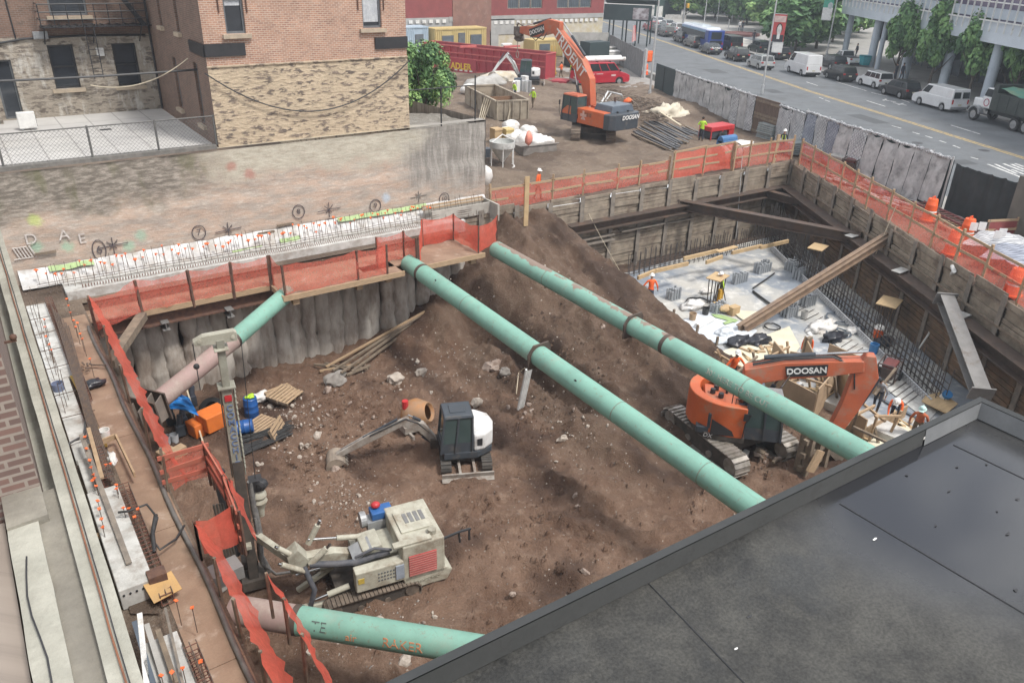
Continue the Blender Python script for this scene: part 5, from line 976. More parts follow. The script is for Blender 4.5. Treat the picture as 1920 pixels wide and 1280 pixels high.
_fc=(CAMP-Vector(D0)-Vector((0,0,4)));_fl=iv@_fc;_n=ys_ if abs(_fl.dot(ys_))>abs(_fl.dot(xs_))else xs_;_n=_n if _fl.dot(_n)>0 else-_n;_hw=.185 if abs(_n.dot(ys_))>.5 else .22
for i,ch in enumerate('COMACCHIO'):text(ch,.27,mp(ML*(.73-i*.026))+_n*(_hw+.01),md.cross(_n)*-1 if md.cross(_n).dot(_n.cross(md))>0 else md.cross(_n),md,'decal',M('faded blue lettering',(.13,.19,.33),rough=.7),mast,bold=.004)
b=MB();b.box(mp(ML*.765)+_n*(_hw+.008),(.2 if abs(_n.x)<.5 else .02,.2 if abs(_n.y)<.5 else .02,.2),mrot);b.build('decal',M_red,mast,local=True)
b=MB();b.lathe([(0,.35),(.16,.35),(.22,.22),(.25,.1),(.2,0),(.25,-.12),(.18,-.28),(.12,-.45),(.1,-.7)],mp(ML*.36,-.5,0),18,rot=mrot);b.build('rotary_head',M_crm,mast,local=True,smooth=40);b=MB();b.box(mp(ML*.42,-.45,0),(.4,.4,.4),mrot);b.blob(mp(ML*.42,-.6,.1),.22,.15,3);b.build('head_motor',M_black,mast,local=True)
b=MB();b.path([mp(ML*.44,-.3,.1),mp(ML*.34,-.3,.12),mp(ML*.22,-.35,.1),mp(ML*.12,-.3,.05),mp(ML*.05,-.5,.1)],.11,10);b.path([mp(ML*.3,-.28,.2),mp(ML*.1,-.3,.2),mp(ML*.03,-.7,.1),mp(ML*.03,-1.3,.2)],.05,8);b.build('hose_bundle',M('dusty hose wrap',(.12,.12,.12),(.2,.19,.18),8,.8,.4),mast,local=True,smooth=60)
b=MB();b.path([mp(ML*.5,.5),mp(ML*.47,.62),mp(ML*.42,.6),mp(ML*.28,.5),mp(ML*.15,.4)],.14,6);b.build('cable_chain',M_black,mast,local=True)
b=MB();[b.tube(mp(ML*.1,.45+.09*i,.1),mp(ML*.38,.6+.09*i,.1),.04,n=6)for i in range(4)];b.build('rod_rack',M_und,mast,local=True)
b=MB();b.box(mp(.25,0,-.1),(.8,.9,.35),mrot);b.box(mp(.8,.05,-.3),(.5,.5,.25),mrot);b.build('clamp',M_und,mast,local=True);b=MB();[b.box(mp(ML*.2,.1,y),(.3,.3,.12),mrot)for y in(.3,-.3)];b.beam(mp(ML*.23,0,-.2),V(2.4,.1,1.9),.2,.25);b.build('mast_bracket',M_crd,mast,local=True)
# === people
SK=M('skin',(.42,.24,.17),(.36,.2,.14),6,.6);M_hiv=M('hi vis yellow green',(.45,.7,.04),(.38,.6,.04),5,.7);M_hio=M('hi vis orange shirt',(.85,.15,.03),(.75,.12,.03),5,.7)
M_den=M('dark blue work trousers',(.045,.055,.08),(.06,.07,.095),5,.85);M_khk=M('khaki trousers',(.17,.13,.085),(.13,.1,.07),5,.85);M_boot=M('brown boots',(.1,.065,.04),(.07,.05,.035),5,.8)
M_navy=M('navy shirt',(.03,.035,.05),(.045,.05,.065),5,.85);M_glv=M('work gloves',(.12,.12,.12),(.2,.19,.18),5,.8);M_hair=M('dark hair',(.02,.016,.013),rough=.7);M_hat=M('white hard hat',(.8,.8,.78),(.7,.7,.68),3,.35);M_hatt=M('pale teal hard hat',(.5,.7,.66),(.45,.62,.6),3,.35)
M_gsh=M('grey shirt',(.3,.31,.33),(.24,.25,.27),5,.85)
def person(label,loc,th,shirt,pants,hat=M_hat,lean=.06,la=None,ra=None,stride=.12,scale=1,crouch=0,vest=None,gloves=SK,turn=0,group='workers on the site'):
 t=lthing('person',label,'person',loc,R(th),group);t.scale=(scale,)*3
 hz=.93-crouch;hip=V(-.12*(lean>.5)-crouch*.3,0,hz);sp=V(math.sin(lean),0,math.cos(lean));chest=hip+sp*.34;neck=hip+sp*.55;hd=(sp+V(.25*(lean>.5),0,.5)).normalized();head=neck+hd*.16;top=neck+hd*.26
 la=Vector(la or(.1,.3,.82));ra=Vector(ra or(.12,-.3,.84))
 J=[];E=[];Lb=[]
 def j(p,r,l,par=None):
  J.append((Vector(p),r));Lb.append(l)
  if par is not None:E.append((par,len(J)-1))
  return len(J)-1
 a=j(hip,(.15,.115),'p');s1=j(hip+sp*.16,(.14,.105),'s',a);s2=j(chest,(.165,.12),'s',s1);nb=j(neck-sp*.03,(.09,.08),'s',s2);n2=j(neck+hd*.03,(.055,.055),'k',nb);h1=j(head,(.082,.095),'k',n2);j(top,(.06,.07),'k',h1)
 hands=[]
 for sd,hp in((1,la),(-1,ra)):
  sh=neck-sp*.07+V(0,.19*sd,0);d=hp-sh;Lh=min(d.length,.56);hp=sh+d.normalized()*Lh;mid=(sh+hp)/2;k=math.sqrt(max(0,.29**2-(Lh/2)**2));el=mid+(V(-.6,.55*sd,-.5)).normalized()*k
  q=j(sh,(.062,.06),'s',nb);e=j(el,(.046,.046),'s',q);wr=j(el.lerp(hp,.9),(.034,.03),'s' if gloves is not SK else 'k',e);hn=hp+(hp-el).normalized()*.05;j(hn,(.042,.022),'h',wr);hands.append((hn,(hp-el).normalized(),sd))
 for sd in(1,-1):
  ft=V(stride*sd,.11*sd,.07);h_=hip+V(0,.09*sd,-.06);kn=(h_+ft)/2+V(.06+crouch*.75,.02*sd,.02)
  q=j(h_,(.095,.095),'p',a);e=j(kn,(.064,.064),'p',q);an=j(ft,(.05,.052),'b',e);j(ft+V(.15,0,-.02),(.048,.035),'b',an)
 me=bpy.data.meshes.new('sk');me.from_pydata([tuple(p)for p,r in J],E,[]);o=bpy.data.objects.new('sk',me);C.objects.link(o);sm=o.modifiers.new('s','SKIN');ss=o.modifiers.new('u','SUBSURF');ss.levels=1
 for v,(p,r)in zip(me.skin_vertices[0].data,J):v.radius=r
 me.skin_vertices[0].data[0].use_root=True
 dg=bpy.context.evaluated_depsgraph_get();em=bpy.data.meshes.new_from_object(o.evaluated_get(dg));bpy.data.objects.remove(o)
 idx={'s':0,'p':1,'k':2,'b':3,'h':4};b=MB();b.v=[v.co.copy()for v in em.vertices]
 for f in em.polygons:
  c=f.center;best=min(range(len(E)),key=lambda i:(lambda A,B:(c-(A+(B-A)*max(0,min(1,(c-A).dot(B-A)/max((B-A).length_squared,1e-6))))).length)(J[E[i][0]][0],J[E[i][1]][0]));A,B=E[best]
  near=A if(c-J[A][0]).length*(.55 if Lb[B]in 'kh' and Lb[A]=='s' else 1)<(c-J[B][0]).length else B;l=Lb[near];l='s' if l=='p' and c.z>hip.z+.05 else l
  b.f.append(list(f.vertices));b.m.append(idx[l])
 bpy.data.meshes.remove(em)
 for hn,d,sd in hands:
  u=d.orthogonal().normalized();w_=d.cross(u)
  for k,ln in enumerate((.075,.085,.08,.065)):s_=hn+u*(-.026+.0175*k)+d*.03;b.path([s_,s_+d*ln*.55+w_*.008,s_+d*ln*.85+w_*.03],[.0095,.009,.007],5,4)
  s_=hn-u*.035-d*.005;b.path([s_,s_-u*.025+d*.03,s_-u*.025+d*.06+w_*.01],[.011,.01,.008],5,4)
 f=(hd.cross(V(0,1,0))).normalized();f=f if f.x>0 or abs(f.x)<.1 and f.z<0 else-f
 hc=head+hd*.02;b.blob(hc+f*.1-hd*.02,(.016,.016,.026),0,1,1,m=2)
 for sd in(1,-1):b.blob(hc+f*.088+V(0,.032*sd,0)+hd*.012,.011,0,1,1,m=5);b.blob(hc+V(0,.088*sd,0)-hd*.005,(.018,.012,.03),0,1,1,m=2)
 b.box(hc+f*.093-hd*.055,(.01,.045,.01),m=6)
 b.build('body',[shirt,pants,SK,M_boot,gloves,M_black,M('lips',(.3,.12,.1))],t,local=True,smooth=180)
 if hat:
  rot=Matrix((f,V(0,1,0),f.cross(V(0,1,0)))).transposed();hh=MB();hh.lathe([(.135,0),(.138,.012),(.118,.02),(.112,.06),(.085,.105),(.04,.128),(0,.132)],hc+hd*.045,18,rot=rot);hh.box(hc+hd*.055+f*.13,(.09,.16,.014),rot);hh.box(hc+hd*.172,(.2,.025,.012),rot);hh.build('hard_hat',hat,t,local=True,smooth=60)
 else:hh=MB();hh.blob(hc+hd*.035-f*.015,(.1,.092,.1),.05,1,2);hh.build('hair',M_hair,t,local=True,smooth=180)
 if vest:
  v=MB();[v.path([chest+V(0,.09*s_,0)+sp.cross(V(0,1,0))*k*.128+sp*q_ for q_ in(-.26,-.1,.06,.17)],[.028]*4,6)for s_ in(1,-1)for k in(1,-1)];v.build('vest',vest,t,local=True,smooth=60)
 return t
zz_=lambda x,y,z:Z(x,y,z)
person('orange shirted worker in a white hard hat behind the low rim netting',zz_(1007,374,.05),-60,M_hio,M_khk,lean=.1,stride=.18)
person('yellow green shirted worker walking beside the beige skip',zz_(999,203,.05),200,M_hiv,M_khk,stride=.22,ra=(.4,-.2,1.1))
person('yellow green shirted worker half hidden behind the beige skip',zz_(966,188,.05),180,M_hiv,M_den,lean=.3)
person('orange shirted man without a hat near the yellow mixer',zz_(1052,147,.05),110,M_hio,M_khk,hat=None,la=(.35,.2,1.2),ra=(.3,-.25,1.1))
person('yellow green vested worker in dark trousers by the excavator boom',zz_(1070,150,.05),150,M_hiv,M_den,hat=None,scale=1.05)
person('yellow green shirted worker in black trousers beside the red compressor',zz_(1313,268,.1),40,M_hiv,M_navy,hat=None,scale=1.1,la=(.25,.12,1.3),ra=(.3,-.1,1.3))
person('worker in a dark shirt with yellow vest stripes at the far pit corner',zz_(1464,292,.05),215,M_navy,M_den,vest=M('lime vest',(.6,.75,.12)),scale=1.05)
person('orange jacketed worker standing at the far left edge of the slab',zz_(1217,574,-4.75),60,M_hio,M_den,la=(.2,.45,1.0),ra=(.15,-.42,.85),gloves=M_glv,scale=1.08)
person('yellow green shirted worker bending behind the mason board on the slab',zz_(1350,568,-4.5),150,M_hiv,M_den,lean=.25,scale=1.05)
person('orange shirted worker standing beside the right pipe strut',zz_(1368,726,-4.8),250,M_hio,M_den,lean=.25,la=(.25,.5,.95),ra=(.2,-.5,.9),gloves=M_glv,scale=1.12)
person('orange shirted worker bending behind a timber post on the slab',zz_(1511,680,-4.5),190,M_hio,M_den,lean=.5,la=(.4,.25,.7),ra=(.45,-.2,.7),gloves=M_glv)
person('orange shirted worker bending far over beside the timber formwork',zz_(1674,790,-4.5),200,M_hio,M_navy,lean=1.25,la=(.75,.15,.35),ra=(.75,-.15,.35),crouch=.06,gloves=M_glv,scale=1.12)
person('orange vested worker in a pale teal hard hat at the roof parapet edge',zz_(1712,830,-4.5),200,M('rust orange vest',(.5,.14,.06)),M_khk,hat=M_hatt,lean=.5,scale=1.1)
person('worker in a grey shirt half hidden behind the excavator stick',zz_(1640,770,-4.5),190,M_gsh,M_navy,hat=None,lean=.6,scale=1.05)
for i,(px,py,th,sh,lab)in enumerate(((1386,60,60,M_mw,'pedestrian in a white top by the plaza planter'),(1391,61,200,M_navy,'pedestrian in dark clothes by the plaza planter'),(1412,82,20,M_navy,'person sitting or riding low in the plaza street'),(1604,110,150,M_navy,'dark clothed man standing by the white pickup bed'),(1677,152,100,M_navy,'dark clothed pedestrian under the street trees'),(1688,152,260,M_den,'pedestrian in dark blue beside the black crossover'))):
 person(lab,Z(px,py,.15),th,sh,M_den,hat=None,scale=1.15,group='people across the street')
 # === vehicles
G_car=glass('car glass',(.015,.018,.02),.05);M_tyre=M('tyre',(.02,.02,.021),(.03,.03,.03),6,.85);M_rim=M('alloy rim',(.45,.46,.47),(.35,.36,.37),5,.35,metal=.6);M_tail=M('tail light',(.45,.02,.02),rough=.3);M_head=M('head light',(.7,.72,.74),rough=.15);M_plate=M('number plate',(.6,.58,.45),rough=.5);M_trim=M('black trim',(.025,.026,.028),rough=.6)
def paint(n,c):return M('paint '+n,c,tuple(x*.9 for x in c),1,.3,0,10,coat=.6)
KIND={'sedan':(4.7,1.8,1.45,.92,.9,-2.0,1.25,-1.15,.35),'suv':(4.6,1.88,1.7,1.05,1.02,-2.2,1.15,-1.85,.45),'jeep':(4.3,1.85,1.75,1.08,1.05,-2.1,.85,-1.95,.5),'van':(5.7,2.0,2.15,1.3,1.2,-2.8,1.75,-2.72,1.0),'transit':(5.6,2.05,2.5,1.4,1.3,-2.75,2.0,-2.65,1.15),'pickup':(5.5,1.95,1.8,1.1,1.08,-.45,1.35,-.3,.6)}
def wheel(t,x,y,r,w=.22):
 s=1 if y>0 else-1;b=MB();b.lathe([(r*.62,-w/2),(r*.95,-w/2),(r,-w*.3),(r,w*.3),(r*.95,w/2),(r*.62,w/2)],(x,y,r),22,rot=Matrix.Rotation(math.pi/2,3,'X'));o=b.build('wheel',M_tyre,t,local=True,smooth=40)
 b=MB();b.lathe([(0,.04),(r*.2,.05),(r*.35,.02),(r*.63,.03),(r*.64,-.03)],(x,y+s*w*.42,r),20,rot=Matrix.Rotation(-math.pi/2*s,3,'X'));b.build('rim',M_rim,o,local=True,smooth=40)
def car(name,kind,label,cat,px,py,m,z=.01,th=None,scale=1.0,sides=True,panel=None,group='vehicles on the street',sl=1):
 L_,W,H,BZ,HZ,g0,g1,r0,r1=KIND[kind];p=Z(px,py,z);d=dirat(p);a=math.degrees(math.atan2(d.y,d.x))if th is None else th
 t=lthing(name,label,cat,p,R(a),group);t.scale=(scale,)*3;h=L_/2;w=W/2;wb=L_*.29;wr=.36 if kind in('suv','jeep','van','transit','pickup')else .32
 arch=lambda x:[(x+(wr+.07)*math.cos(k),wr+(wr+.07)*math.sin(k))for k in[math.pi*i/7 for i in range(8)]]
 prof=[(-h+.08,.32),(-h,.45),(-h+.02,.72),(-h+.06,BZ)]+([(g1+.0,BZ),(g1+.35,HZ-.02)]if kind!='pickup' else[(g1,BZ),(g1+.3,HZ-.02)])+[(h-.35,HZ-.14),(h-.06,HZ-.3),(h,.5),(h-.1,.28)]
 low=arch(wb)[::1];low2=arch(-wb);prof=prof+[(wb+wr+.07,.26)]+low+[(wb-wr-.07,.26),(-wb+wr+.07,.26)]+low2+[(-wb-wr-.07,.26)]
 b=MB();b.prism(prof[::-1],(0,0,0),(1,0,0),(0,0,1),W);b.build('body',m,t,local=True,bevel=.05)
 tw=w*.84 if kind not in('van','transit')else w*.9;wi=w-.03
 P=lambda x,y,z_:V(x,y,z_)
 b=MB();b.add([P(g0,-wi,BZ-.02),P(g1,-wi,BZ-.02),P(g1,wi,BZ-.02),P(g0,wi,BZ-.02),P(r0,-tw,H),P(r1,-tw,H),P(r1,tw,H),P(r0,tw,H)],[(3,2,1,0),(4,5,6,7),(0,1,5,4),(1,2,6,5),(2,3,7,6),(3,0,4,7)]);gh=b.build('cabin',m,t,local=True,bevel=.06)
 def pane(A,B,Cc,D,k=.06,n=.012):
  c=(A+B+Cc+D)/4;nn=(B-A).cross(D-A).normalized();nn=nn if nn.dot(c-V(0,0,(BZ+H)/2))>0 else-nn;q=MB();Q=[c+(v-c)*(1-k)+nn*n for v in(A,B,Cc,D)];q.add(Q,[(0,1,2,3)]);q.build('window',G_car,t,local=True)
 lerp=lambda f,lo:P(g0+(g1-g0)*f,lo*wi,BZ+.04),
 zt=H-.1;fz=(zt-BZ)/(H-BZ)
 for s in(1,-1):
  e=lambda x,f:P(x,s*(wi+(tw-wi)*f),BZ+(H-BZ)*f)
  xb=lambda f,z_:(g0+(r0-g0)*z_)+((g1+(r1-g1)*z_)-(g0+(r0-g0)*z_))*f
  spans=[(.02,.3),(.32,.63),(.65,.97)]if kind in('suv','jeep','sedan')else[(.06,.48),(.5,.96)]if kind=='pickup' else([(.76,.97)]if not(panel)else[(.03,.26),(.28,.52),(.54,.74),(.76,.97)])
  for f0,f1 in spans:pane(e(xb(f0,.08),.08),e(xb(f1,.08),.08),e(xb(f1,fz),fz),e(xb(f0,fz),fz),.02)
 rw_=lambda x0,x1:[P(x0,-wi,BZ),P(x0,wi,BZ),P(x1,tw,H),P(x1,-tw,H)]
 pane(*rw_(g1,r1),.1,.014)
 if kind=='van' and sides:
  for s in(1,-1):pane(P(g0+.01,s*.08,BZ),P(g0+.01,s*.88,BZ),P(r0,s*.84,H-.25),P(r0,s*.08,H-.25),.06,.07)
 elif kind!='transit':pane(*rw_(g0,r0),.13,.014)
 b=MB();b.box((0,0,.32),(L_*.96,W*.9,.16));[b.box((x,0,.36),(wr*2+.1,W*.86,wr*1.1))for x in(wb,-wb)];b.box((-h+.05,0,.45),(.16,W*.94,.22));b.box((h-.06,0,.4),(.14,W*.9,.2));b.build('bumper_trim',M_trim if kind!='van' else M_grey,t,local=True,bevel=.03)
 for x in(wb,-wb):
  for s in(1,-1):wheel(t,x,s*(w-.12),wr)
 tz=BZ-.12 if kind not in('transit','van')else 1.0
 for s in(1,-1):
  b=MB();b.box((-h+.06,s*(w-.17),tz),(.14,.28 if kind not in('transit','van')else .14,.18 if kind not in('transit','van')else .4));b.build('tail_light',M_tail,t,local=True,bevel=.02)
  b=MB();b.box((h-.12,s*(w-.25),.72),(.16,.36,.16));b.build('head_light',M_head,t,local=True,bevel=.02)
  b=MB();b.box((g1-.1,s*(w+.08),BZ+.1),(.12,.18,.14));b.build('mirror',M_trim if kind in('van','transit')else m,t,local=True,bevel=.02)
 b=MB();b.box((-h+.02,0,.72),(.05,.36,.15));b.build('plate',M_plate,t,local=True)
 if kind in('suv','jeep'):b=MB();[b.tube((r0+.2,s*tw*.9,H+.05),(r1-.2,s*tw*.9,H+.05),.022,n=6)for s in(1,-1)];b.build('roof_rail',M_trim,t,local=True)
 if kind=='pickup':b=MB();b.box((-1.6,0,BZ+.012),(1.9,1.6,.02));b.build('bed',M_trim,t,local=True)
 return t
P_blk=paint('black',(.02,.022,.025));P_gry=paint('grey',(.09,.095,.1));P_slv=paint('silver',(.4,.42,.43));P_wht=paint('white',(.72,.73,.74));P_red=paint('red',(.38,.02,.04));P_grn=paint('dark green',(.03,.045,.04))
car('parked_car','suv','dark red car at the back of the traffic queue beyond the lamp','car',1220,58,P_red)
car('parked_car','suv','black suv with a spare wheel beside the far lamp pole','car',1248,68,P_gry)
car('parked_car','suv','white suv beside the front of the blue bus','car',1268,61,P_wht)
car('parked_car','sedan','pale car at the head of the far traffic queue','car',1250,52,P_slv)
car('parked_car','suv','black crossover beside the middle of the blue bus','car',1279,79,P_blk)
car('parked_car','suv','brownish grey suv behind the black crossover by the bus','car',1300,88,paint('taupe',(.13,.125,.12)))
car('parked_car','sedan','dark grey sedan next to the yellow line','car',1331,100,paint('blue grey',(.06,.07,.09)))
car('parked_van','van','black passenger van behind the bus','van',1366,93,P_blk,panel=True)
car('parked_car','suv','black suv with roof rails between the sedan and the silver suv','car',1380,113,P_blk)
car('parked_car','jeep','dark green suv half hidden by the lamp pole','car',1422,99,P_grn)
car('parked_car','suv','silver suv in front of the white delivery van','car',1424,128,P_slv)
car('parked_van','transit','tall white delivery van behind the silver suv','van',1503,139,P_wht)
car('parked_car','suv','black car between the white van and the white pickup','car',1558,128,P_blk)
car('parked_pickup','pickup','white pickup truck parked at the far kerb','pickup',1584,121,P_wht)
car('parked_car','suv','black crossover in front of the white boxy suv','car',1573,150,P_blk)
car('parked_car','jeep','white boxy suv with black roof rails','car',1637,163,P_wht)
car('parked_car','suv','black crossover in front of the white cargo van','car',1684,181,P_blk)
car('parked_van','van','white cargo van parked in front of the dark dump truck','van',1758,202,P_wht)
car('parked_car','sedan','dark car just left of the far lamp pole at the queue end','car',1234,62,P_gry);car('parked_car','suv','grey car between the white suv and the bus front','car',1287,66,P_slv);car('parked_car','suv','black car at the far kerb beside the red banner','car',1455,110,P_blk);car('parked_car','sedan','white car far up the road before the pale car','car',1232,46,P_wht)
t=car('parked_van','van','red van with a white pipe rack parked inside the site','van',1124,158,paint('van red',(.46,.015,.035)),th=-12,panel=True,group=None,scale=1.1);
b=MB();b.tube((-2.6,.55,2.42),(2.5,.55,2.42),.2,n=14);b.tube((-2.6,-.5,2.4),(2.4,-.5,2.4),.18,n=14);b.build('pipe_carrier',M_white,t,local=True,smooth=50)
b=MB();[b.box((x,0,2.22),(.06,1.8,.06))for x in(-2.2,-.8,.6,2.0)];[b.box((x,s*.8,2.15),(.05,.05,.2))for x in(-2.2,-.8,.6,2.0)for s in(1,-1)];b.build('roof_rack',M_trim,t,local=True)
b=MB();[b.box((-.6-.9*i,-1.012,1.12),(.75,.01,.07))for i in range(2)];b.box((.95,-1.012,.95),(.5,.01,.16));b.build('stripe',M('pink white lettering band',(.7,.5,.5)),t,local=True)
q=Z(1322,92,.01);d=dirat(q);t=lthing('city_bus','dark blue city bus with a pale roof in the traffic queue','bus',q+d*3.6+V(d.y,-d.x,0)*.6,math.atan2(d.y,d.x),'vehicles on the street');M_bus=paint('bus blue',(.03,.07,.3));M_busr=paint('bus roof',(.62,.68,.74));M_busl=paint('bus light blue',(.22,.38,.56))
b=MB();b.box((0,0,1.6),(12,2.55,2.5));b.build('body',M_bus,t,local=True,bevel=.12);b=MB();b.box((.6,0,2.98),(10.6,2.4,.3),taper=(.97,.8));b.box((.6,0,3.18),(4,1.5,.12));b.build('roof',M_busr,t,local=True,bevel=.06)
for s in(1,-1):
 b=MB();b.box((.6,s*1.285,1.95),(10.3,.02,1.0));b.build('window',G_car,t,local=True);b=MB();b.box((.6,s*1.29,2.62),(10.6,.03,.32));b.build('stripe',M_busl,t,local=True)
 for x in(-3.4,3.6):wheel(t,x,s*1.12,.48,.28)
 b=MB();b.box((-5.99,s*1.0,1.0),(.04,.25,.3));b.build('tail_light',M_tail,t,local=True)
b=MB();b.box((-6.02,0,2.1),(.03,1.6,1.0));b.build('rear_window',G_car,t,local=True);b=MB();b.box((-6.03,0,1.15),(.03,1.9,.5));b.build('engine_grille',M_trim,t,local=True)
q=Z(1850,232,.01);d=dirat(q);t=lthing('dump_truck','dark green dump truck with a white bonnet and green tarpaulin','truck',q-d*1.2+V(d.y,-d.x,0)*.9,math.atan2(d.y,d.x),'vehicles on the street')
M_dtg=M('dark green truck paint',(.03,.04,.037),(.045,.055,.05),2,.55,.1);b=MB();b.box((-1.9,0,2.0),(5.2,2.5,1.5));b.box((.85,0,2.35),(.5,2.5,2.2));b.box((-1.5,0,1.0),(6.2,1.0,.35));[b.box((-4.2+1.1*i,1.27,2.0),(.1,.06,1.4))for i in range(5)];b.build('dump_body',M_dtg,t,local=True,bevel=.04)
b=MB();vs=[(x,y,2.78+.5*sst(-3,.6,x)*1-.12*abs(y)+.08*fbm(x,y,1.2,3))for x in[-4.4+.4*i for i in range(13)]for y in(-1.2,-.6,0,.6,1.2)];b.add(vs,[(i*5+j,i*5+j+5,i*5+j+6,i*5+j+1)for i in range(12)for j in range(4)]);b.build('tarpaulin',M('green tarpaulin',(.09,.26,.2),(.2,.27,.17),.8,.6),t,local=True,smooth=60)
b=MB();b.box((1.75,0,1.75),(1.2,2.1,1.0));b.prism([(-.6,0),(.6,0),(.35,.75),(-.6,.75)],(1.75,0,2.25),(1,0,0),(0,0,1),2.0);b.box((2.95,0,1.5),(1.5,1.5,.85));b.build('cab',P_wht,t,local=True,bevel=.1)
b=MB();b.add([(2.37,-.9,2.28),(2.37,.9,2.28),(2.15,.85,2.95),(2.15,-.85,2.95)],[(0,1,2,3)]);b.build('windscreen',G_car,t,local=True)
for s in(1,-1):b=MB();b.add([(1.3,s*1.015,2.28),(2.25,s*1.015,2.28),(2.05,s*1.015,2.92),(1.3,s*1.015,2.92)],[(0,1,2,3)]);b.build('window',G_car,t,local=True)
b=MB();b.path([(1.75+.3*math.cos(a),1.06,1.75+.3*math.sin(a))for a in[i*.42 for i in range(16)]],.04,5);b.build('emblem',M('faded red emblem',(.45,.12,.16)),t,local=True);b=MB();b.box((3.75,0,.95),(.15,2.3,.3));b.box((1.7,1.05,.75),(1.2,.3,.08));b.build('bumper',M_trim,t,local=True,bevel=.03)
for s in(1,-1):
 b=MB();b.prism([(.75*math.cos(k),.75*math.sin(k))for k in[.1+i*.37 for i in range(9)]]+[(.62*math.cos(k),.62*math.sin(k))for k in[.1+i*.37 for i in range(9)]][::-1],(2.9,s*.95,.6),(1,0,0),(0,0,1),.5);b.build('mudguard',M_grey,t,local=True)
 for x in(2.9,-2.0,-3.3):wheel(t,x,s*.98,.55,.34)
q=Z(1619,125,.15);t=lthing('waste_bin','teal wheeled bin behind the white pickup','bin',q,R(60));b=MB();b.box((0,0,.75),(1.2,.9,1.1),taper=(1.15,1.15));b.build('tub',M('teal plastic',(.03,.3,.35),rough=.5),t,local=True,bevel=.04);b=MB();b.box((0,0,1.36),(1.4,1.1,.1));b.build('lid',M('dark teal plastic',(.02,.2,.25),rough=.5),t,local=True,bevel=.03)
# === trees, lamps, plaza
M_lf=[M('leaf '+str(i),c,tuple(x*.75 for x in c),9,.75)for i,c in enumerate(((.12,.25,.09),(.19,.34,.115),(.075,.165,.065),(.29,.46,.15)))]
M_bark=M('bark',(.11,.09,.07),(.075,.06,.05),8,.95,.4,30)
def crown_mesh(name,n,shape,seed,size,mats=(0,1,2),clumps=26):
 random.seed(seed);b=MB();cl=[]
 while len(cl)<clumps:
  p=V(rnd(-1,1),rnd(-1,1),rnd(-1,1))
  if p.length<1:cl.append((shape(p),rnd(.17,.34),random.choice(mats)))
 for i in range(n):
  c,r,m=random.choice(cl);d=V(random.gauss(0,1),random.gauss(0,1),random.gauss(0,1)).normalized();p=c+d*r*(rnd(.5,1)**.6);nrm=(d+V(rnd(-.7,.7),rnd(-.7,.7),rnd(0,.9))).normalized();u=nrm.orthogonal().normalized();u=Matrix.Rotation(rnd(0,6.3),3,nrm)@u;v=nrm.cross(u);s=size*rnd(.6,1.3)
  mm=m if random.random()<.7 else random.randrange(len(mats));b.add([p+u*s,p+v*s*.5+nrm*s*.1,p-u*s,p-v*s*.5+nrm*s*.1],[(0,1,2,3)],mats.index(mm)if mm in mats else 0)
 return b
def tree_proto(name,n,shape,seed,size,h,rx,mats=(0,1,2),th=.16,clumps=26,trunk=.34,label='',cat='tree'):
 t=lthing(name,label,cat,(0,0,0));b=crown_mesh(name,n,shape,seed,size,mats,clumps);c0=h*(trunk+(1-trunk)/2);hz=h*(1-trunk)/2
 b.xf(Matrix.Translation((0,0,c0))@Matrix.Diagonal((rx,rx,hz,1)))if False else None
 b.v=[V(v.x*rx,v.y*rx,c0+v.z*hz)for v in b.v];b.build('crown',[M_lf[i]for i in mats],t,local=True)
 k=MB();k.path([(0,0,0),(.03,.02,h*trunk*.6),(-.03,.03,h*trunk),(0,0,h*.7)],[th,th*.8,th*.7,th*.25],8)
 for i in range(6):a=i*1.05+seed;z0=h*(trunk*.8+.07*i);k.path([(0,0,z0),(rx*.35*math.cos(a),rx*.35*math.sin(a),z0+h*.1),(rx*.65*math.cos(a),rx*.65*math.sin(a),z0+h*.22)],[th*.45,th*.3,th*.12],6)
 k.build('trunk',M_bark,t,local=True,smooth=60);return t
cone=lambda p:V(p.x,p.y,p.z)*1 if False else V(p.x*(1-.42*(p.z+.2)),p.y*(1-.42*(p.z+.2)),p.z)*.8
ball=lambda p:V(p.x*.85,p.y*.85,p.z*.8)
street=None
for i,(px,py,s,lab)in enumerate(((1676,151,1.12,'leftmost street tree in front of the glass building, by the white boxy suv'),(1740,168,1.2,'second street tree in front of the glass building, above the black crossover'),(1812,188,1.15,'street tree in front of the glass building above the white cargo van'),(1893,205,1.12,'street tree in front of the glass building above the dump truck'))):
 if street is None:street=tree_proto('street_tree',6500,cone,3,.17/1.9,8.2,2.25,trunk=.2,clumps=44);t=street
 else:t=dup(street)
 t.location=Z(px,py,.14);t.rotation_euler=(0,0,i*1.7);t.scale=(s,)*3;tag(t,lab,'tree','street trees before the glass building')
park=[tree_proto('park_tree',5200,ball,7,.24/2.5,10,5.2,(0,1,2),.2,56,.1),tree_proto('park_tree',5200,ball,9,.24/2.5,9,4.8,(1,0,3),.18,50,.1)]
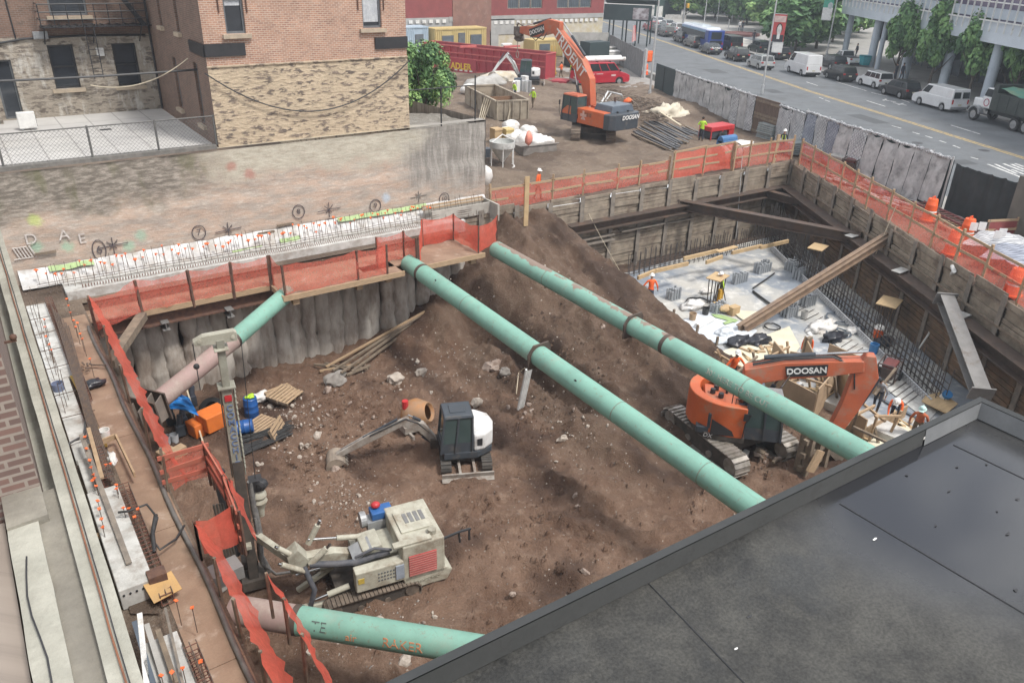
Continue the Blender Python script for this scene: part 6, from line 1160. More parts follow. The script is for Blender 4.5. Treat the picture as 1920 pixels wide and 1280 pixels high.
spots=[(1490,100,1.0,0,'dark leafy tree behind the red banner, lowest branches over the pavement'),(1530,92,1.15,0,'tall dark tree between the two banners'),(1560,80,1.1,1,'tree right of the tall green and white banner'),(1440,60,1.0,1,'park tree left of the red banner top'),(1400,46,1.0,0,'park tree above the plaza planter'),(1365,40,1.05,0,'dark park tree right of the white street sign'),(1318,36,.95,1,'bright green bushy tree behind the bus'),(1285,33,.9,1,'bright green bush by the traffic signal'),(1340,34,1.0,0,'dark tree behind the white lamp pole and bus roof'),(1460,35,1.3,0,'tree at the back of the park above the red banner'),(1500,28,1.3,1,'tree at the back of the park beside the red banner'),(1545,40,1.3,0,'tree at the back of the park above the tall banner'),(1420,25,1.2,1,'far park tree above the plaza'),(1382,18,1.2,0,'far park tree at the top edge over the plaza'),(1300,8,1.2,1,'far yellow green tree at the top edge over the bus'),(1345,10,1.2,0,'far tree at the top edge left of the street sign'),(1610,62,.75,1,'small tree under the glass building corner'),(1250,2,1.0,0,'far dark tree behind the green plywood hoarding'),(1218,4,.8,1,'far tree behind the sidewalk shed'),(1160,4,.9,0,'dark tree above the sidewalk shed roof')]
spots+=[(1590,70,1.2,0,'dark tree beside the first building column'),(1470,84,.8,1,'low tree beside the red banner foot'),(1425,38,1.1,0,'dark park tree above the rider in the plaza'),(1330,22,1.3,1,'bright tree in the back row over the bus roof'),(1375,28,1.3,0,'dark tree in the back row beside the white street sign'),(1275,18,1.1,1,'yellow green tree in the back row over the traffic signal'),(1480,50,1.2,1,'tree of the middle row right of the red banner'),(1520,60,1.2,0,'tree of the middle row left of the tall banner')]
first=[True,True]
for i,(px,py,s,k,lab)in enumerate(spots):
 if first[k]:t=park[k];first[k]=False
 else:t=dup(park[k])
 t.location=Z(px,py,.1);t.rotation_euler=(0,0,i*2.1);t.scale=(s*1.15,s*1.15,s*(1.0+.07*(i%3)));tag(t,lab,'tree','park trees across the street')
random.seed(4);t=lthing('bush','dense bright green bush growing beside the brick building','bush',(23.8,46.5,3.6));b=crown_mesh('bush',11000,lambda p:V(p.x*.8,p.y*.8,p.z*.8*(1 if p.z<0 else .9)),5,.055,(1,3,0,2),60)
pA=Z(765,195,4.2);pB=Z(860,195,4.2);wid=(pB-pA).length;ctr=(pA+pB)/2;t.location=ctr+V(-.2,1.0,-.5);b.v=[V(v.x*wid*.7,v.y*wid*.62,2.2+v.z*2.6)for v in b.v];b.build('foliage',[M_lf[i]for i in(1,3,0,2)],t,local=True)
b=MB();[b.path([(0,0,0),(.5*math.cos(a),.5*math.sin(a),1.2),(1.1*math.cos(a),1.1*math.sin(a),2.6)],[.08,.05,.02],6)for a in(0,1.3,2.6,3.9,5.2)];b.build('stem',M_bark,t,local=True)
M_galv=M('galvanised pole',(.55,.56,.56),(.48,.49,.5),3,.45,metal=.4)
def lamp(label,px,py,pxt,pyt,h=9.3,th=0,banner=None):
 p=Z(px,py,.1);t=lthing('street_lamp',label,'street lamp',p,R(th),'street lamps along the road');b=MB();b.tube((0,0,0),(0,0,h),.11,.07,n=10);b.tube((0,0,0),(0,0,.9),.16,n=10);b.build('pole',M_galv,t,local=True,smooth=50);b=MB();b.path([(0,0,h-.3),(.5,0,h+.2),(2.0,0,h+.5)],.045,6);b.build('arm',M_galv,t,local=True);b=MB();b.box((2.3,0,h+.5),(.8,.3,.14));b.build('lantern',M_grey,t,local=True,bevel=.04);return t
l1=lamp('white lamp pole carrying a red portrait banner by the gate in the grey fence',1428,176,0,0,th=-30)
l2=lamp('white lamp pole at the open site gate',1217,188,0,0,th=-30,h=10)
l3=lamp('tall lamp pole behind the blue bus',1319,52,0,0,th=150,h=8);l4=lamp('lamp pole with the green and white banner behind the white van',1548,112,0,0,th=150,h=9)
def banner(par,p,w,h,mats,name='banner'):
 p=Vector(p);cx=(CAMP-p);ex_=V(-cx.y,cx.x,0).normalized();ex_=ex_ if(CAMR.transposed()@ex_).x>0 else-ex_;n=V(ex_.y,-ex_.x,0);iv_=par.matrix_world.inverted()if False else None
 base=Vector(par.location);rot=Matrix.Rotation(-par.rotation_euler.z,3,'Z');TL=lambda v:rot@(v-base)
 b=MB();b.add([TL(p+n*.015+V(0,0,-h)),TL(p+n*.015+ex_*w+V(0,0,-h)),TL(p+n*.015+ex_*w),TL(p+n*.015)],[(0,1,2,3)]);b.add([TL(p-n*.015+V(0,0,-h)),TL(p-n*.015+ex_*w+V(0,0,-h)),TL(p-n*.015+ex_*w),TL(p-n*.015)],[(3,2,1,0)]);o=b.build('banner',mats[0],par,local=True)
 def patch(x0,x1,z0,z1,m,el=False,nm='panel'):
  q=MB();P=[(x0+(x1-x0)*(.5+.5*math.cos(a)),z0+(z1-z0)*(.5+.5*math.sin(a)))for a in[i*.3927 for i in range(16)]]if el else[(x0,z0),(x1,z0),(x1,z1),(x0,z1)]
  q.add([TL(p+n*(.03+.004*len(o.children))+ex_*x*w+V(0,0,-z*h))for x,z in P],[tuple(range(len(P)))]);q.build(nm,m,o,local=True)
 b=MB();[b.tube(TL(p+V(0,0,z)),TL(p+ex_*w+V(0,0,z)),.025,n=6)for z in(.04,-h-.04)];b.build('rod',M_galv,o,local=True);return patch
bp_=PL(1452,27,(l1.location.x,l1.location.y),(V(-CAMP.y,0,0)+V(1,.6,0).normalized()*0+V(.62,-.78,0)));pz=XP(1452,27,l1.location.x+.2)
def at_lamp(l,px,py):r=ray(px,py);d=math.hypot(l.location.x,l.location.y);return CAMP+r*(d/math.hypot(r.x,r.y))
P0=at_lamp(l1,1453,27);pa=banner(l1,P0,(at_lamp(l1,1477,27)-P0).length,(at_lamp(l1,1450,78)-P0).length,[M('banner red',(.5,.08,.08),rough=.7)])
pa(.05,.95,.05,.28,M('banner pale lettering',(.6,.45,.42)));pa(.3,.78,.32,.72,M_hair,True);pa(.36,.72,.36,.76,M('banner face',(.62,.6,.58)),True);pa(.1,.95,.74,1.0,M('banner dark',(.05,.05,.06)));pa(.42,.66,.72,.9,M_white)
P1=at_lamp(l1,1449,79);banner(l1,P1,(at_lamp(l1,1469,79)-P1).length,.95,[M_white])
P2=at_lamp(l4,1546,0)+V(0,0,.6);pa=banner(l4,P2,(at_lamp(l4,1563,0)-P2).length,(at_lamp(l4,1546,37)-P2).length,[M_white]);pa(0,1,0,.5,M('banner teal',(.08,.36,.26)));pa(.45,.95,.28,.55,M('banner grey',(.5,.55,.55)),True)
for px,py,lab in((1344,43,'far sign pole with a white rectangular sign'),(1372,42,'grey pole in the park beside the plaza'),(1384,42,'second slim pole in the park beside the plaza'),(1365,58,'low grey bollard light on the plaza')):
 t=lthing('sign_pole',lab,'pole',Z(px,py,.1),0);b=MB();b.tube((0,0,0),(0,0,6.5 if py<50 else 2),.09,n=8);b.build('pole',M_galv,t,local=True)
 if px==1344:b=MB();b.box((-.3,-.1,5.0),(.9,.06,1.0),Matrix.Rotation(-.7,3,'Z'));b.build('sign',M_white,t,local=True)
t=lthing('traffic_signal','grey pole with yellow signal boxes before the bus','traffic signal',Z(1279,56,.1));b=MB();b.tube((0,0,0),(0,0,9),.12,n=8);b.build('pole',M_grey,t,local=True);
for z,k in((4.2,.5),(8.2,.6)):b=MB();b.box((k,-.3,z),(.45,.4,.8));b.build('signal_box',M('signal yellow',(.65,.36,.04),rough=.5),t,local=True,bevel=.03)
b=MB();c=Z(1390,66,.2);b.lathe([(3.2,0),(3.2,.35),(3.0,.36),(2.9,.2),(0,.25)],c,26);single(b,'planter',M('dark red planter',(.14,.05,.045),(.1,.04,.035)),'round dark red planter bed on the plaza','planter',smooth=40)
b=MB();b.add([Z(x,y,.165)for x,y in[(1300,60),(1420,75),(1480,104),(1560,140),(1500,118),(1400,98)]],[(0,1,2,3,4,5)]);struct(b,'plaza',M('pale plaza paving',(.5,.48,.44),(.44,.42,.39),.4,.9))
b=MB();b.add([Z(x,y,.17)for x,y in[(1352,55),(1500,92),(1500,98),(1352,62)]],[(0,1,2,3)]);struct(b,'plaza_road',M_asph)
t=lthing('hoarding','dark green plywood hoarding with pale panels at the far end of the street','hoarding',Z(1252,32,.1),R(20));b=MB();b.box((0,0,2.2),(14,.2,4.4));b.build('boards',M('hoarding green',(.035,.07,.065),(.045,.08,.075),1,.7),t,local=True);b=MB();b.box((-5,-.2,1.3),(3,.1,2.2));b.build('poster',M_white,t,local=True)
for i in range(7):q=Z(1254+i*4.2,36.5-.3*(i%2),.1);b=MB();b.prism([(-.5,0),(.5,0),(.2,.9),(-.2,.9)],q,(.8,.6,0),(0,0,1),1.6);single(b,'traffic_barrier',M_conc,'pale concrete barrier in the far row before the green hoarding','barrier','barriers at the green hoarding')
# === street fence, containers, site clutter
M_blk=M('grey quilted blanket',(.5,.5,.5),(.38,.38,.385),1.6,.8,1,5,dirt=(.22,.22,.22),da=.5);M_blks=M('shiny quilted blanket',(.46,.47,.48),(.3,.31,.33),2.5,.45,1,9);M_blkb=M('bluish blanket',(.24,.27,.33),(.2,.23,.29),1.5,.7,.4,6)
M_gply=M('dark green plywood',(.035,.055,.058),(.045,.065,.068),1,.7);M_dnet=mesh_mat('black windscreen mesh',(.02,.027,.03),.9)
def quilt(name,a_,b_):
 m=M(name,a_,b_,1.6,.7);t=m.node_tree;bs=t.nodes['Principled BSDF'];h=None
 for r_ in(.8,-.8):
  v=coords(t,(1,1,1),wall=True);mp=N(t,'Mapping');mp.inputs['Rotation'].default_value=(0,0,r_);L(t,v,mp.inputs['Vector']);wv=N(t,'TexWave');wv.inputs['Scale'].default_value=1.6;L(t,mp.outputs[0],wv.inputs['Vector']);f=ramp(t,wv.outputs['Fac'],.0,.25)
  if h is None:h=f
  else:mm=N(t,'Math',operation='MULTIPLY');L(t,h,mm.inputs[0]);L(t,f,mm.inputs[1]);h=mm.outputs[0]
 c=bs.inputs['Base Color'].links[0].from_socket;L(t,mixc(t,h,mixc(t,1,c,(.55,.55,.57),'MULTIPLY'),c),bs.inputs['Base Color']);bump(t,bs,h,.8,.05);return m
M_blks=quilt('quilted silver blanket',(.6,.61,.62),(.44,.45,.47));M_blkb=quilt('quilted bluish blanket',(.38,.41,.48),(.29,.32,.39))
FP=[Z(1226,176,0),Z(1262,192,0),Z(1340,224,0),Z(1408,252,0),Z(1452,268,0),Z(1500,288,0),Z(1560,315,0),Z(1640,345,0),Z(1690,367,0),Z(1760,395,0)]
FH=3.05
def blanket(par,a,c,h,mats,wdt=1.15,lean=.0,name='blanket',z0=.05):
 n=max(1,round((c-a).length/wdt));d=(c-a).normalized();nn=V(d.y,-d.x,0);nn=nn if nn.dot(CAMP-a)>0 else-nn
 for i in range(n):
  p=a.lerp(c,i/n);q=a.lerp(c,(i+1)/n);b=MB();k=7;sg=rnd(.04,.3);hh=h+rnd(-.15,.12);gap=rnd(.0,.3);bl=rnd(.05,.4);vs=[]
  for u in range(k+1):
   for w_ in range(6):
    f=u/k;z=z0+gap*(1-w_/5)+(hh-z0-sg*math.sin(math.pi*f))*w_/5;e=bl*math.sin(math.pi*f)*(1-.6*w_/5)*(.4+rnd(0,.2))+.13*fbm(f*4+i*3,w_*.9,1,3);vs.append(p.lerp(q,.02+f*.96)+nn*(.08+e+lean*(1-w_/5))+V(0,0,z))
  b.add(vs,[(u*6+w_,u*6+6+w_,u*6+7+w_,u*6+1+w_)for u in range(k)for w_ in range(5)]);b.build(name,mats[(i*7+i//3)%len(mats)],par,smooth=70)
 b=MB();b.path([a.lerp(c,i/24)+nn*.1+V(0,0,h-.08+.09*fbm(a.x+i*.6,0,.9,3))for i in range(25)],[.06+.03*(i%3)for i in range(25)],6);b.build('top_roll',M_blks,par)
 for i in range(n+1):
  if i%2==0:b=MB();p=a.lerp(c,i/n);b.box(p+V(0,0,h/2),(.09,.09,h+.1));b.build('post',M_galv,par)
random.seed(5)
t=thing('street_fence','long site fence hung with grey quilted blankets between the street and the pit','fence',FP[1])
blanket(t,FP[1],FP[2],FH,[M_blk,M_blk,M_blk]);blanket(t,FP[2],FP[3],FH+.05,[M_blk,M_blk,M_blks]);blanket(t,FP[4],FP[5],FH-.1,[M_blks,M_blks],1.6);blanket(t,FP[5],FP[6],FH+.1,[M_blkb,M_blks],1.5);blanket(t,FP[6],FP[7],FH+.1,[M_blk,M_blks,M_blk],1.3,.35);blanket(t,FP[7],FP[9],FH+.05,[M_blk,M_blks,M_blk,M_blk],1.3,.3)
b=MB();b.add([p+V(.25,0,z)for p in FP[1:]for z in(0,FH-.15)],[(2*i,2*i+2,2*i+3,2*i+1)for i in range(len(FP)-2)]);b.build('backing_board',M_gply,t)
for px,py,l in((1275,190,3.3),(1330,222,3.0),(1372,238,2.6)):p=Z(px,py,0);b=MB();b.beam(p,p+V(1.4,1.2,0)*.7+V(0,0,l*.8),.1,.1);b.build('prop',M_galv,t)
t=thing('gate_panel','dark green plywood gate leaf at the near side of the site entrance','gate',FP[0]);b=MB();b.beam(FP[0]+V(0,0,1.5),FP[1].lerp(FP[0],.03)+V(0,0,1.5),.08,3.0);b.build('panel',M_gply,t);b=MB();m_=FP[0].lerp(FP[1],.45);b.box(m_+V(-.06,0,1.5),(.06,.06,3));b.build('batten',M_black,t)
t=thing('site_door','brown boarded wooden door in the grey blanket fence','door',FP[3]);b=MB();b.beam(FP[3]+V(0,0,1.5),FP[4]+V(0,0,1.5),.08,3.0);b.build('panel',M('dark brown boards',(.15,.105,.08),(.105,.075,.058),2,.85,.3,20,sc=(4,4,1)),t);b=MB();[b.beam(FP[3]+V(-.08,-.03,z),FP[4]+V(-.08,-.03,z),.05,.2)for z in(.4,1.5,1.75,2.75)];b.build('batten',M_plankd,t)
A1,A2,A3=Z(1768,398,0),Z(1880,440,0),Z(1960,470,0)
t=thing('dark_fence','tall black mesh screened fence section at the right edge','fence',A1);b=MB();vs=[];n=30
for i in range(n+1):
 p=A1.lerp(A2,i/n)
 for j in range(6):vs.append(p+V(.12*math.sin(i*.9)*(.4+.12*j)+.05*fbm(i*.5,j,.8,2),0,.05+j*.56-.1*abs(math.sin(i*.52))*(j==5)))
b.add(vs,[(i*6+j,i*6+6+j,i*6+7+j,i*6+1+j)for i in range(n)for j in range(5)]);b.build('screen',M('black windscreen',(.022,.03,.033),(.035,.045,.05),.9,.6),t,smooth=70);b=MB();b.beam(A1+V(.3,0,1.35),A2+V(.3,0,1.35),.05,2.7);b.build('boards',M_gply,t)
b=MB();b.beam(A2+V(0,0,1.6),A3+V(0,0,1.6),.2,3.2);single(b,'grey_hoarding',M('dirty grey panel',(.16,.15,.13),(.12,.115,.1),1,.9),'dirty grey board panel at the right edge after the black screen','fence')
G1,G2=Z(1202,148,0),Z(1140,108,0)
t=thing('far_fence','grey timber hoarding along the pavement beyond the site gate','fence',G1);b=MB();n=16
for i in range(n):p=G1.lerp(G2,i/n);q=G1.lerp(G2,(i+.93)/n);b.beam(p+V(0,0,1.5),q+V(0,0,1.5),.06,3.0+rnd(-.05,.05))
b.build('boards',M('grey fence boards',(.22,.225,.23),(.17,.175,.18),2,.85),t);b=MB();b.box(G1+V(.2,-.2,1.6),(.3,.3,3.3));b.build('gate_post',M_galv,t)
b=MB();b.beam(G2+V(-.2,0,1.6),G2+V(-6,2.5,1.6),.1,3.2);single(b,'grey_hoarding',M_conc,'pale grey hoarding panel in front of the white wall corner','hoarding')
t=lthing('flag','small striped flag on a short pole at the grey hoarding','flag',G1.lerp(G2,.32)+V(0,0,3.0));b=MB();b.tube((0,0,-.6),(0,0,2.3),.03,n=6);b.build('pole',M_galv,t,local=True)
for i in range(7):b=MB();b.add([(.03+.09*i,-.03*math.sin(i),.35+.02*i),(.12+.09*i,-.03*math.sin(i+1),.35+.02*i),(.12+.05*i,0,2.2),(.03+.05*i,0,2.2)],[(0,1,2,3)]);b.build('stripe',M_white if i%2 else M_red,t,local=True)
S1,S2=Z(1212,88,.1),Z(1140,84,.1)
t=thing('sidewalk_shed','dark green sidewalk shed on posts with a board parapet and torn poster','sidewalk shed',S1);dS=(S1-S2).normalized();bk_=V(-dS.y,dS.x,0);bk_=bk_ if bk_.y>0 else-bk_
b=MB();b.beam(S2+V(0,0,4.7)-dS*1,S1+V(0,0,4.7)+dS*.3,.15,2.2);b.beam(S2+V(0,0,3.7)-dS+bk_*2,S1+V(0,0,3.7)+bk_*2,4,.25);b.beam(S2+bk_*1+V(0,0,6.2)-dS,S1+bk_*1+V(0,0,6.2)+dS,2.2,.12,(0,.5,1));b.build('deck',M_gply,t)
for f in(0,.35,.7,1):
 for k in(0,4):b=MB();b.box(S2.lerp(S1,f)+bk_*k+V(0,0,1.9),(.16,.16,3.8));b.build('post',M_gply,t)
b=MB();b.beam(S2.lerp(S1,.58)+V(0,0,4.6)-bk_*.1,S2.lerp(S1,.98)+V(0,0,4.6)-bk_*.1,.05,1.6);b.build('poster',M('torn poster',(.5,.48,.5),(.2,.16,.17),1.4,.7),t)
def ribbox(name,lab,cat,a,c,w,h,m,mt,ribs,rails,inside=None,mi=None,topm=None):
 t=thing(name,lab,cat,a);d=(c-a).normalized();L_=(c-a).length;nn=V(-d.y,d.x,0);nn=nn if nn.dot(a-CAMP)>0 else-nn;z=V(0,0,1)
 b=MB();b.beam(a+z*h/2+nn*.05,c+z*h/2+nn*.05,.1,h);b.beam(a+nn*w+z*h/2,c+nn*w+z*h/2,.1,h);b.beam(a+nn*.1+z*h/2+d*.05,a+nn*(w-.05)+z*h/2+d*.05,.1,h);b.beam(c+nn*.1+z*h/2-d*.05,c+nn*(w-.05)+z*h/2-d*.05,.1,h);b.beam(a+nn*w/2+z*.1,c+nn*w/2+z*.1,w-.1,.1);b.build('shell',m,t)
 b=MB()
 for i in range(ribs+1):p=a+d*(L_*i/ribs);b.box(p-nn*.06+z*h/2,(.13,.13,h),Matrix((d,nn,z)).transposed())
 b.build('ribs',m,t);b=MB()
 for f in rails:b.beam(a-nn*.08+z*h*f,c-nn*.08+z*h*f,.12,.12)
 b.beam(a+nn*w+z*(h+.03),c+nn*w+z*(h+.03),.14,.1);b.beam(a+z*(h+.03),a+nn*w+z*(h+.03),.14,.1);b.beam(c+z*(h+.03),c+nn*w+z*(h+.03),.14,.1);b.build('rails',mt,t)
 if inside:b=MB();b.beam(a+nn*w/2+d*.15+z*inside,c+nn*w/2-d*.15+z*inside,w-.25,.1);b.build('floor',mi,t)
 return t,d,nn
M_dump=M('faded red container paint',(.38,.045,.06),(.33,.04,.055),.6,.6,.1,15,dirt=(.3,.06,.06),da=.4);M_dumpl=M('pink red rail',(.55,.14,.13),(.45,.1,.1),2,.6)
a,c=Z(795,126,.1),Z(1022,152,.1);t,d,nn=ribbox('dumpster','long red open top rolling container with yellow lettering','container',a,c,2.2,2.75,M_dump,M_dumpl,17,(.99,.72,.52,.03),2.2,M('dark debris',(.05,.04,.035)))
M_yt=M('yellow lettering',(.75,.5,.05),rough=.6);q=Z(866,135,.1);tp=PL(866,125,a,d);text('ADLER',.95,tp-nn*.2,d,(0,0,1),'lettering',M_yt,t,bold=.03);b=MB();tp=PL(867,132,a,d)-nn*.16;[b.beam(tp+d*(-1+.7*i),tp+d*(-.6+.7*i),.01,.16)for i in range(4)];b.build('small_lettering',M_white,t);b=MB();tp=PL(866,127,a,d)-nn*.14;b.beam(tp-d*2.2,tp+d*2.1,.02,2.0);b.build('sign_panel',M_dump,t)
b=MB();b.beam(c+V(0,0,.15)+d*.1,c+d*2.6+V(0,0,.15)+nn*.5,2.0,.2);b.build('ramp_plate',M_dump,t)
for px,py,l,lab in((862,88,1.3,'red cross beam lying on the left part of the red container rim'),(945,88,1.3,'red cross beam on the middle of the red container rim')):p=Z(px,py,3.5);b=MB();b.beam(p,p+nn*1.8+d*.9,.25,.2);single(b,'cross_beam',M_dumpl,lab,'beam')
p=Z(950,84,3.6);b=MB();b.box(p,(1.3,.4,.3));single(b,'white_sack',M_white,'white bundle lying on the rim of the red container','bundle',bevel=.08)
def office(label,px0,px1,pyt,Y,m,doors,wins,w=2.6,depth=2.5,name='site_office'):
 a,c=YP(px0,pyt,Y),YP(px1,pyt,Y);h=(a.z+c.z)/2;a.z=c.z=0;t=thing(name,label,'container',a);L_=(c-a).length;b=MB();b.box(a+V(L_/2,depth/2,h/2),(L_,depth,h));n=int(L_/.28);[b.box(a+V((i+.5)*L_/n,-.03,h/2),(.14,.07,h-.3))for i in range(n)if not any(f0<(i+.5)/n<f1 for f0,f1 in doors+wins)];b.box(a+V(L_/2,-.03,h-.08),(L_,.12,.16));b.build('shell',m,t)
 for f0,f1 in wins:b=MB();b.box(a+V(L_*(f0+f1)/2,-.08,h*.58),(L_*(f1-f0),.08,h*.4));o=b.build('window',M_frame,t);b=MB();b.box(a+V(L_*(f0+f1)/2,-.125,h*.58),(L_*(f1-f0)*.86,.02,h*.33));b.build('pane',G_mid,o)
 for f0,f1 in doors:b=MB();b.box(a+V(L_*(f0+f1)/2,-.09,h*.45),(L_*(f1-f0),.1,h*.8));b.build('door',M_frame,t)
 return t
M_ylc=M('pale yellow container paint',(.56,.44,.2),(.5,.4,.18),.8,.6);office('pale yellow site office container with two windows and a door',815,912,53,92.5,M_ylc,[(.44,.57)],[(.13,.35),(.68,.9)]);office('pale yellow container behind the excavator boom',1002,1096,74,90,M_ylc,[(.78,.95)],[(.1,.3)]);office('light blue container at the corner of the brick building',735,803,51,93.5,M('light blue container paint',(.42,.52,.6),(.36,.46,.55),.8,.6),[],[(.62,.85)])
p=Z(1113,122,.1);b=MB();b.box(p+V(0,0,1.4),(3.2,2,2.8));t=single(b,'dark_shed',M_gply,'dark shed with papers beside the yellow container','shed');b=MB();b.box(Z(1120,106,2.9)+V(0,-.3,0),(2.6,1.2,.12))
for px,py,w_,h,m,lab in((1134,116,3.6,1.7,M_conc,'grey topped stack of boxes by the hoarding'),(1148,120,2.6,1.5,M_white,'white topped box by the red van'),(1090,120,1.6,2.2,M_wht,'white cabinet behind the excavator boom'),(1070,124,1.1,2.3,M_black,'black cabinet behind the excavator boom')):p=Z(px,py,.05);b=MB();b.box(p+V(0,0,h/2),(w_,1.4,h));b.box(p+V(0,0,h+.05),(w_+.12,1.5,.1));single(b,'storage_box',m,lab,'box')
p=Z(1030,142,.1);t=thing('mixer','yellow mortar mixer on a frame at the end of the red container','mixer',p);M_yel2=M('machine yellow',(.62,.36,.04),(.52,.3,.04),2,.5);b=MB();b.lathe([(.2,-.6),(.65,-.3),(.7,.2),(.4,.7)],p+V(0,0,1.6),16,rot=Matrix.Rotation(.7,3,'Y'));b.build('drum',M_yel2,t,smooth=50);b=MB();[b.tube(p+V(x,y,0),p+V(x*.7,y*.7,3.2 if x>0 else 1.5),.05,n=6)for x in(-.6,.6)for y in(-.4,.4)];b.box(p+V(0,0,.3),(1.4,1,.1));b.build('frame',M_yel2,t)
a,c=Z(930,226,.1),Z(990,223,.1);M_beige=M('beige skip steel',(.36,.31,.24),(.28,.24,.185),1.5,.75,.2,20,dirt=(.2,.16,.12),da=.4);t=thing('skip','open beige steel skip with brown inside and hanging straps','skip',a);d=(c-a).normalized();nn=(Z(903,197,.1)-a);Ln=nn.length*1.15;nn=V(-d.y,d.x,0);W_=(c-a).length;h=1.55;z=V(0,0,1);b=MB()
for p,q in((a,c),(a,a+nn*Ln),(c,c+nn*Ln),(a+nn*Ln,c+nn*Ln)):b.beam(p+z*h/2,q+z*h/2,.1,h);b.beam(p+z*h,q+z*h,.2,.12)
[b.box(a+d*W_*f+z*h/2-nn*.08,(.12,.12,h))for f in(.02,.25,.5,.75,.98)];[b.box(a+nn*Ln*f+z*h/2-d*.08,(.12,.12,h))for f in(.2,.4,.6,.8)];b.build('shell',M_beige,t)
b=MB();b.add([a+z*.5+d*.05,c+z*.5-d*.05,c+nn*Ln+z*.5,a+nn*Ln+z*.5],[(0,1,2,3)]);b.beam(a+nn*Ln*.45+z*.9,c+nn*Ln*.45+z*.9,.08,.8);b.build('inside',M('rusty brown sheet',(.24,.14,.08),(.19,.11,.065),1,.8),t)
M_strap=M('cream strap',(.55,.48,.36),(.46,.4,.3),4,.8);
for k in range(4):b=MB();p=a+nn*(Ln*(.1+.06*k))-d*.2;b.path([p+z*1.5,p+z*.9-d*.2,p+z*.15-d*(.5+.2*k)-nn*.6*k,p-d*(.9+.2*k)-nn*(1+.5*k)],.04,5);b.build('strap',M_strap,t)
b=MB();p=a+d*W_*.4;b.path([p+z*1.6,p-nn*.15+z*.8,p-nn*.5-d*.3],.06,5);b.build('strap',M_strap,t)
p=Z(941,312,.05);t=thing('concrete_bucket','white funnel shaped concrete bucket on a round cage stand','concrete bucket',p);b=MB();b.lathe([(.18,.35),(.22,.45),(.8,1.25),(.85,1.3),(.85,1.68),(.8,1.68),(.8,1.3),(.15,.5)],p,28);b.build('funnel',M('pale bucket paint',(.55,.56,.54),(.45,.46,.45),2,.6,dirt=(.3,.3,.29),da=.4),t,smooth=40);b=MB();b.path([p+V(.85*math.cos(k),.85*math.sin(k),.04)for k in[i*.3308 for i in range(20)]],.04,6);[b.tube(p+V(.85*math.cos(k),.85*math.sin(k),.04),p+V(.82*math.cos(k),.82*math.sin(k),1.3),.035,n=6)for k in[i*1.047 for i in range(6)]];b.path([p+V(-.8,0,1.68),p+V(0,0,2.1),p+V(.8,0,1.68)],.04,6);b.build('cage',M_white,t)
M_bag=M('white woven bag',(.72,.71,.69),(.6,.59,.57),2.5,.75,.5,8,dirt=(.45,.4,.34),da=.3)
for i,(px,py,r,lab)in enumerate(((948,252,.75,'white bag on the yellow pallet, leftmost of the heap'),(968,262,.8,'white bag beside the yellow pallet'),(985,266,.85,'white bag with a red patch in the grey tub'),(1008,270,.95,'large white bag at the front of the heap in the grey tub'),(1024,268,.7,'white bag at the right end of the grey tub'),(990,248,.7,'white and dark bag at the back of the heap'),(958,238,.7,'white bag at the back of the heap near the skip'))):p=Z(px,py,.5);b=MB();b.blob(p,(r,r*.8,r*.75),.35,i+3,3,1.8);single(b,'bulk_bag',M_bag,lab,'bag',smooth=180)
p=Z(985,262,1.2);b=MB();b.blob(p+V(0,-.4,.15),(.3,.2,.5),.3,2,2);single(b,'red_cloth',M_capp,'pinkish red cloth between the white bags','cloth',smooth=180)
b=MB();p=Z(1003,287,.05);b.beam(p+V(-1.4,.2,.35),p+V(1.4,0,.4),1.6,.6);b.beam(p+V(-1.6,-.6,.72),p+V(1.5,-.85,.72),.08,.1);single(b,'steel_tub',M('grey steel tub',(.25,.23,.21),(.18,.165,.15),2,.7),'grey steel tub under the heap of white bags','tub',bevel=.05)
for px,lab in((930,'left yellow pallet crate below the bags'),(951,'right yellow pallet crate below the bags')):p=Z(px,268,.05);b=MB();b.box(p+V(0,0,.55),(.7,.7,1.1));b.box(p+V(0,-.36,1.0),(.74,.06,.12));single(b,'yellow_crate',M_ylc if px==951 else M_plyn,lab,'crate',bevel=.02)
b=MB();p=Z(912,345,.05);b.blob(p+V(0,0,.5),(.38,.32,.65),.3,8,2);single(b,'white_sack',M_bag,'white sack standing at the right end of the lot wall','bag',smooth=180)
b=MB();p=Z(908,300,.05);b.box(p+V(0,0,.4),(.9,.6,.8));single(b,'dark_crate',M_char,'dark crate tucked behind the lot wall end','crate',bevel=.03)
b=MB();p=Z(840,172,4.0);b.blob(Z(880,168,.6),(1,.7,.55),.15,2,2,flat=-.4);single(b,'wrapped_pallet',M_bag,'grey wrapped pallet right of the bush','pallet',smooth=60)
for i,(px,py,r)in enumerate(((905,160,2.0),(940,150,2.4),(925,158,1.6))):b=MB();b.blob(Z(px,py,.1),(r,r*.7,.9),.3,i,3,flat=0);single(b,'debris_heap',M_peel if i==1 else M_conc,f'grey tarp covered heap before the mini excavator, {("left", "tallest", "front")[i]} one','heap',smooth=180)
for i in range(7):p=Z(965+rnd(0,25),170+rnd(-8,6),.1);b=MB();b.box(p+V(0,0,.6),(.7,.5,1.2),Matrix.Rotation(rnd(0,3),3,'Z'));single(b,'material_stack',random.choice((M_white,M_grey,M_slate,M_galv)),'pale stacked material behind the beige skip','material','materials behind the beige skip',bevel=.03)
M_bar2=M('grey steel bars',(.16,.16,.165),(.11,.11,.115),3,.6,.1,20,metal=.3);random.seed(14);bars=None
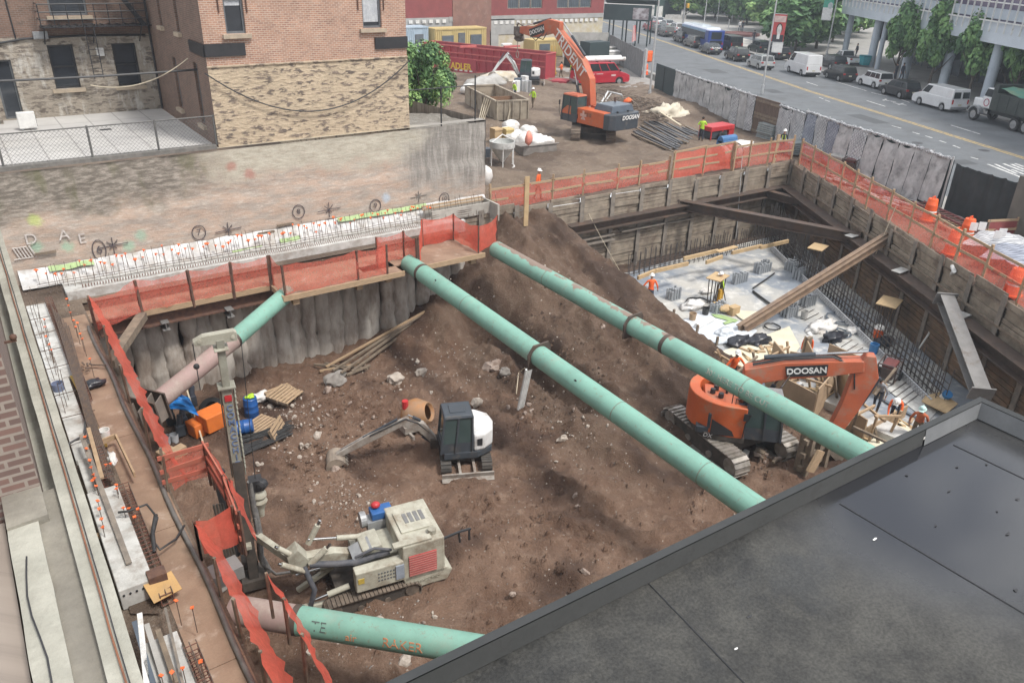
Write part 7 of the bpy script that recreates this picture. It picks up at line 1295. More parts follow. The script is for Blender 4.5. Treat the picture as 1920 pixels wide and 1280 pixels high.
for i in range(34):
 f=i/33;p=Z(1188+50*f+rnd(-4,4),252-38*f+rnd(-3,3),.2);q=Z(1262+56*f+rnd(-12,8),283-30*f+rnd(-4,4),.12);b=MB();b.beam(p+V(0,0,rnd(0,.3)),q+V(0,0,rnd(0,.2)),.14,.1);single(b,'steel_bar',M_bar2 if i%4 else M_plankd,'long grey bar in the pile behind the rim netting','bar','long bars piled behind the tall red netting')
M_brn=M('brown scrap',(.12,.09,.07),(.2,.155,.12),5,.9);sc=thing('scrap_tangle','tangled heap of brown scrap bars and sticks along the grey fence','scrap heap',Z(1200,200,.3))
b=MB();ok=0
for i in range(420):x=rnd(1125,1245);y=172+(x-1125)*.28+rnd(-12,26);p=Z(x,y,rnd(.2,1.0));a_=rnd(0,6.3)if i%3 else rnd(-.5,.3);l=rnd(.5,2.2);b.beam(p,p+V(math.cos(a_)*l,math.sin(a_)*l,rnd(-.3,.3)),rnd(.04,.1),rnd(.03,.07))
o=b.build('scrap_bars',M_brn,sc);o['kind']='stuff';b=MB()
for i in range(120):x=rnd(1125,1245);y=172+(x-1125)*.28+rnd(-12,26);p=Z(x,y,rnd(.2,.9));b.beam(p,p+V(rnd(-1,1),rnd(-1,1),rnd(-.2,.2)),.08,.05)
o=b.build('pale_sticks',M_plankd,sc);o['kind']='stuff'
b=MB();b.path([Z(1122,202,.2),Z(1140,172,1.4),Z(1165,178,1.2),Z(1172,195,.3)],.1,6);b.path([Z(1128,200,.2),Z(1146,175,1.3)],.06,6);single(b,'bent_frame',M_galv,'bent pale metal frame sticking out of the scrap heap','frame')
b=MB();b.blob(Z(1178,190,1.0),(.5,.4,.25),.5,2,2);single(b,'orange_rag',M_hio,'orange rag on the scrap heap behind the excavator','rag',smooth=180)
M_tarpc=M('cream tarpaulin',(.6,.55,.44),(.5,.45,.36),1.6,.8,.4,7)
for i,(px,py,r,h)in enumerate(((1255,225,1.9,1.3),(1228,222,1.3,.8))):b=MB();b.blob(Z(px,py,.15),(r,r*.75,h),.5,i+12,4,2.2,flat=-.1);single(b,'tarpaulin',M_tarpc,'crumpled cream tarpaulin over the bars, '+('larger heap' if i==0 else 'smaller heap to its left'),'tarpaulin',smooth=180)
b=MB();b.beam(Z(1238,210,1.5),Z(1276,235,1.0),.2,.06);single(b,'loose_plank',M_strap,'pale plank lying across the cream tarpaulin','plank')
q=Z(1345,262,.1);t=thing('compressor','low red towable compressor near the far pit edge','compressor',q);b=MB();b.box(q+V(0,.2,.95),(2.6,1.3,.35));[b.box(q+V(x,y,.6),(.12,.08,.9))for x in(-1.25,0,1.25)for y in(-.4,.8)];b.box(q+V(1.0,.2,.6),(.5,1.2,.7));b.build('body',M_red,t,bevel=.04);b=MB();b.box(q+V(-.3,.2,.5),(1.8,1.1,.5));b.build('engine',M_char,t)
b=MB();b.lathe([(.18,-.1),(.36,-.1),(.38,0),(.36,.1),(.18,.1)],q+V(-.2,-.55,.36),18,rot=Matrix.Rotation(1.57,3,'X'));b.build('wheel',M_tyre,t)
b=MB();p=Z(1362,277,.1);b.box(p+V(0,0,.35),(1.6,.7,.5));b.tube(p+V(-.8,0,.65),p+V(.8,0,.65),.28,n=14);single(b,'blue_tank',M('blue tank paint',(.06,.17,.36),(.05,.14,.3),2,.5),'blue tank lying in front of the red compressor','tank',bevel=.03)
b=MB();b.blob(Z(1392,275,.2),(1.2,.6,.45),.5,6,3,2,flat=0);single(b,'white_sheet',M_bag,'crumpled white sheet right of the blue tank','sheet',smooth=180)
M_sil=M('galvanised deck',(.36,.4,.4),(.3,.34,.345),1,.45,.1,14,metal=.35)
def stack(lab,px,py,w_,d_,n,hh,rz):
 p=Z(px,py,.1);t=lthing('deck_stack',lab,'stack',p,R(rz),'galvanised deck stacks by the pit corner');b=MB();[b.box((rnd(-.05,.05),rnd(-.04,.04),hh*(i+.5)),(w_,d_,hh*.8))for i in range(n)];b.build('sheets',M_sil,t,local=True,bevel=.02);b=MB();[b.box((x,0,-.02),(.12,d_,.12))for x in(-w_*.35,w_*.35)];b.build('bearer',M_plankd,t,local=True)
stack('tall stack of galvanised decking at the wooden door',1468,258,4.2,1.7,8,.15,-8);stack('low stack of galvanised decking behind the vested worker',1512,284,4.4,1.6,6,.15,-14);stack('small galvanised stack at the inner fence side',1535,300,1.8,1.5,6,.14,-20)
for px,py,w_,m,lab in((1575,318,1.5,M_conc,'grey box with a pale lid right of the deck stacks'),):p=Z(px,py,.1);b=MB();b.box(p+V(0,0,.45),(w_,1.1,.9));b.box(p+V(0,0,.95),(w_+.2,1.3,.1));single(b,'job_box',m,lab,'box')
def generator(lab,p,s=1,rz=.3):
 t=lthing('generator',lab,'generator',p,rz);M_fr=M('dark generator frame',(.05,.04,.04),(.09,.06,.05),4,.6);b=MB();A=[(-.5,-.35),(.5,-.35),(.5,.35),(-.5,.35)]
 for x,y in A:b.tube((x*s,y*s,.15*s),(x*s,y*s,.85*s),.03*s,n=6)
 for z in(.15,.85):b.path([(x*s,y*s,z*s)for x,y in A+[A[0]]],.03*s,6)
 b.build('frame',M_fr,t,local=True);b=MB();b.box((-.15*s,0,.45*s),(.5*s,.5*s,.45*s));b.tube((.15*s,0,.42*s),(.45*s,0,.42*s),.2*s);b.build('engine',M_fr,t,local=True,bevel=.03);b=MB();b.box((0,0,.76*s),(.75*s,.5*s,.16*s));b.build('fuel_tank',M('dark red tank',(.16,.05,.045),(.12,.04,.04),3,.5),t,local=True,bevel=.05);b=MB();[b.lathe([(0,-.05),(.17*s,-.05),(.17*s,.05),(0,.05)],(.3*s,y*s,.17*s),14,rot=Matrix.Rotation(1.57,3,'X'))for y in(-.42,.42)];b.build('wheel',M_tyre,t,local=True)
generator('dark frame generator on the ground by the street side rim',Z(1592,328,.1),1.3);generator('dark red frame generator on the pale slab strip',Z(1662,712,-4.5),1.15)
b=MB();q=Z(1352,308,.15);b.tube(q+V(-.1,.3,.6),q+V(1.6,.1,.6),.58,n=22);[b.tube(q+V(x,.3-.12*(x+.1)/1.7,.6),q+V(x+.06,.3-.12*(x+.1)/1.7,.6),.66,n=22)for x in(-.1,.5,1.1,1.6)];single(b,'cable_drum',M('brown grey drum',(.25,.17,.13),(.3,.28,.27),3,.7),'brown drum with silver bands behind the tall red netting','drum',smooth=40)
def ladder(lab,p,q,w_,n,m,up=(0,0,1),group=None):
 t=thing('ladder',lab,'ladder',p,0,group);p=Vector(p);q=Vector(q);s=(q-p).cross(Vector(up)).normalized()*w_/2;b=MB();[b.beam(p+s*k,q+s*k,.05,.1,up)for k in(-1,1)];b.build('rail',m,t);b=MB();[b.tube(p.lerp(q,(i+.5)/n)-s,p.lerp(q,(i+.5)/n)+s,.02,n=6)for i in range(n)];b.build('rungs',m,t)
ladder('grey ladder leaning behind the decking stacks',Z(1520,255,.8),Z(1562,270,.5),.6,10,M_galv);ladder('long dark red railed ladder lying at the foot of the black screen',Z(1722,378,.5),Z(1845,436,.4),.75,14,M('dark red rail',(.2,.08,.08)));ladder('pale timber ladder lying inside the street side rim',Z(1765,412,.3),Z(1812,440,.3),.9,7,M_plank)
random.seed(31)
for i in range(95):
 x=rnd(1540,1760);p=Z(x,325+(x-1560)*.42+rnd(-12,14),.12);b=MB();a_=rnd(-.9,-.3);l=rnd(.6,2.6);b.beam(p,p+V(math.sin(-a_)*-l*.5,-l*.8,rnd(0,.1)),rnd(.06,.22),rnd(.04,.1));single(b,'scrap_board',random.choice((M_plankd,M_plankd,M_pile,M_galv,M_conc)),'loose scrap board on the dirt behind the street side netting','scrap','loose scraps behind the street side netting')
for i,(px,py)in enumerate(((1690,350),(1640,330),(1655,352))):b=MB();b.blob(Z(px,py+8,.2),(.7,.5,.35),.5,i+3,2);single(b,'debris_bag',(M_slate,M_bag,M_char)[i],('grey','white','black')[i]+' crumpled bag on the dirt behind the street side netting','bag',smooth=180)
def barrel(lab,px,py,z=.1,s=1):
 t=lthing('traffic_drum',lab,'traffic drum',Z(px,py,z),0,'orange traffic drums');t.scale=(s,)*3;M_td=M('traffic drum orange',(.8,.13,.03),(.72,.11,.03),3,.5)
 b=MB();b.lathe([(0,1.0),(.2,1.0),(.22,.95),(.24,.75),(.25,.74),(.27,.4),(.28,.39),(.3,.06),(.36,.05),(.36,0)],(0,0,0),20);b.build('body',M_td,t,local=True,smooth=40);b=MB();[b.lathe([(.236,z1),(.252,z0)],(0,0,0),20)for z0,z1 in((.62,.78),)];b.lathe([(.262,.5),(.284,.32)],(0,0,0),20);b.build('band',M_white,t,local=True,smooth=40);b=MB();b.path([(-.12,0,1.0),(-.1,0,1.1),(.1,0,1.1),(.12,0,1.0)],.025,6);b.build('handle',M_td,t,local=True)
for px,py,lab in((1740,412,'orange traffic drum wrapped with yellow rope behind the rim netting'),(1808,452,'orange traffic drum by the timber ladder'),(1783,475,'orange traffic drum close behind the rim netting post'),(1896,552,'orange traffic drum at the right edge behind the netting'),(1209,140,'orange and white drum standing in the site gateway')):barrel(lab,px,py,s=1.2)
for i,(px,py)in enumerate(((1868,470),(1905,495))):
 p=Z(px,py,.2);t=lthing('quilt_cover','silver grey quilted cover draped at the right edge, '+('left' if i==0 else 'right')+' one','cover',p);b=MB();n=12;vs=[(x*.28-1.6,y*.28-1.2,.95-.07*abs(x-6)-.05*abs(y-4)+.07*fbm(x*.6,y*.6,1,3,i))for y in range(9)for x in range(13)];b.add(vs,[(y*13+x,y*13+x+1,y*13+x+14,y*13+x+13)for y in range(8)for x in range(12)]);b.build('cover',M_blkb if i else M_blks,t,local=True,smooth=180)
netting('rim_netting','dark red barrier boards at the right edge behind the traffic drums',[Z(1845,450,.1),Z(1900,445,.1),Z(1960,442,.1)],1.1,M('dark red boards',(.25,.06,.06),(.2,.05,.05),2,.7),M_plankd,(.5,1.0))
for i,(px,py)in enumerate(((1826,425),(1842,424),(1872,440),(1880,436))):p=Z(px,py,1.4);b=MB();b.box(p,(.34,.03,.4),Matrix.Rotation(-.8,3,'Z'));single(b,'paper_notice',M_white,'small white notice on the red barrier boards','notice','white notices at the right edge')
for px,py,lab in((1242,178,'white bucket at the green gate panel, nearer the gate post'),(1254,184,'white bucket at the foot of the first grey blanket')):p=Z(px,py,.05);b=MB();b.lathe([(0,0),(.2,0),(.24,.55),(.22,.55),(.19,.05)],p,14);single(b,'bucket',M_white,lab,'bucket',smooth=40)
p=Z(1215,116,.05);b=MB();b.box(p+V(0,0,.6),(1.3,.5,1.2));b.box(p+V(0,0,1.25),(1.4,.3,.2));single(b,'orange_barrier',M_hio,'orange barrier block on the pavement beyond the gate','barrier',bevel=.1)
# === chain link fence on the lot wall, cables
def chain(lab,pts,h,name='chain_link_fence',step=.16):
 t=thing(name,lab,'fence',pts[0])
 for p in pts:b=MB();b.tube(p,p+V(0,0,h+.05),.045,n=8);b.build('post',M('dark galvanised post',(.1,.1,.1),(.14,.14,.13),4,.6),t)
 b=MB();b.path([p+V(0,0,h)for p in pts],.03,6);b.build('top_rail',M('dark galvanised post',(.1,.1,.1)),t);b=MB()
 for i in range(len(pts)-1):
  p,q=pts[i],pts[i+1];d=(q-p).normalized();L_=(q-p).length;k=-h
  while k<L_:
   a0,a1=max(k,0),min(k+h,L_)
   if a1-a0>.05:b.tube(p+d*a0+V(0,0,a0-k),p+d*a1+V(0,0,a1-k),.006,n=3);b.tube(p+d*a0+V(0,.01,h-(a0-k)),p+d*a1+V(0,.01,h-(a1-k)),.006,n=3)
   k+=step
 b.build('wire_mesh',M('fence wire',(.2,.2,.2),rough=.6,metal=.4),t);return t
chain('chain link fence on the wall edge in front of the courtyard',[V(1.0,36.45,4.85),V(4.2,36.45,4.85),V(6.8,36.45,4.85),V(9.25,36.45,4.85)],1.25)
t=thing('pipe_rail_fence','thin iron post and rail fence on the wall end beside the bush','fence',(20.9,36.6,4.7))
for x,h in((18.95,2.6),(20.9,1.9),(23.0,2.3)):b=MB();b.tube((x,36.6,4.5),(x,36.6,4.7+h),.04,n=6);b.build('post',M_black,t)
b=MB();b.tube((18.95,36.6,6.5),(23.0,36.6,6.5),.03,n=6);b.build('rail',M_black,t)
def cable(lab,p,q,sag,r=.022,name='overhead_cable',m=None):p=Vector(p);q=Vector(q);b=MB();b.path([p.lerp(q,i/24)-V(0,0,sag*4*(i/24)*(1-i/24))for i in range(25)],r,5);single(b,name,m or M_black,lab,'cable')
cable('black cable sagging across the tan stone base',V(9.1,36.2,7.95),V(18.95,36.2,8.0),2.0,.03);cable('straight dark cable across the courtyard at the arched windows',YP(-30,153,38.5),YP(388,129,38.5),.05,.05);cable('thin pale rope sagging from the rear corner over the courtyard',YP(170,160,40),YP(352,110,38),.5,.025,'thin_rope',M_strap);cable('thin rope hanging from the back rim netting into the pit',Z(1070,330,1),YP(1195,560,30.5),.3,.015,'hanging_rope',M_strap)
cable('pair of thin wires hanging at the back pit corner',V(42.6,34.2,1),V(41.8,33.0,-4.3),-.2,.02,'hanging_wire',M_galv);cable('long yellow rope hanging over the street side rim',rw(13.9,-.1,1.2),rw(14.4,.7,-1.6),.05,.02,'hanging_rope',M_strap)
t=thing('white_hose','white discharge hose hanging over the street side wall','hose',rw(15.6,0,.2));b=MB();pts=[Z(1785,498,.25),Z(1789,508,.1),XP(1770,535,rw(16,.5).x),XP(1757,560,rw(16.4,.6).x-.2),XP(1752,590,rw(16.6,.7).x-.5),XP(1742,625,rw(16.6,.7).x-1.2),XP(1722,655,rw(16.6,.7).x-2.4)];b.path(pts,[.08,.1,.1,.1,.09,.05,.04],8);b.build('hose',M('white hose',(.66,.66,.64),rough=.5),t,smooth=60)
# === things lying in the pit, on the slab and along the left strip
FZ=floor_h
def onfloor(px,py,it=6):
 z=-4.8
 for _ in range(it):p=Z(px,py,z);z=FZ(p.x,p.y)
 return Z(px,py,z)
random.seed(41);M_rock=M('pale pink stone',(.36,.29,.25),(.27,.215,.18),3,.95,.4,12,dirt=(.2,.14,.11),da=.4);M_rockw=M('pale rubble',(.46,.41,.36),(.38,.33,.28),3,.95,.3,12);M_rockg=M('grey boulder',(.3,.28,.26),(.22,.2,.18),3,.95,.4,12)
rk0=[]
for k in range(4):b=MB();b.blob((0,0,0),(1,.8,.7),.5,k,2,1.3);o=single(b,'stone',(M_rock,M_rockw,M_rock,M_rockw)[k],'pale stone lying loose on the brown pit floor','stone','loose stones on the pit floor');rk0.append(o)
cl=[(620,760,60,50),(560,820,90,60),(690,780,80,50),(660,940,60,40),(600,880,80,60),(840,680,160,40),(1000,760,90,60),(1100,800,100,80),(1000,1000,250,120),(540,780,60,40),(1430,850,60,40),(700,1180,160,60),(440,1180,50,50),(1130,500,120,60),(1060,640,120,70),(800,720,150,50)]
for i in range(255):
 c=cl[i%len(cl)];px=c[0]+random.gauss(0,.5)*c[2];py=c[1]+random.gauss(0,.5)*c[3];p=onfloor(px,py);s=min(.26,.03+random.expovariate(1/.045))
 if not(2.8<p.x<27.5 and 6<p.y<33):continue
 if i<4:o=rk0[i]
 else:o=rk0[i%4].copy();C.objects.link(o)
 o.location=p+V(0,0,s*.2);o.scale=(s,s*rnd(.7,1.2),s*rnd(.6,1));o.rotation_euler=(rnd(0,3),rnd(0,3),rnd(0,6))
b=MB()
for i in range(4200):
 c=cl[i%len(cl)]if i%5 else(900,900,700,300);px=c[0]+random.gauss(0,.65)*c[2];py=c[1]+random.gauss(0,.65)*c[3];p=onfloor(px,py,3);s=rnd(.015,.05)if i%2 else rnd(.03,.11)
 if not(2.8<p.x<28 and 6<p.y<33):continue
 u=[V(rnd(-1,1),rnd(-1,1),rnd(-.4,1)).normalized()*s*rnd(.7,1.3)for _ in range(4)];b.add([p+V(-s,-s*.6,0),p+V(s,-s*.5,0),p+V(.2*s,s,0),p+V(0,0,s*1.2)],[(0,1,3),(1,2,3),(2,0,3)],(i//2)%3 if i%2 else 3)
tag(b.build('rubble_scatter',[M_rock,M_rockw,M_rockg,M_dirt]),'small pebbles and rubble bits scattered over the pit floor','rubble',kind='stuff')
for px,py,r,m,lab in((925,692,.42,M_rock,'large pale boulder in the dark dug area'),(948,700,.3,M_rockg,'brownish boulder right of the large pale boulder'),(628,718,.42,M_rockg,'grey boulder at the foot of the timber pile'),(637,705,.26,M_rockg,'small grey boulder behind the timber pile foot'),(790,700,.25,M_rockw,'white boulder in the middle of the pit'),(742,715,.35,M_rockw,'flat white lump of rubble in the dirt'),(1090,1150,.2,M_rock,'small pale stone near the left strut')):p=onfloor(px,py);b=MB();b.blob(p+V(0,0,r*.3),(r*1.1,r*.8,r*.8),.45,px*.1,3,1.4);single(b,'boulder',m,lab,'boulder',smooth=40)
for i,(x0,y0,x1,y1)in enumerate(((612,692,800,582),(625,700,790,590),(640,706,772,605),(620,688,740,620),(660,702,760,622),(590,690,690,698),(600,700,675,688),(610,686,650,700),(650,710,695,692))):
 p=onfloor(x0,y0)+V(0,0,.12+.04*(i%3));q=YP(x1,y1,32.2 if i<5 else p.y+.3*i%1)if i<5 else onfloor(x1,y1)+V(0,0,.2);b=MB();b.beam(p,q,.1,.09);single(b,'timber_pole',M_plankd if i%3 else M_plank,'long timber leaning on the dirt mound by the secant wall' if i<5 else 'short timber at the foot of the leaning pile','timber','timbers leaning on the dirt mound' if i<5 else 'timbers at the foot of the pile')
p=onfloor(986,735);t=thing('pipe_bundle','bundle of white plastic pipes leaning on the middle strut','pipes',p);a=onfloor(976,768)+V(0,0,.1);c=Z(992,690,-2.6);s_=(c-a).cross(V(0,0,1)).normalized()
for k in range(4):b=MB();b.tube(a+s_*(.11*k-.16),c+s_*(.11*k-.16),.055,n=10);b.build('pipe',M('white plastic',(.7,.71,.7),rough=.4),t,smooth=50)
b=MB();b.path([Z(984,690,-2.6),onfloor(972,715)+V(0,0,.5),onfloor(968,742)+V(0,0,.1)],.02,5);single(b,'loose_wire',M_strap,'pale wire hanging left of the white pipes','wire')
p=onfloor(782,800);t=thing('mixer_drum','orange rusty mixer drum lying in the dirt behind the mini excavator arm','mixer drum',p);rot=Matrix.Rotation(-.9,3,'Z')@Matrix.Rotation(1.2,3,'Y');b=MB();b.lathe([(.3,-.6),(.62,-.3),(.66,.1),(.42,.6),(.38,.62),(.3,.5)],p+V(0,0,.62),22,rot=rot);b.build('drum',M('worn orange drum',(.38,.18,.07),(.3,.18,.1),2,.7,dirt=(.3,.22,.16),da=.5),t,smooth=50);b=MB();b.box(p+V(-.3,-.1,.3),(1.0,.8,.3));[b.box(p+V(x,-.5,.1),(.1,.7,.2))for x in(-.6,.2)];b.build('frame',M_mgr,t);b=MB();b.tube(p+V(-.45,.1,1.0),p+V(-.45,.1,1.35),.13,n=12);b.build('motor',M_red,t)
M_blud=M('blue drum plastic',(.02,.1,.33),(.018,.085,.28),2,.4)
def drum(lab,p,rot=None):t=thing('blue_drum',lab,'drum',p);b=MB();b.lathe([(0,0),(.28,0),(.29,.03),(.29,.28),(.3,.3),(.29,.32),(.29,.58),(.3,.6),(.29,.62),(.28,.9),(.26,.92),(0,.92)],p,20,rot=rot);b.build('body',M_blud,t,smooth=40);return t
p=onfloor(473,780);t=drum('upright blue drum with yellow green gloves on top',p);b=MB();[b.blob(p+V(dx,dy,.97),(.13,.09,.06),.6,i,2)for i,(dx,dy)in enumerate(((-.08,0),(.1,.08),(.05,-.1)))];tag(b.build('glove_pile',M_hiv,smooth=180),'yellow green gloves heaped on the upright blue drum','gloves')
p=onfloor(462,812);drum('blue drum lying on its side below the upright drum',p+V(-.6,.15,.3),Matrix.Rotation(-.3,3,'Z')@Matrix.Rotation(1.5,3,'Y'))
M_bin=M('orange plastic bin',(.75,.2,.04),(.66,.17,.035),2,.5)
for px,py,s,lab in((378,812,.8,'smaller orange bin nearer the blue tarpaulin'),(402,800,.95,'larger orange bin behind the drill mast')):p=onfloor(px,py);b=MB();b.box(p+V(0,0,.42*s),(1.0*s,.8*s,.8*s),Matrix.Rotation(.3,3,'Z'),taper=(1.12,1.12));single(b,'orange_bin',M_bin,lab,'bin',bevel=.04)
p=onfloor(398,770);b=MB();b.lathe([(.0,.0),(.5,.0),(.55,.12),(.5,.3),(.3,.3),(.28,.2)],p,20,rot=Matrix.Rotation(.6,3,'X'));single(b,'old_tyre',M_tyre,'dark old tyre propped behind the orange bins','tyre',smooth=50)
p=onfloor(298,762);b=MB();n=12;vs=[]
for j in range(n+1):
 for i in range(n+1):f,g=i/n,j/n;q=Z(250+105*f+18*g,748+16*math.sin(f*3)*-1+34*g,-3.6+.5*math.sin(f*3.1)*(1-g)+.25*fbm(f*4,g*4,1,4));vs.append(q)
b.add(vs,[(j*(n+1)+i,j*(n+1)+i+1,(j+1)*(n+1)+i+1,(j+1)*(n+1)+i)for j in range(n)for i in range(n)]);single(b,'blue_tarpaulin',M('blue tarpaulin',(.02,.2,.55),(.015,.16,.46),1.5,.5,.3,8),'bright blue tarpaulin under the pink strut end','tarpaulin',smooth=180)
for px,py,m,lab in((313,832,M_wht,'white bucket below the strut bracket, left one'),(328,828,M_white,'white bucket below the strut bracket, right one')):p=onfloor(px,py);b=MB();b.lathe([(0,0),(.15,0),(.18,.36),(.165,.36),(.14,.04),(0,.04)],p,16);single(b,'bucket',M('pale bucket plastic',(.6,.62,.64),rough=.5),lab,'bucket',smooth=40)
for i,(px,py)in enumerate(((322,795),(345,800),(352,790),(362,760),(340,815))):p=onfloor(px,py);b=MB();b.box(p+V(0,0,.25),(.35,.3,.5));b.tube(p+V(0,0,.4),p+V(.1,.1,.9),.12);single(b,'pump',(M_char,M_slate,M_und,M_navy,M_char)[i],'dark pump among the gear beside the blue tarpaulin','pump','dark pumps beside the blue tarpaulin',bevel=.04)
b=MB();b.beam(onfloor(355,760)+V(0,0,1),onfloor(385,845)+V(0,0,.1),.06,.06);single(b,'white_pole',M_strap,'pale pole leaning past the orange bins','pole')
def pallet(lab,p,rz,tilt=0,m=None):
 t=lthing('pallet',lab,'pallet',p,rz);rot=Matrix.Rotation(tilt,3,'X');b=MB();[b.box(rot@V(0,-.5+.17*i,.13),(1.2,.12,.025),rot)for i in range(7)];b.build('deck',m or M_plank,t,local=True);b=MB();[b.box(rot@V(x,0,.06),(.1,1.1,.1),rot)for x in(-.55,0,.55)];b.build('bearer',M_plankd,t,local=True)
pallet('timber pallet lying flat behind the white cloth',onfloor(530,740),.2);pallet('broken pallet stacked on another left of the boulders',onfloor(535,752)+V(0,0,.25),.6,.1);pallet('plywood pallet under the blue drums',onfloor(492,800),.5);pallet('pallet standing upright over the black bars',onfloor(522,815),.9,1.2)
b=MB();b.blob(onfloor(488,748)+V(0,0,.1),(.55,.3,.2),.6,4,3,2);single(b,'white_cloth',M_bag,'white cloth behind the upright blue drum','cloth',smooth=180)
random.seed(51)
for i in range(30):f=i/29;p=onfloor(448+rnd(-6,6),858-34*f+rnd(-3,3))+V(0,0,.1);q=onfloor(545+rnd(-14,8),822-22*f+rnd(-4,4))+V(0,0,.1+rnd(0,.15));b=MB();b.tube(p,q,.03,n=5);single(b,'rebar_rod',M_hose,'long black bar in the bundle right of the drill mast','bar','bundle of black bars beside the drill mast')
for px,py,w_,lab in((390,1115,1.0,'concrete block under the netting by the mast foot'),(335,855,.6,'wooden block below the white buckets'),(312,858,.6,'wooden crate end under the left netting'),(1395,862,.4,'broken concrete lump by the excavator track')):p=onfloor(px,py);b=MB();b.box(p+V(0,0,.2),(w_,w_*.6,.4),Matrix.Rotation(.4,3,'Z'));single(b,'block',M_conc if 'concrete' in lab else M_plank,lab,'block',bevel=.03)
for i in range(16):p=onfloor(1430+rnd(-10,30),845+rnd(-20,25));b=MB();b.box(p+V(0,0,.1),(rnd(.15,.5),rnd(.1,.25),.1),Matrix.Rotation(rnd(0,3),3,'Z'));single(b,'broken_board',M_plankd if i%2 else M_rock,'broken board in the rubble right of the excavator track','scrap','broken boards by the right excavator track')
p=onfloor(1525,880);t=thing('timber_cribbing','dark timber cribbing below the end of the right strut','cribbing',p);b=MB();[b.box(p+V(-.6+.6*(i%3),.3*(i//3),.7),(.2,.25,2.0))for i in range(6)];[b.box(p+V(0,.1,.3+.6*i),(1.7,.2,.2))for i in range(3)];b.build('frame',M_plankd,t);b=MB();b.box(p+V(-.7,-.4,.9),(.5,.1,.9),Matrix.Rotation(.5,3,'Y'));b.build('board',M_plank,t)
M_rb=M('dark rebar',(.06,.055,.055),(.09,.075,.065),6,.7)
def rebarwall(lab,a,c,h,n,zz=-4.5,cap=None):
 a=Vector((*a,zz));c=Vector((*c,zz));t=thing('rebar_wall',lab,'rebar',a);d=(c-a);u=V(-d.y,d.x,0).normalized();random.seed(n);b=MB()
 for i in range(n):p=a.lerp(c,i/(n-1));k=u*(.2 if i%2 else-.12);b.tube(p+k,p+k+V(rnd(-.05,.05),rnd(-.05,.05),h+rnd(-.15,.15)),.022,n=4)
 o=b.build('vertical_bars',M_rb,t);b=MB();[b.tube(a+u*k+V(0,0,z),c+u*k+V(0,0,z),.018,n=4)for z in[.2+.3*i for i in range(int(h/.42))]for k in(-.12,.2)];b.build('runners',M_rb,t);return t
RS=lambda s,k:(rw(s,k).x,rw(s,k).y)
rebarwall('dense dark rebar wall along the street side of the slab',RS(5.5,2.2),RS(25,2.2),1.7,110);rebarwall('dense tall rebar cage at the far end of the street side slab',RS(2.5,1.9),RS(8.5,1.9),2.4,56);rebarwall('thin rebar starters along the back edge of the slab',(31,32.0),(45,31.2),1.5,70)
b=MB();b.prism([(-.0,0),(.1,0),(.1,.45),(0,.45)],rw(5.5,2.55,-4.5),RN,(0,0,1),.001);b=MB();b.beam(rw(5,2.6,-4.3),rw(25,2.6,-4.3),.08,.35);single(b,'wall_form',M_blks,'pale strip of wall form behind the street side rebar','formwork')
for i,(x0,y0,x1,y1,zz)in enumerate(((1196,521,1228,508,-3.0),(1229,508,1290,494,-3.0),(1282,485,1346,470,-3.0),(1345,472,1380,462,-2.85),(1373,474,1428,461,-3.0),(1426,464,1478,452,-3.0),(1324,492,1354,481,-3.1))):p=Z(x0,y0,zz);q=Z(x1,y1,zz);b=MB();b.beam(p,q,.32 if i==3 else .12,.07 if i==3 else .22);single(b,'edge_board',M_plyn,'new plank guarding the rebar along the back slab edge','plank','new planks along the back rebar')
def masonboard(lab,px,py,z,w_=1.0,leg=True):
 p=Z(px,py,z);t=thing('bar_guard_board',lab,'board',p);b=MB();b.box(p,(w_*1.25,w_*.85,.05),Matrix.Rotation(.3,3,'Z'));b.build('board',M_plyn,t)
 if leg:b=MB();[b.tube(p+V(x,y,0),p+V(x*.8,y*.8,-1.7),.03,n=5)for x in(-.4,-.1,.2,.4)for y in(-.25,.25)];b.build('bars',M_rb,t)
masonboard('square plywood board on upright bars in the middle of the slab',1346,519,-2.9,1.0);masonboard('square plywood board on the tall rebar cage',1534,463,-2.2,1.0);masonboard('square plywood board on the street side rebar wall',1668,566,-2.6,1.15);masonboard('plywood board low behind the grey raker',1850,700,-3.6,1.0,False)
M_cond=M('grey conduit',(.34,.36,.38),(.28,.3,.32),2,.5)
for i,(px,py,nx_,ny_,lab)in enumerate(((1386,528,6,2,'cluster of grey conduits left of the wet slab'),(1428,508,6,3,'cluster of grey conduits at the back of the slab'),(1486,505,5,4,'cluster of grey conduits by the rebar corner'),(1498,520,5,3,'second cluster of grey conduits by the rebar corner'),(1346,584,5,3,'cluster of grey conduits below the mason board'),(1512,570,5,3,'cluster of grey conduits behind the double raker'),(1478,590,5,3,'cluster of grey conduits under the double raker'),(1262,558,4,3,'cluster of grey conduits near the left slab worker'))):
 p=Z(px,py,-4.5);t=thing('conduit_cluster',lab,'conduits',p,0,'conduit stubs standing in the slab')
 for a_ in range(nx_):
  for c_ in range(ny_):q=p+V((a_-nx_/2)*.2,(c_-ny_/2)*.2,0);b=MB();b.tube(q,q+V(0,0,.62+.1*rnd(-1,1)),.07,n=7);b.build('conduit',M_cond,t,smooth=50)
M_foam=M('cream foam sheet',(.66,.62,.48),(.58,.54,.42),1.5,.85,.1);M_sheetb=M('pale blue white sheet',(.62,.66,.7),(.5,.54,.58),1.5,.6,.3,8);M_bagk=M('black plastic bag',(.02,.022,.03),(.03,.032,.04),3,.3,.6,8)
def sheet(name,lab,pxs,m,z=-4.46,cat='sheet',th=.05):b=MB();P=[Z(x,y,z)for x,y in pxs];b.prism([(p.x,p.y)for p in P],(0,0,z),(1,0,0),(0,1,0),th);single(b,name,m,lab,cat)
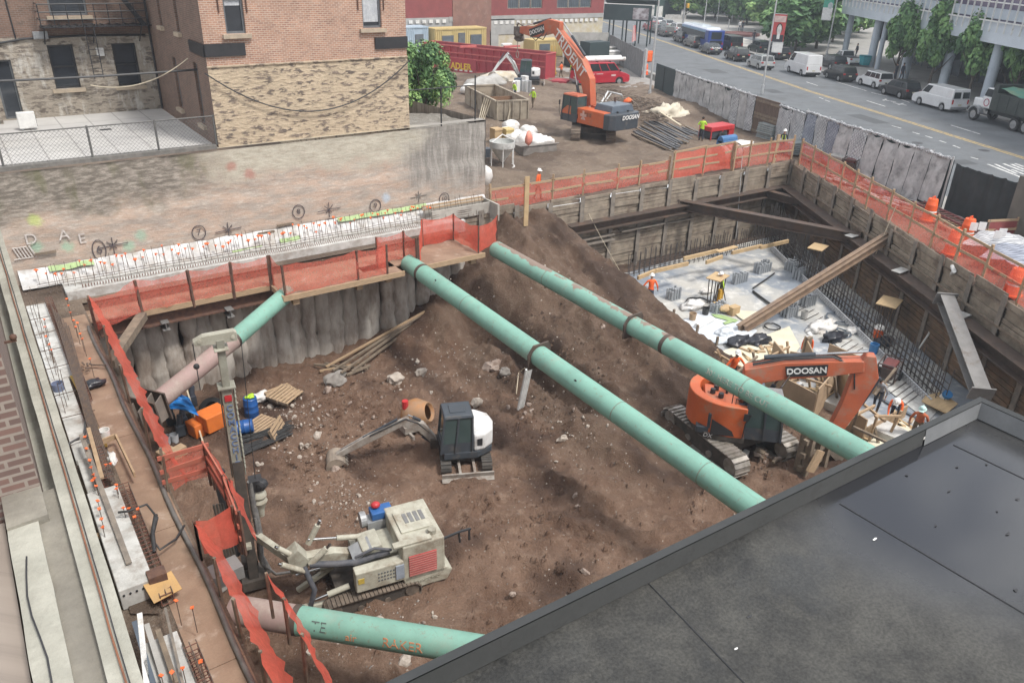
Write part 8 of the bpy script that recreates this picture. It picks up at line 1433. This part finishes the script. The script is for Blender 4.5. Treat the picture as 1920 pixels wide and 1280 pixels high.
sheet('foam_sheet','large cream foam sheet in front of the double raker',[(1330,668),(1480,612),(1500,650),(1470,690),(1360,700)],M_foam);sheet('plastic_sheet','pale bluish sheet at the left slab edge',[(1272,605),(1330,578),(1420,620),(1400,640),(1345,645),(1300,628)],M_sheetb,-4.44);sheet('foam_sheet','cream foam sheet beyond the mason board',[(1370,582),(1440,585),(1405,605),(1390,598)],M_foam,-4.43);sheet('concrete_strip','pale strip of finished slab along the rebar wall',[(1560,640),(1600,610),(1780,745),(1740,790),(1650,720)],M_concw,-4.47)
sheet('form_board','tan plywood sheet at the roof corner',[(1735,742),(1762,735),(1796,757),(1775,775),(1728,752)],M_plyn,-4.2)
for i,(px,py,r,m,lab)in enumerate(((1386,640,.6,M_bagk,'black plastic heap on the foam, left one'),(1425,637,.6,M_bagk,'black plastic heap on the foam, right one'),(1360,622,.45,M_sheetb,'white plastic bottle shape with a blue corner on the slab'),(1540,612,.75,M_bag,'white crumpled plastic by the cable coils'),(1565,632,.55,M_bagk,'black bag beside the cable coils'),(1300,572,.6,M_bag,'white crumpled sheet with a blue patch near the slab edge'),(1325,545,.35,M_bag,'white bundle behind the mason board'),(1655,640,.5,M_navy,'dark tool pile by the orange cooler'),(1600,620,.4,M_bag,'white crumpled bag right of the cable coils'))):b=MB();b.blob(Z(px,py,-4.35),(r*1.2,r*.7,r*.45),.6,i+20,3,2);single(b,'plastic_heap',m,lab,'plastic',smooth=180)
for i,(px,py,r)in enumerate(((1580,598,.85),(1590,615,.75),(1572,625,.6),(1448,613,.4),(1310,568,.7))):
 p=Z(px,py,-4.42);t=thing('cable_coil',('large blue grey cable coil, upper one','large blue grey cable coil, middle one','blue grey cable coil nearest the black bag','small dark coil under the double raker','thin grey coil by the conduits near the slab edge')[i],'coil',p);b=MB();b.path([p+V(math.cos(k*.35)*r*(1+.06*math.sin(k)),math.sin(k*.35)*r*(1+.05*math.cos(k*1.7)),.01*(k%7))for k in range(75)],.022,5);b.build('cable',M('blue grey cable',(.14,.17,.2),(.1,.12,.15),4,.5)if i<3 else M_hose,t,smooth=60)
p=Z(1645,632,-4.2);t=thing('cooler','orange water cooler with a white lid by the rebar wall','cooler',p);b=MB();b.lathe([(0,0),(.22,0),(.25,.5),(0,.5)],p,18);b.build('body',M_hio,t,smooth=40);b=MB();b.lathe([(0,.66),(.2,.64),(.26,.5),(.2,.5)],p,18);b.build('lid',M_white,t,smooth=40)
p=Z(1636,663,-4.5);b=MB();b.lathe([(0,0),(.2,0),(.22,.55),(.18,.55),(.16,.1)],p,16);single(b,'blue_bucket',M('blue bucket',(.05,.2,.45),rough=.5),'blue bucket on the slab below the orange cooler','bucket',smooth=40)
for px,py,m,lab in((1322,590,M_hose,'black bucket on the pale sheet'),(1298,600,M_plank,'tan bucket left of the black bucket'),(1507,596,M_conc,'grey bucket behind the double raker')):p=Z(px,py,-4.45);b=MB();b.lathe([(0,0),(.16,0),(.2,.42),(.18,.42),(.14,.05)],p,16);single(b,'bucket',m,lab,'bucket',smooth=40)
a=Z(1765,750,-4.4);c=Z(1778,738,-3.9);t=thing('membrane_roll','white roll with a blue end by the rebar wall','roll',a);b=MB();b.tube(a,a.lerp(c,.75),.2,n=16);b.build('roll',M_white,t,smooth=50);b=MB();b.tube(a.lerp(c,.75),c,.205,n=16);b.build('end_cap',M('blue end',(.05,.22,.5),rough=.5),t,smooth=50)
b=MB();b.tube(Z(1306,612,-4.3),Z(1335,598,-4.3),.16,n=14);single(b,'sheet_roll',M_white,'white roll lying on the pale sheet at the slab edge','roll',smooth=50)
b=MB();b.path([Z(1412,546,-4.42),Z(1425,556,-4.4),Z(1450,574,-4.38),Z(1472,592,-4.38)],.07,6);b.path([Z(1412,540,-4.4),Z(1436,524,-4.4),Z(1452,512,-4.4)],.05,6);single(b,'black_hose',M_hose,'black hose bent across the wet slab','hose',smooth=60)
t=thing('green_strip','lime green membrane strips on the slab near the conduits','membrane',Z(1370,598,-4.4));b=MB();b.add([Z(*p,-4.37)for p in((1333,588),(1355,590),(1385,600),(1378,604),(1340,594))],[(0,1,2,3,4)]);b.build('strip',M_green,t);b=MB();b.add([Z(*p,-4.36)for p in((1355,604),(1380,597),(1378,602),(1360,608))],[(0,1,2,3)]);b.build('strip',M_green,t)
b=MB();random.seed(61)
for i in range(26):x=1500+i*9;y=546+i*7.2;p=Z(x+rnd(-4,4),y+12,-4.42);q=p+V(-1.4+rnd(-.2,.2),-.2,.02);b.tube(p,q,.02,n=4)
single(b,'rebar_mat',M_rb,'loose rebar mat bars lying along the foot of the street side rebar wall','rebar')
b=MB();[b.path([Z(1590+5*k,690+3*k,-4.42),Z(1650+4*k,745+3*k,-4.42),Z(1735+3*k,790+2*k,-4.42)],.035,5)for k in range(4)];single(b,'cable_run',M('blue grey cable',(.14,.17,.2)),'blue grey cables running along the pale slab strip','cable',smooth=60)
t=thing('tripod_stand','yellow machine on a dark tripod below the mason board','stand',Z(1345,572,-4.5));p=t.location;b=MB();b.box(p+V(.1,0,.6),(.3,.25,.7));b.box(p+V(-.2,-.1,.15),(.7,.3,.2));b.build('machine',M_yel2,t,bevel=.04);b=MB();[b.tube(p+V(x,y,0),p+V(0,0,1.6),.03,n=5)for x,y in((-.5,0),(.4,.3),(.3,-.4))];b.build('leg',M_und,t)
b=MB();p=Z(1372,590,-4.5);b.box(p+V(.1,0,.25),(.6,.4,.5));b.blob(p+V(-.3,.3,.35),(.4,.3,.2),.2,1);single(b,'wooden_box',M_plyn,'small wooden box on the slab right of the tripod','box',bevel=.02)
fw=thing('timber_formwork','tan timber formwork pit with props and rails under the excavator boom','formwork',Z(1520,780,-4.5));random.seed(71);F=lambda x,y,z=-4.5:Z(x,y,z)
b=MB()
for x0,y0,x1,y1,h in((1425,742,1520,795,1.1),(1470,715,1570,735,1.2),(1520,795,1570,735,1.3),(1590,720,1650,770,1.0),(1440,700,1475,745,1.3),(1545,690,1600,715,1.0),(1610,845,1690,800,.8),(1560,815,1610,850,1.2),(1495,700,1510,735,1.5),(1560,740,1590,790,1.3)):
 p=F(x0,y0,-5);q=F(x1,y1,-5);h*=1.35;b.beam(p+V(0,0,h/2),q+V(0,0,h/2),.06,h)
b.build('panel',M('tan form plywood',(.4,.29,.19),(.33,.24,.155),1.5,.85,.1,20),fw);
for i,(x0,y0,z0,x1,y1,z1)in enumerate(((1500,720,-4.9,1490,690,-3.2),(1520,735,-4.9,1515,700,-3.2),(1545,745,-4.9,1540,700,-3),(1570,755,-4.9,1565,705,-3),(1480,700,-3.4,1560,725,-3.4),(1425,742,-4.1,1500,790,-4.1),(1590,830,-4.9,1608,770,-3),(1625,840,-4.8,1645,780,-3),(1580,790,-3.3,1640,760,-3.3),(1600,800,-3.3,1665,830,-3.3),(1640,780,-3.2,1690,780,-3.2),(1660,830,-4.7,1690,770,-3),(1640,740,-3.5,1680,690,-2.6),(1610,750,-3.3,1660,790,-3.5),(1365,700,-4.6,1345,655,-3.2),(1380,700,-3.6,1420,668,-3.4),(1400,690,-3.5,1480,650,-3.4),(1480,690,-4.6,1476,640,-3.3),(1420,712,-4.7,1412,660,-3.3),(1340,660,-3.6,1395,692,-3.6),(1575,820,-4.9,1570,780,-3.6),(1650,845,-4.8,1640,800,-3.6))):b=MB();b.beam(F(x0,y0,z0),F(x1,y1,z1),.09,.09);b.build('prop',M_plank if i%3 else M_plankd,fw)
for px,py,lab in((1505,690,'tall wide timber post with a red stripe beside the bending worker'),):p=Z(px,py,-4.5);b=MB();b.box(p+V(0,0,.8),(.35,.15,1.7));single(b,'wide_post',M_plankd,lab,'post')
sheet('form_board','white formed block beside the bending worker',[(1608,800),(1640,785),(1700,815),(1680,830)],M_concw,-4.3,'block',.4)
b=MB();b.tube(Z(1478,735,-4.3),Z(1500,722,-4.2),.2,n=14);single(b,'steel_sleeve',M_galv,'grey steel sleeve pipe lying in the formwork pit','pipe',smooth=50)
sheet('form_board','large tan plywood sheet in the formwork pit',[(1500,752),(1545,735),(1585,765),(1540,792)],M_plyn,-4.95)
sheet('form_board','muddy plywood sheet beside the formwork pit',[(1440,705),(1490,690),(1500,715),(1450,732)],M_plank,-4.42)
sheet('foam_sheet','cream foam sheets under the formwork rails',[(1600,845),(1690,790),(1720,815),(1650,860)],M_foam,-4.4)
random.seed(81)
for i in range(60):px,py=random.choice(((1600,800),(1680,800),(1560,720),(1430,665),(1640,810)));p=Z(px+rnd(-35,35),py+rnd(-22,22),-4.4);b=MB();a_=rnd(0,3);b.box(p,(rnd(.3,1.2),rnd(.08,.2),.06),Matrix.Rotation(a_,3,'Z'));single(b,'offcut',M_plank if i%2 else M_plyn,'pale timber offcut lying around the formwork','offcut','timber offcuts around the formwork')
st_=thing('strip_foundation','white concrete strip blocks with rebar along the left building','concrete beam',(.9,20,0));b=MB()
for y0,y1,z,x0,x1 in((14.9,18.9,.55,.42,1.12),(19.0,21.0,.3,.45,.85),(21.2,26.4,.18,.42,.95),(26.5,33.4,.15,.42,1.1),(9,13.3,.4,.55,1.2)):b.box(((x0+x1)/2,(y0+y1)/2,z/2),(x1-x0,y1-y0,z))
b.build('block',M_concw,st_,bevel=.02)
for i in range(4):b=MB();b.tube((.5+.13*i,14.88,.4),(.5+.13*i,14.9,.4),.025,n=8);b.build('tie_hole',M_black,st_)
def cage(lab,x,y0,y1,z,r=.13):
 t=thing('rebar_cage',lab,'rebar cage',(x,y0,z));b=MB();[b.path([(x+sx*r,y0+(y1-y0)*k/8,z+sz*r+.012*math.sin(k*2+sx))for k in range(9)],.012,5)for sx in(-1,0,1)for sz in(0,2)];b.build('bars',M_bar,t);b=MB();y=y0
 while y<y1:b.path([(x-r,y,z),(x+r,y+.02,z),(x+r,y+.03,z+2*r),(x-r,y+.02,z+2*r),(x-r,y,z)],.014,5);y+=.16
 b.build('ties',M('rusty stirrups',(.16,.07,.05)),t)
cage('rebar cage lying along the near white block',1.27,14.5,19.2,.08);cage('rebar cage in the timber frame by the walkway',.98,19.3,21.0,.3);cage('long rebar cage along the far part of the strip',1.22,24.5,33.4,.1);cage('rebar cage beside the nearest white block',1.32,8.5,12.8,.2)
ft=thing('cage_crate','timber frame around the rebar cage by the white bucket','frame',(1.1,20,.2));b=MB();b.beam((.8,21.4,.35),(1.55,21.6,.35),.05,.16);b.beam((1.55,21.6,.35),(1.6,19.4,.35),.05,.16);b.beam((.85,19.3,.6),(.95,22,.6),.1,.05);b.build('rail',M_plank,ft)
b=MB();b.beam((.78,15.6,.62),(.72,21.5,.75),.12,.04);single(b,'grey_plank',M_pile,'long grey plank lying over the strip blocks','plank');b=MB();b.beam((1.25,21.6,.12),(1.0,27.3,.12),.07,.05);single(b,'yellow_plank',M('yellow plank',(.55,.36,.08),(.48,.33,.1),3,.8),'yellow edged plank along the walkway','plank')
for i in range(7):b=MB();b.path([Z(98+5*i,575+6*i,.4),Z(150+4*i,745+5*i,.5),Z(188+5*i,885+4*i,.55)],.022,5);single(b,'long_bar',M_bar,'long brown bar running down the left strip','bar','long bars along the left strip')
capb=MB();capb.box((0,0,0),(.12,.12,.02));capb.tube((0,0,-.08),(0,0,0),.022,n=6);cp=None;random.seed(91)
CP=[(252,595,.4),(262,612,.4)]if 0 else[(86,630),(92,645),(84,612),(96,655),(132,585),(138,600),(142,612),(150,625),(168,672),(83,598),(159,818),(162,840),(168,862),(170,875),(175,888),(177,895),(198,870),(207,868),(218,915),(218,908),(231,951),(241,952),(258,953),(252,968),(183,938),(186,953),(190,972),(192,987),(360,1138),(330,1125),(302,1265),(322,1259),(342,1251),(376,1239),(180,910),(173,900),(128,572),(125,560),(145,605),(154,634)]
for i,(px,py)in enumerate(CP):
 m=M_cap
 if cp is None:cp=capb.build('rebar_cap',m,st_,local=True);o=cp
 else:o=cp.copy();C.objects.link(o);o.parent=st_
 o.location=Z(px,py,.85)-st_.location;o.rotation_euler=(rnd(-.4,.4),rnd(-.4,.4),rnd(0,3));o.scale=(.62,)*3
 b=MB();q=Z(px,py,.85);b.tube(q-V(0,0,.7),q,.012,n=4);b.build('rebar',M_bar,st_)
for i in range(24):b=MB();y=24+i*.4;b.tube((.55+.1*(i%3),y,.1),(.55+.1*(i%3)+rnd(-.05,.05),y+rnd(-.1,.1),rnd(.6,1.0)),.013,n=4);b.build('rebar',M_bar,st_)
for y in(22,23.5,25,27,28.5,30,31.5):b=MB();b.tube((.4,y,.32),(1.3,y+rnd(-.1,.1),.34),.014,n=4);b.build('rebar',M_bar,st_)
M_lid=M('tan plywood lid',(.48,.3,.12),(.42,.26,.1),2,.7,dirt=(.35,.24,.13),da=.3)
p=Z(303,1095,.35);t=thing('covered_box','rusty box with a leaning tan plywood cover on the walkway','box',p);b=MB();b.box(p+V(-.04,.14,.12),(.38,.3,.3));b.build('box',M_rust,t,bevel=.01);b=MB();b.box(p+V(0,-.12,.02),(.62,.5,.025),Matrix.Rotation(.2,3,'Z')@Matrix.Rotation(.45,3,'X'));b.build('cover',M_lid,t)
b=MB();b.path([Z(222,960,.75),Z(240,958,.8),Z(275,945,.7),Z(295,970,.5),Z(285,1010,.35),Z(300,1030,.3),Z(330,1010,.2),Z(345,985,.1)],.03,7);b.path([Z(292,965,.5),Z(286,1000,.45),Z(290,1035,.3)],.05,8);single(b,'black_hose',M_hose,'black hose looping over the white block to the rusty box','hose',smooth=60)
b=MB();b.path([Z(164,760,.4),Z(158,815,.45),Z(128,832,.3),Z(130,870,.2),Z(145,930,.15),Z(165,1010,.2),Z(195,1090,.2),Z(222,1180,.25)],.035,8);single(b,'grey_hose',M('dark grey hose',(.07,.07,.075),rough=.6),'dark grey hose running down between the strip and the left building','hose',smooth=60)
p=Z(112,735,.1);b=MB();b.lathe([(0,0),(.16,0),(.18,.34),(.16,.34),(.14,.04)],p,16);single(b,'blue_bucket',M('dusty blue bucket',(.17,.2,.3),(.14,.17,.26),3,.6),'dusty blue bucket between the bars and the left building','bucket',smooth=40)
p=Z(199,825,.02);b=MB();b.lathe([(0,0),(.13,0),(.155,.36),(.14,.36),(.12,.04)],p,16);single(b,'bucket',M_white,'white bucket standing on the left walkway','bucket',smooth=40)
b=MB();b.blob(Z(172,720,.12),(.42,.2,.14),.6,3,3,2);single(b,'black_bag',M_bagk,'crumpled black bag on the left walkway','bag',smooth=180)
for i in range(9):b=MB();p=Z(146+rnd(0,30),690+rnd(-8,14),.12);b.tube(p,p+V(rnd(-.2,.4),rnd(-.6,.2),.06),.03,n=6);single(b,'short_bar',M_bar,'short dark bar in the heap behind the black bag','bar','short bars behind the black bag')
b=MB();b.blob(Z(210,858,.55),(.1,.32,.08),.6,5,3,2);single(b,'white_rag',M_bag,'white rag hanging on the timber frame','rag',smooth=180)
p=Z(232,1180,.3);b=MB();vs=[Z(218+8*math.sin(j*.4)+(6+22*(j/9))*i/4,1135+150*j/9,.5+.05*fbm(i,j,.8,3))for j in range(10)for i in range(5)];b.add(vs,[(j*5+i,j*5+i+1,j*5+i+6,j*5+i+5)for j in range(9)for i in range(4)]);single(b,'white_wrap',M_bag,'white plastic wrap along the left building at the bottom','sheet',smooth=180)
for i,(x0,y0,x1,y1,m,lab)in enumerate(((252,1165,290,1290,M_slate,'dark blue grey board near the bottom left'),(275,1170,312,1290,M_conc,'pale grey board right of the dark board'),(310,1140,345,1290,M_pile,'narrow grey timber on the nearest white block'),(296,1180,330,1280,M_plankd,'brown timber between the grey boards'),(262,1150,276,1290,M_white,'white board left of the pale grey board'))):b=MB();b.beam(Z(x0,y0,.55),Z(x1,y1,.55),.1 if i!=2 else .05,.05);single(b,'board',m,lab,'board')
b=MB();p=Z(182,1005,.3);b.box(p,(.14,.12,.1));single(b,'timber_block',M_plank,'small timber block wedged by the grey hose','block')
sheet('earth_patch','bare earth patch between the white blocks',[(215,1060),(260,1045),(290,1120),(300,1150),(245,1150)],M_earthw,.05,'earth',.02)
# === air
m,t,bs_=nodes('hazy air');pv=t.nodes.new('ShaderNodeVolumePrincipled');pv.inputs['Color'].default_value=(.82,.9,1,1);pv.inputs['Density'].default_value=.0007;pv.inputs['Anisotropy'].default_value=.2
t.links.new(pv.outputs[0],t.nodes['Material Output'].inputs['Volume']);t.nodes.remove(bs_)
b=MB();b.box((60,100,12),(640,700,40));tag(b.build('haze',m),kind='stuff')
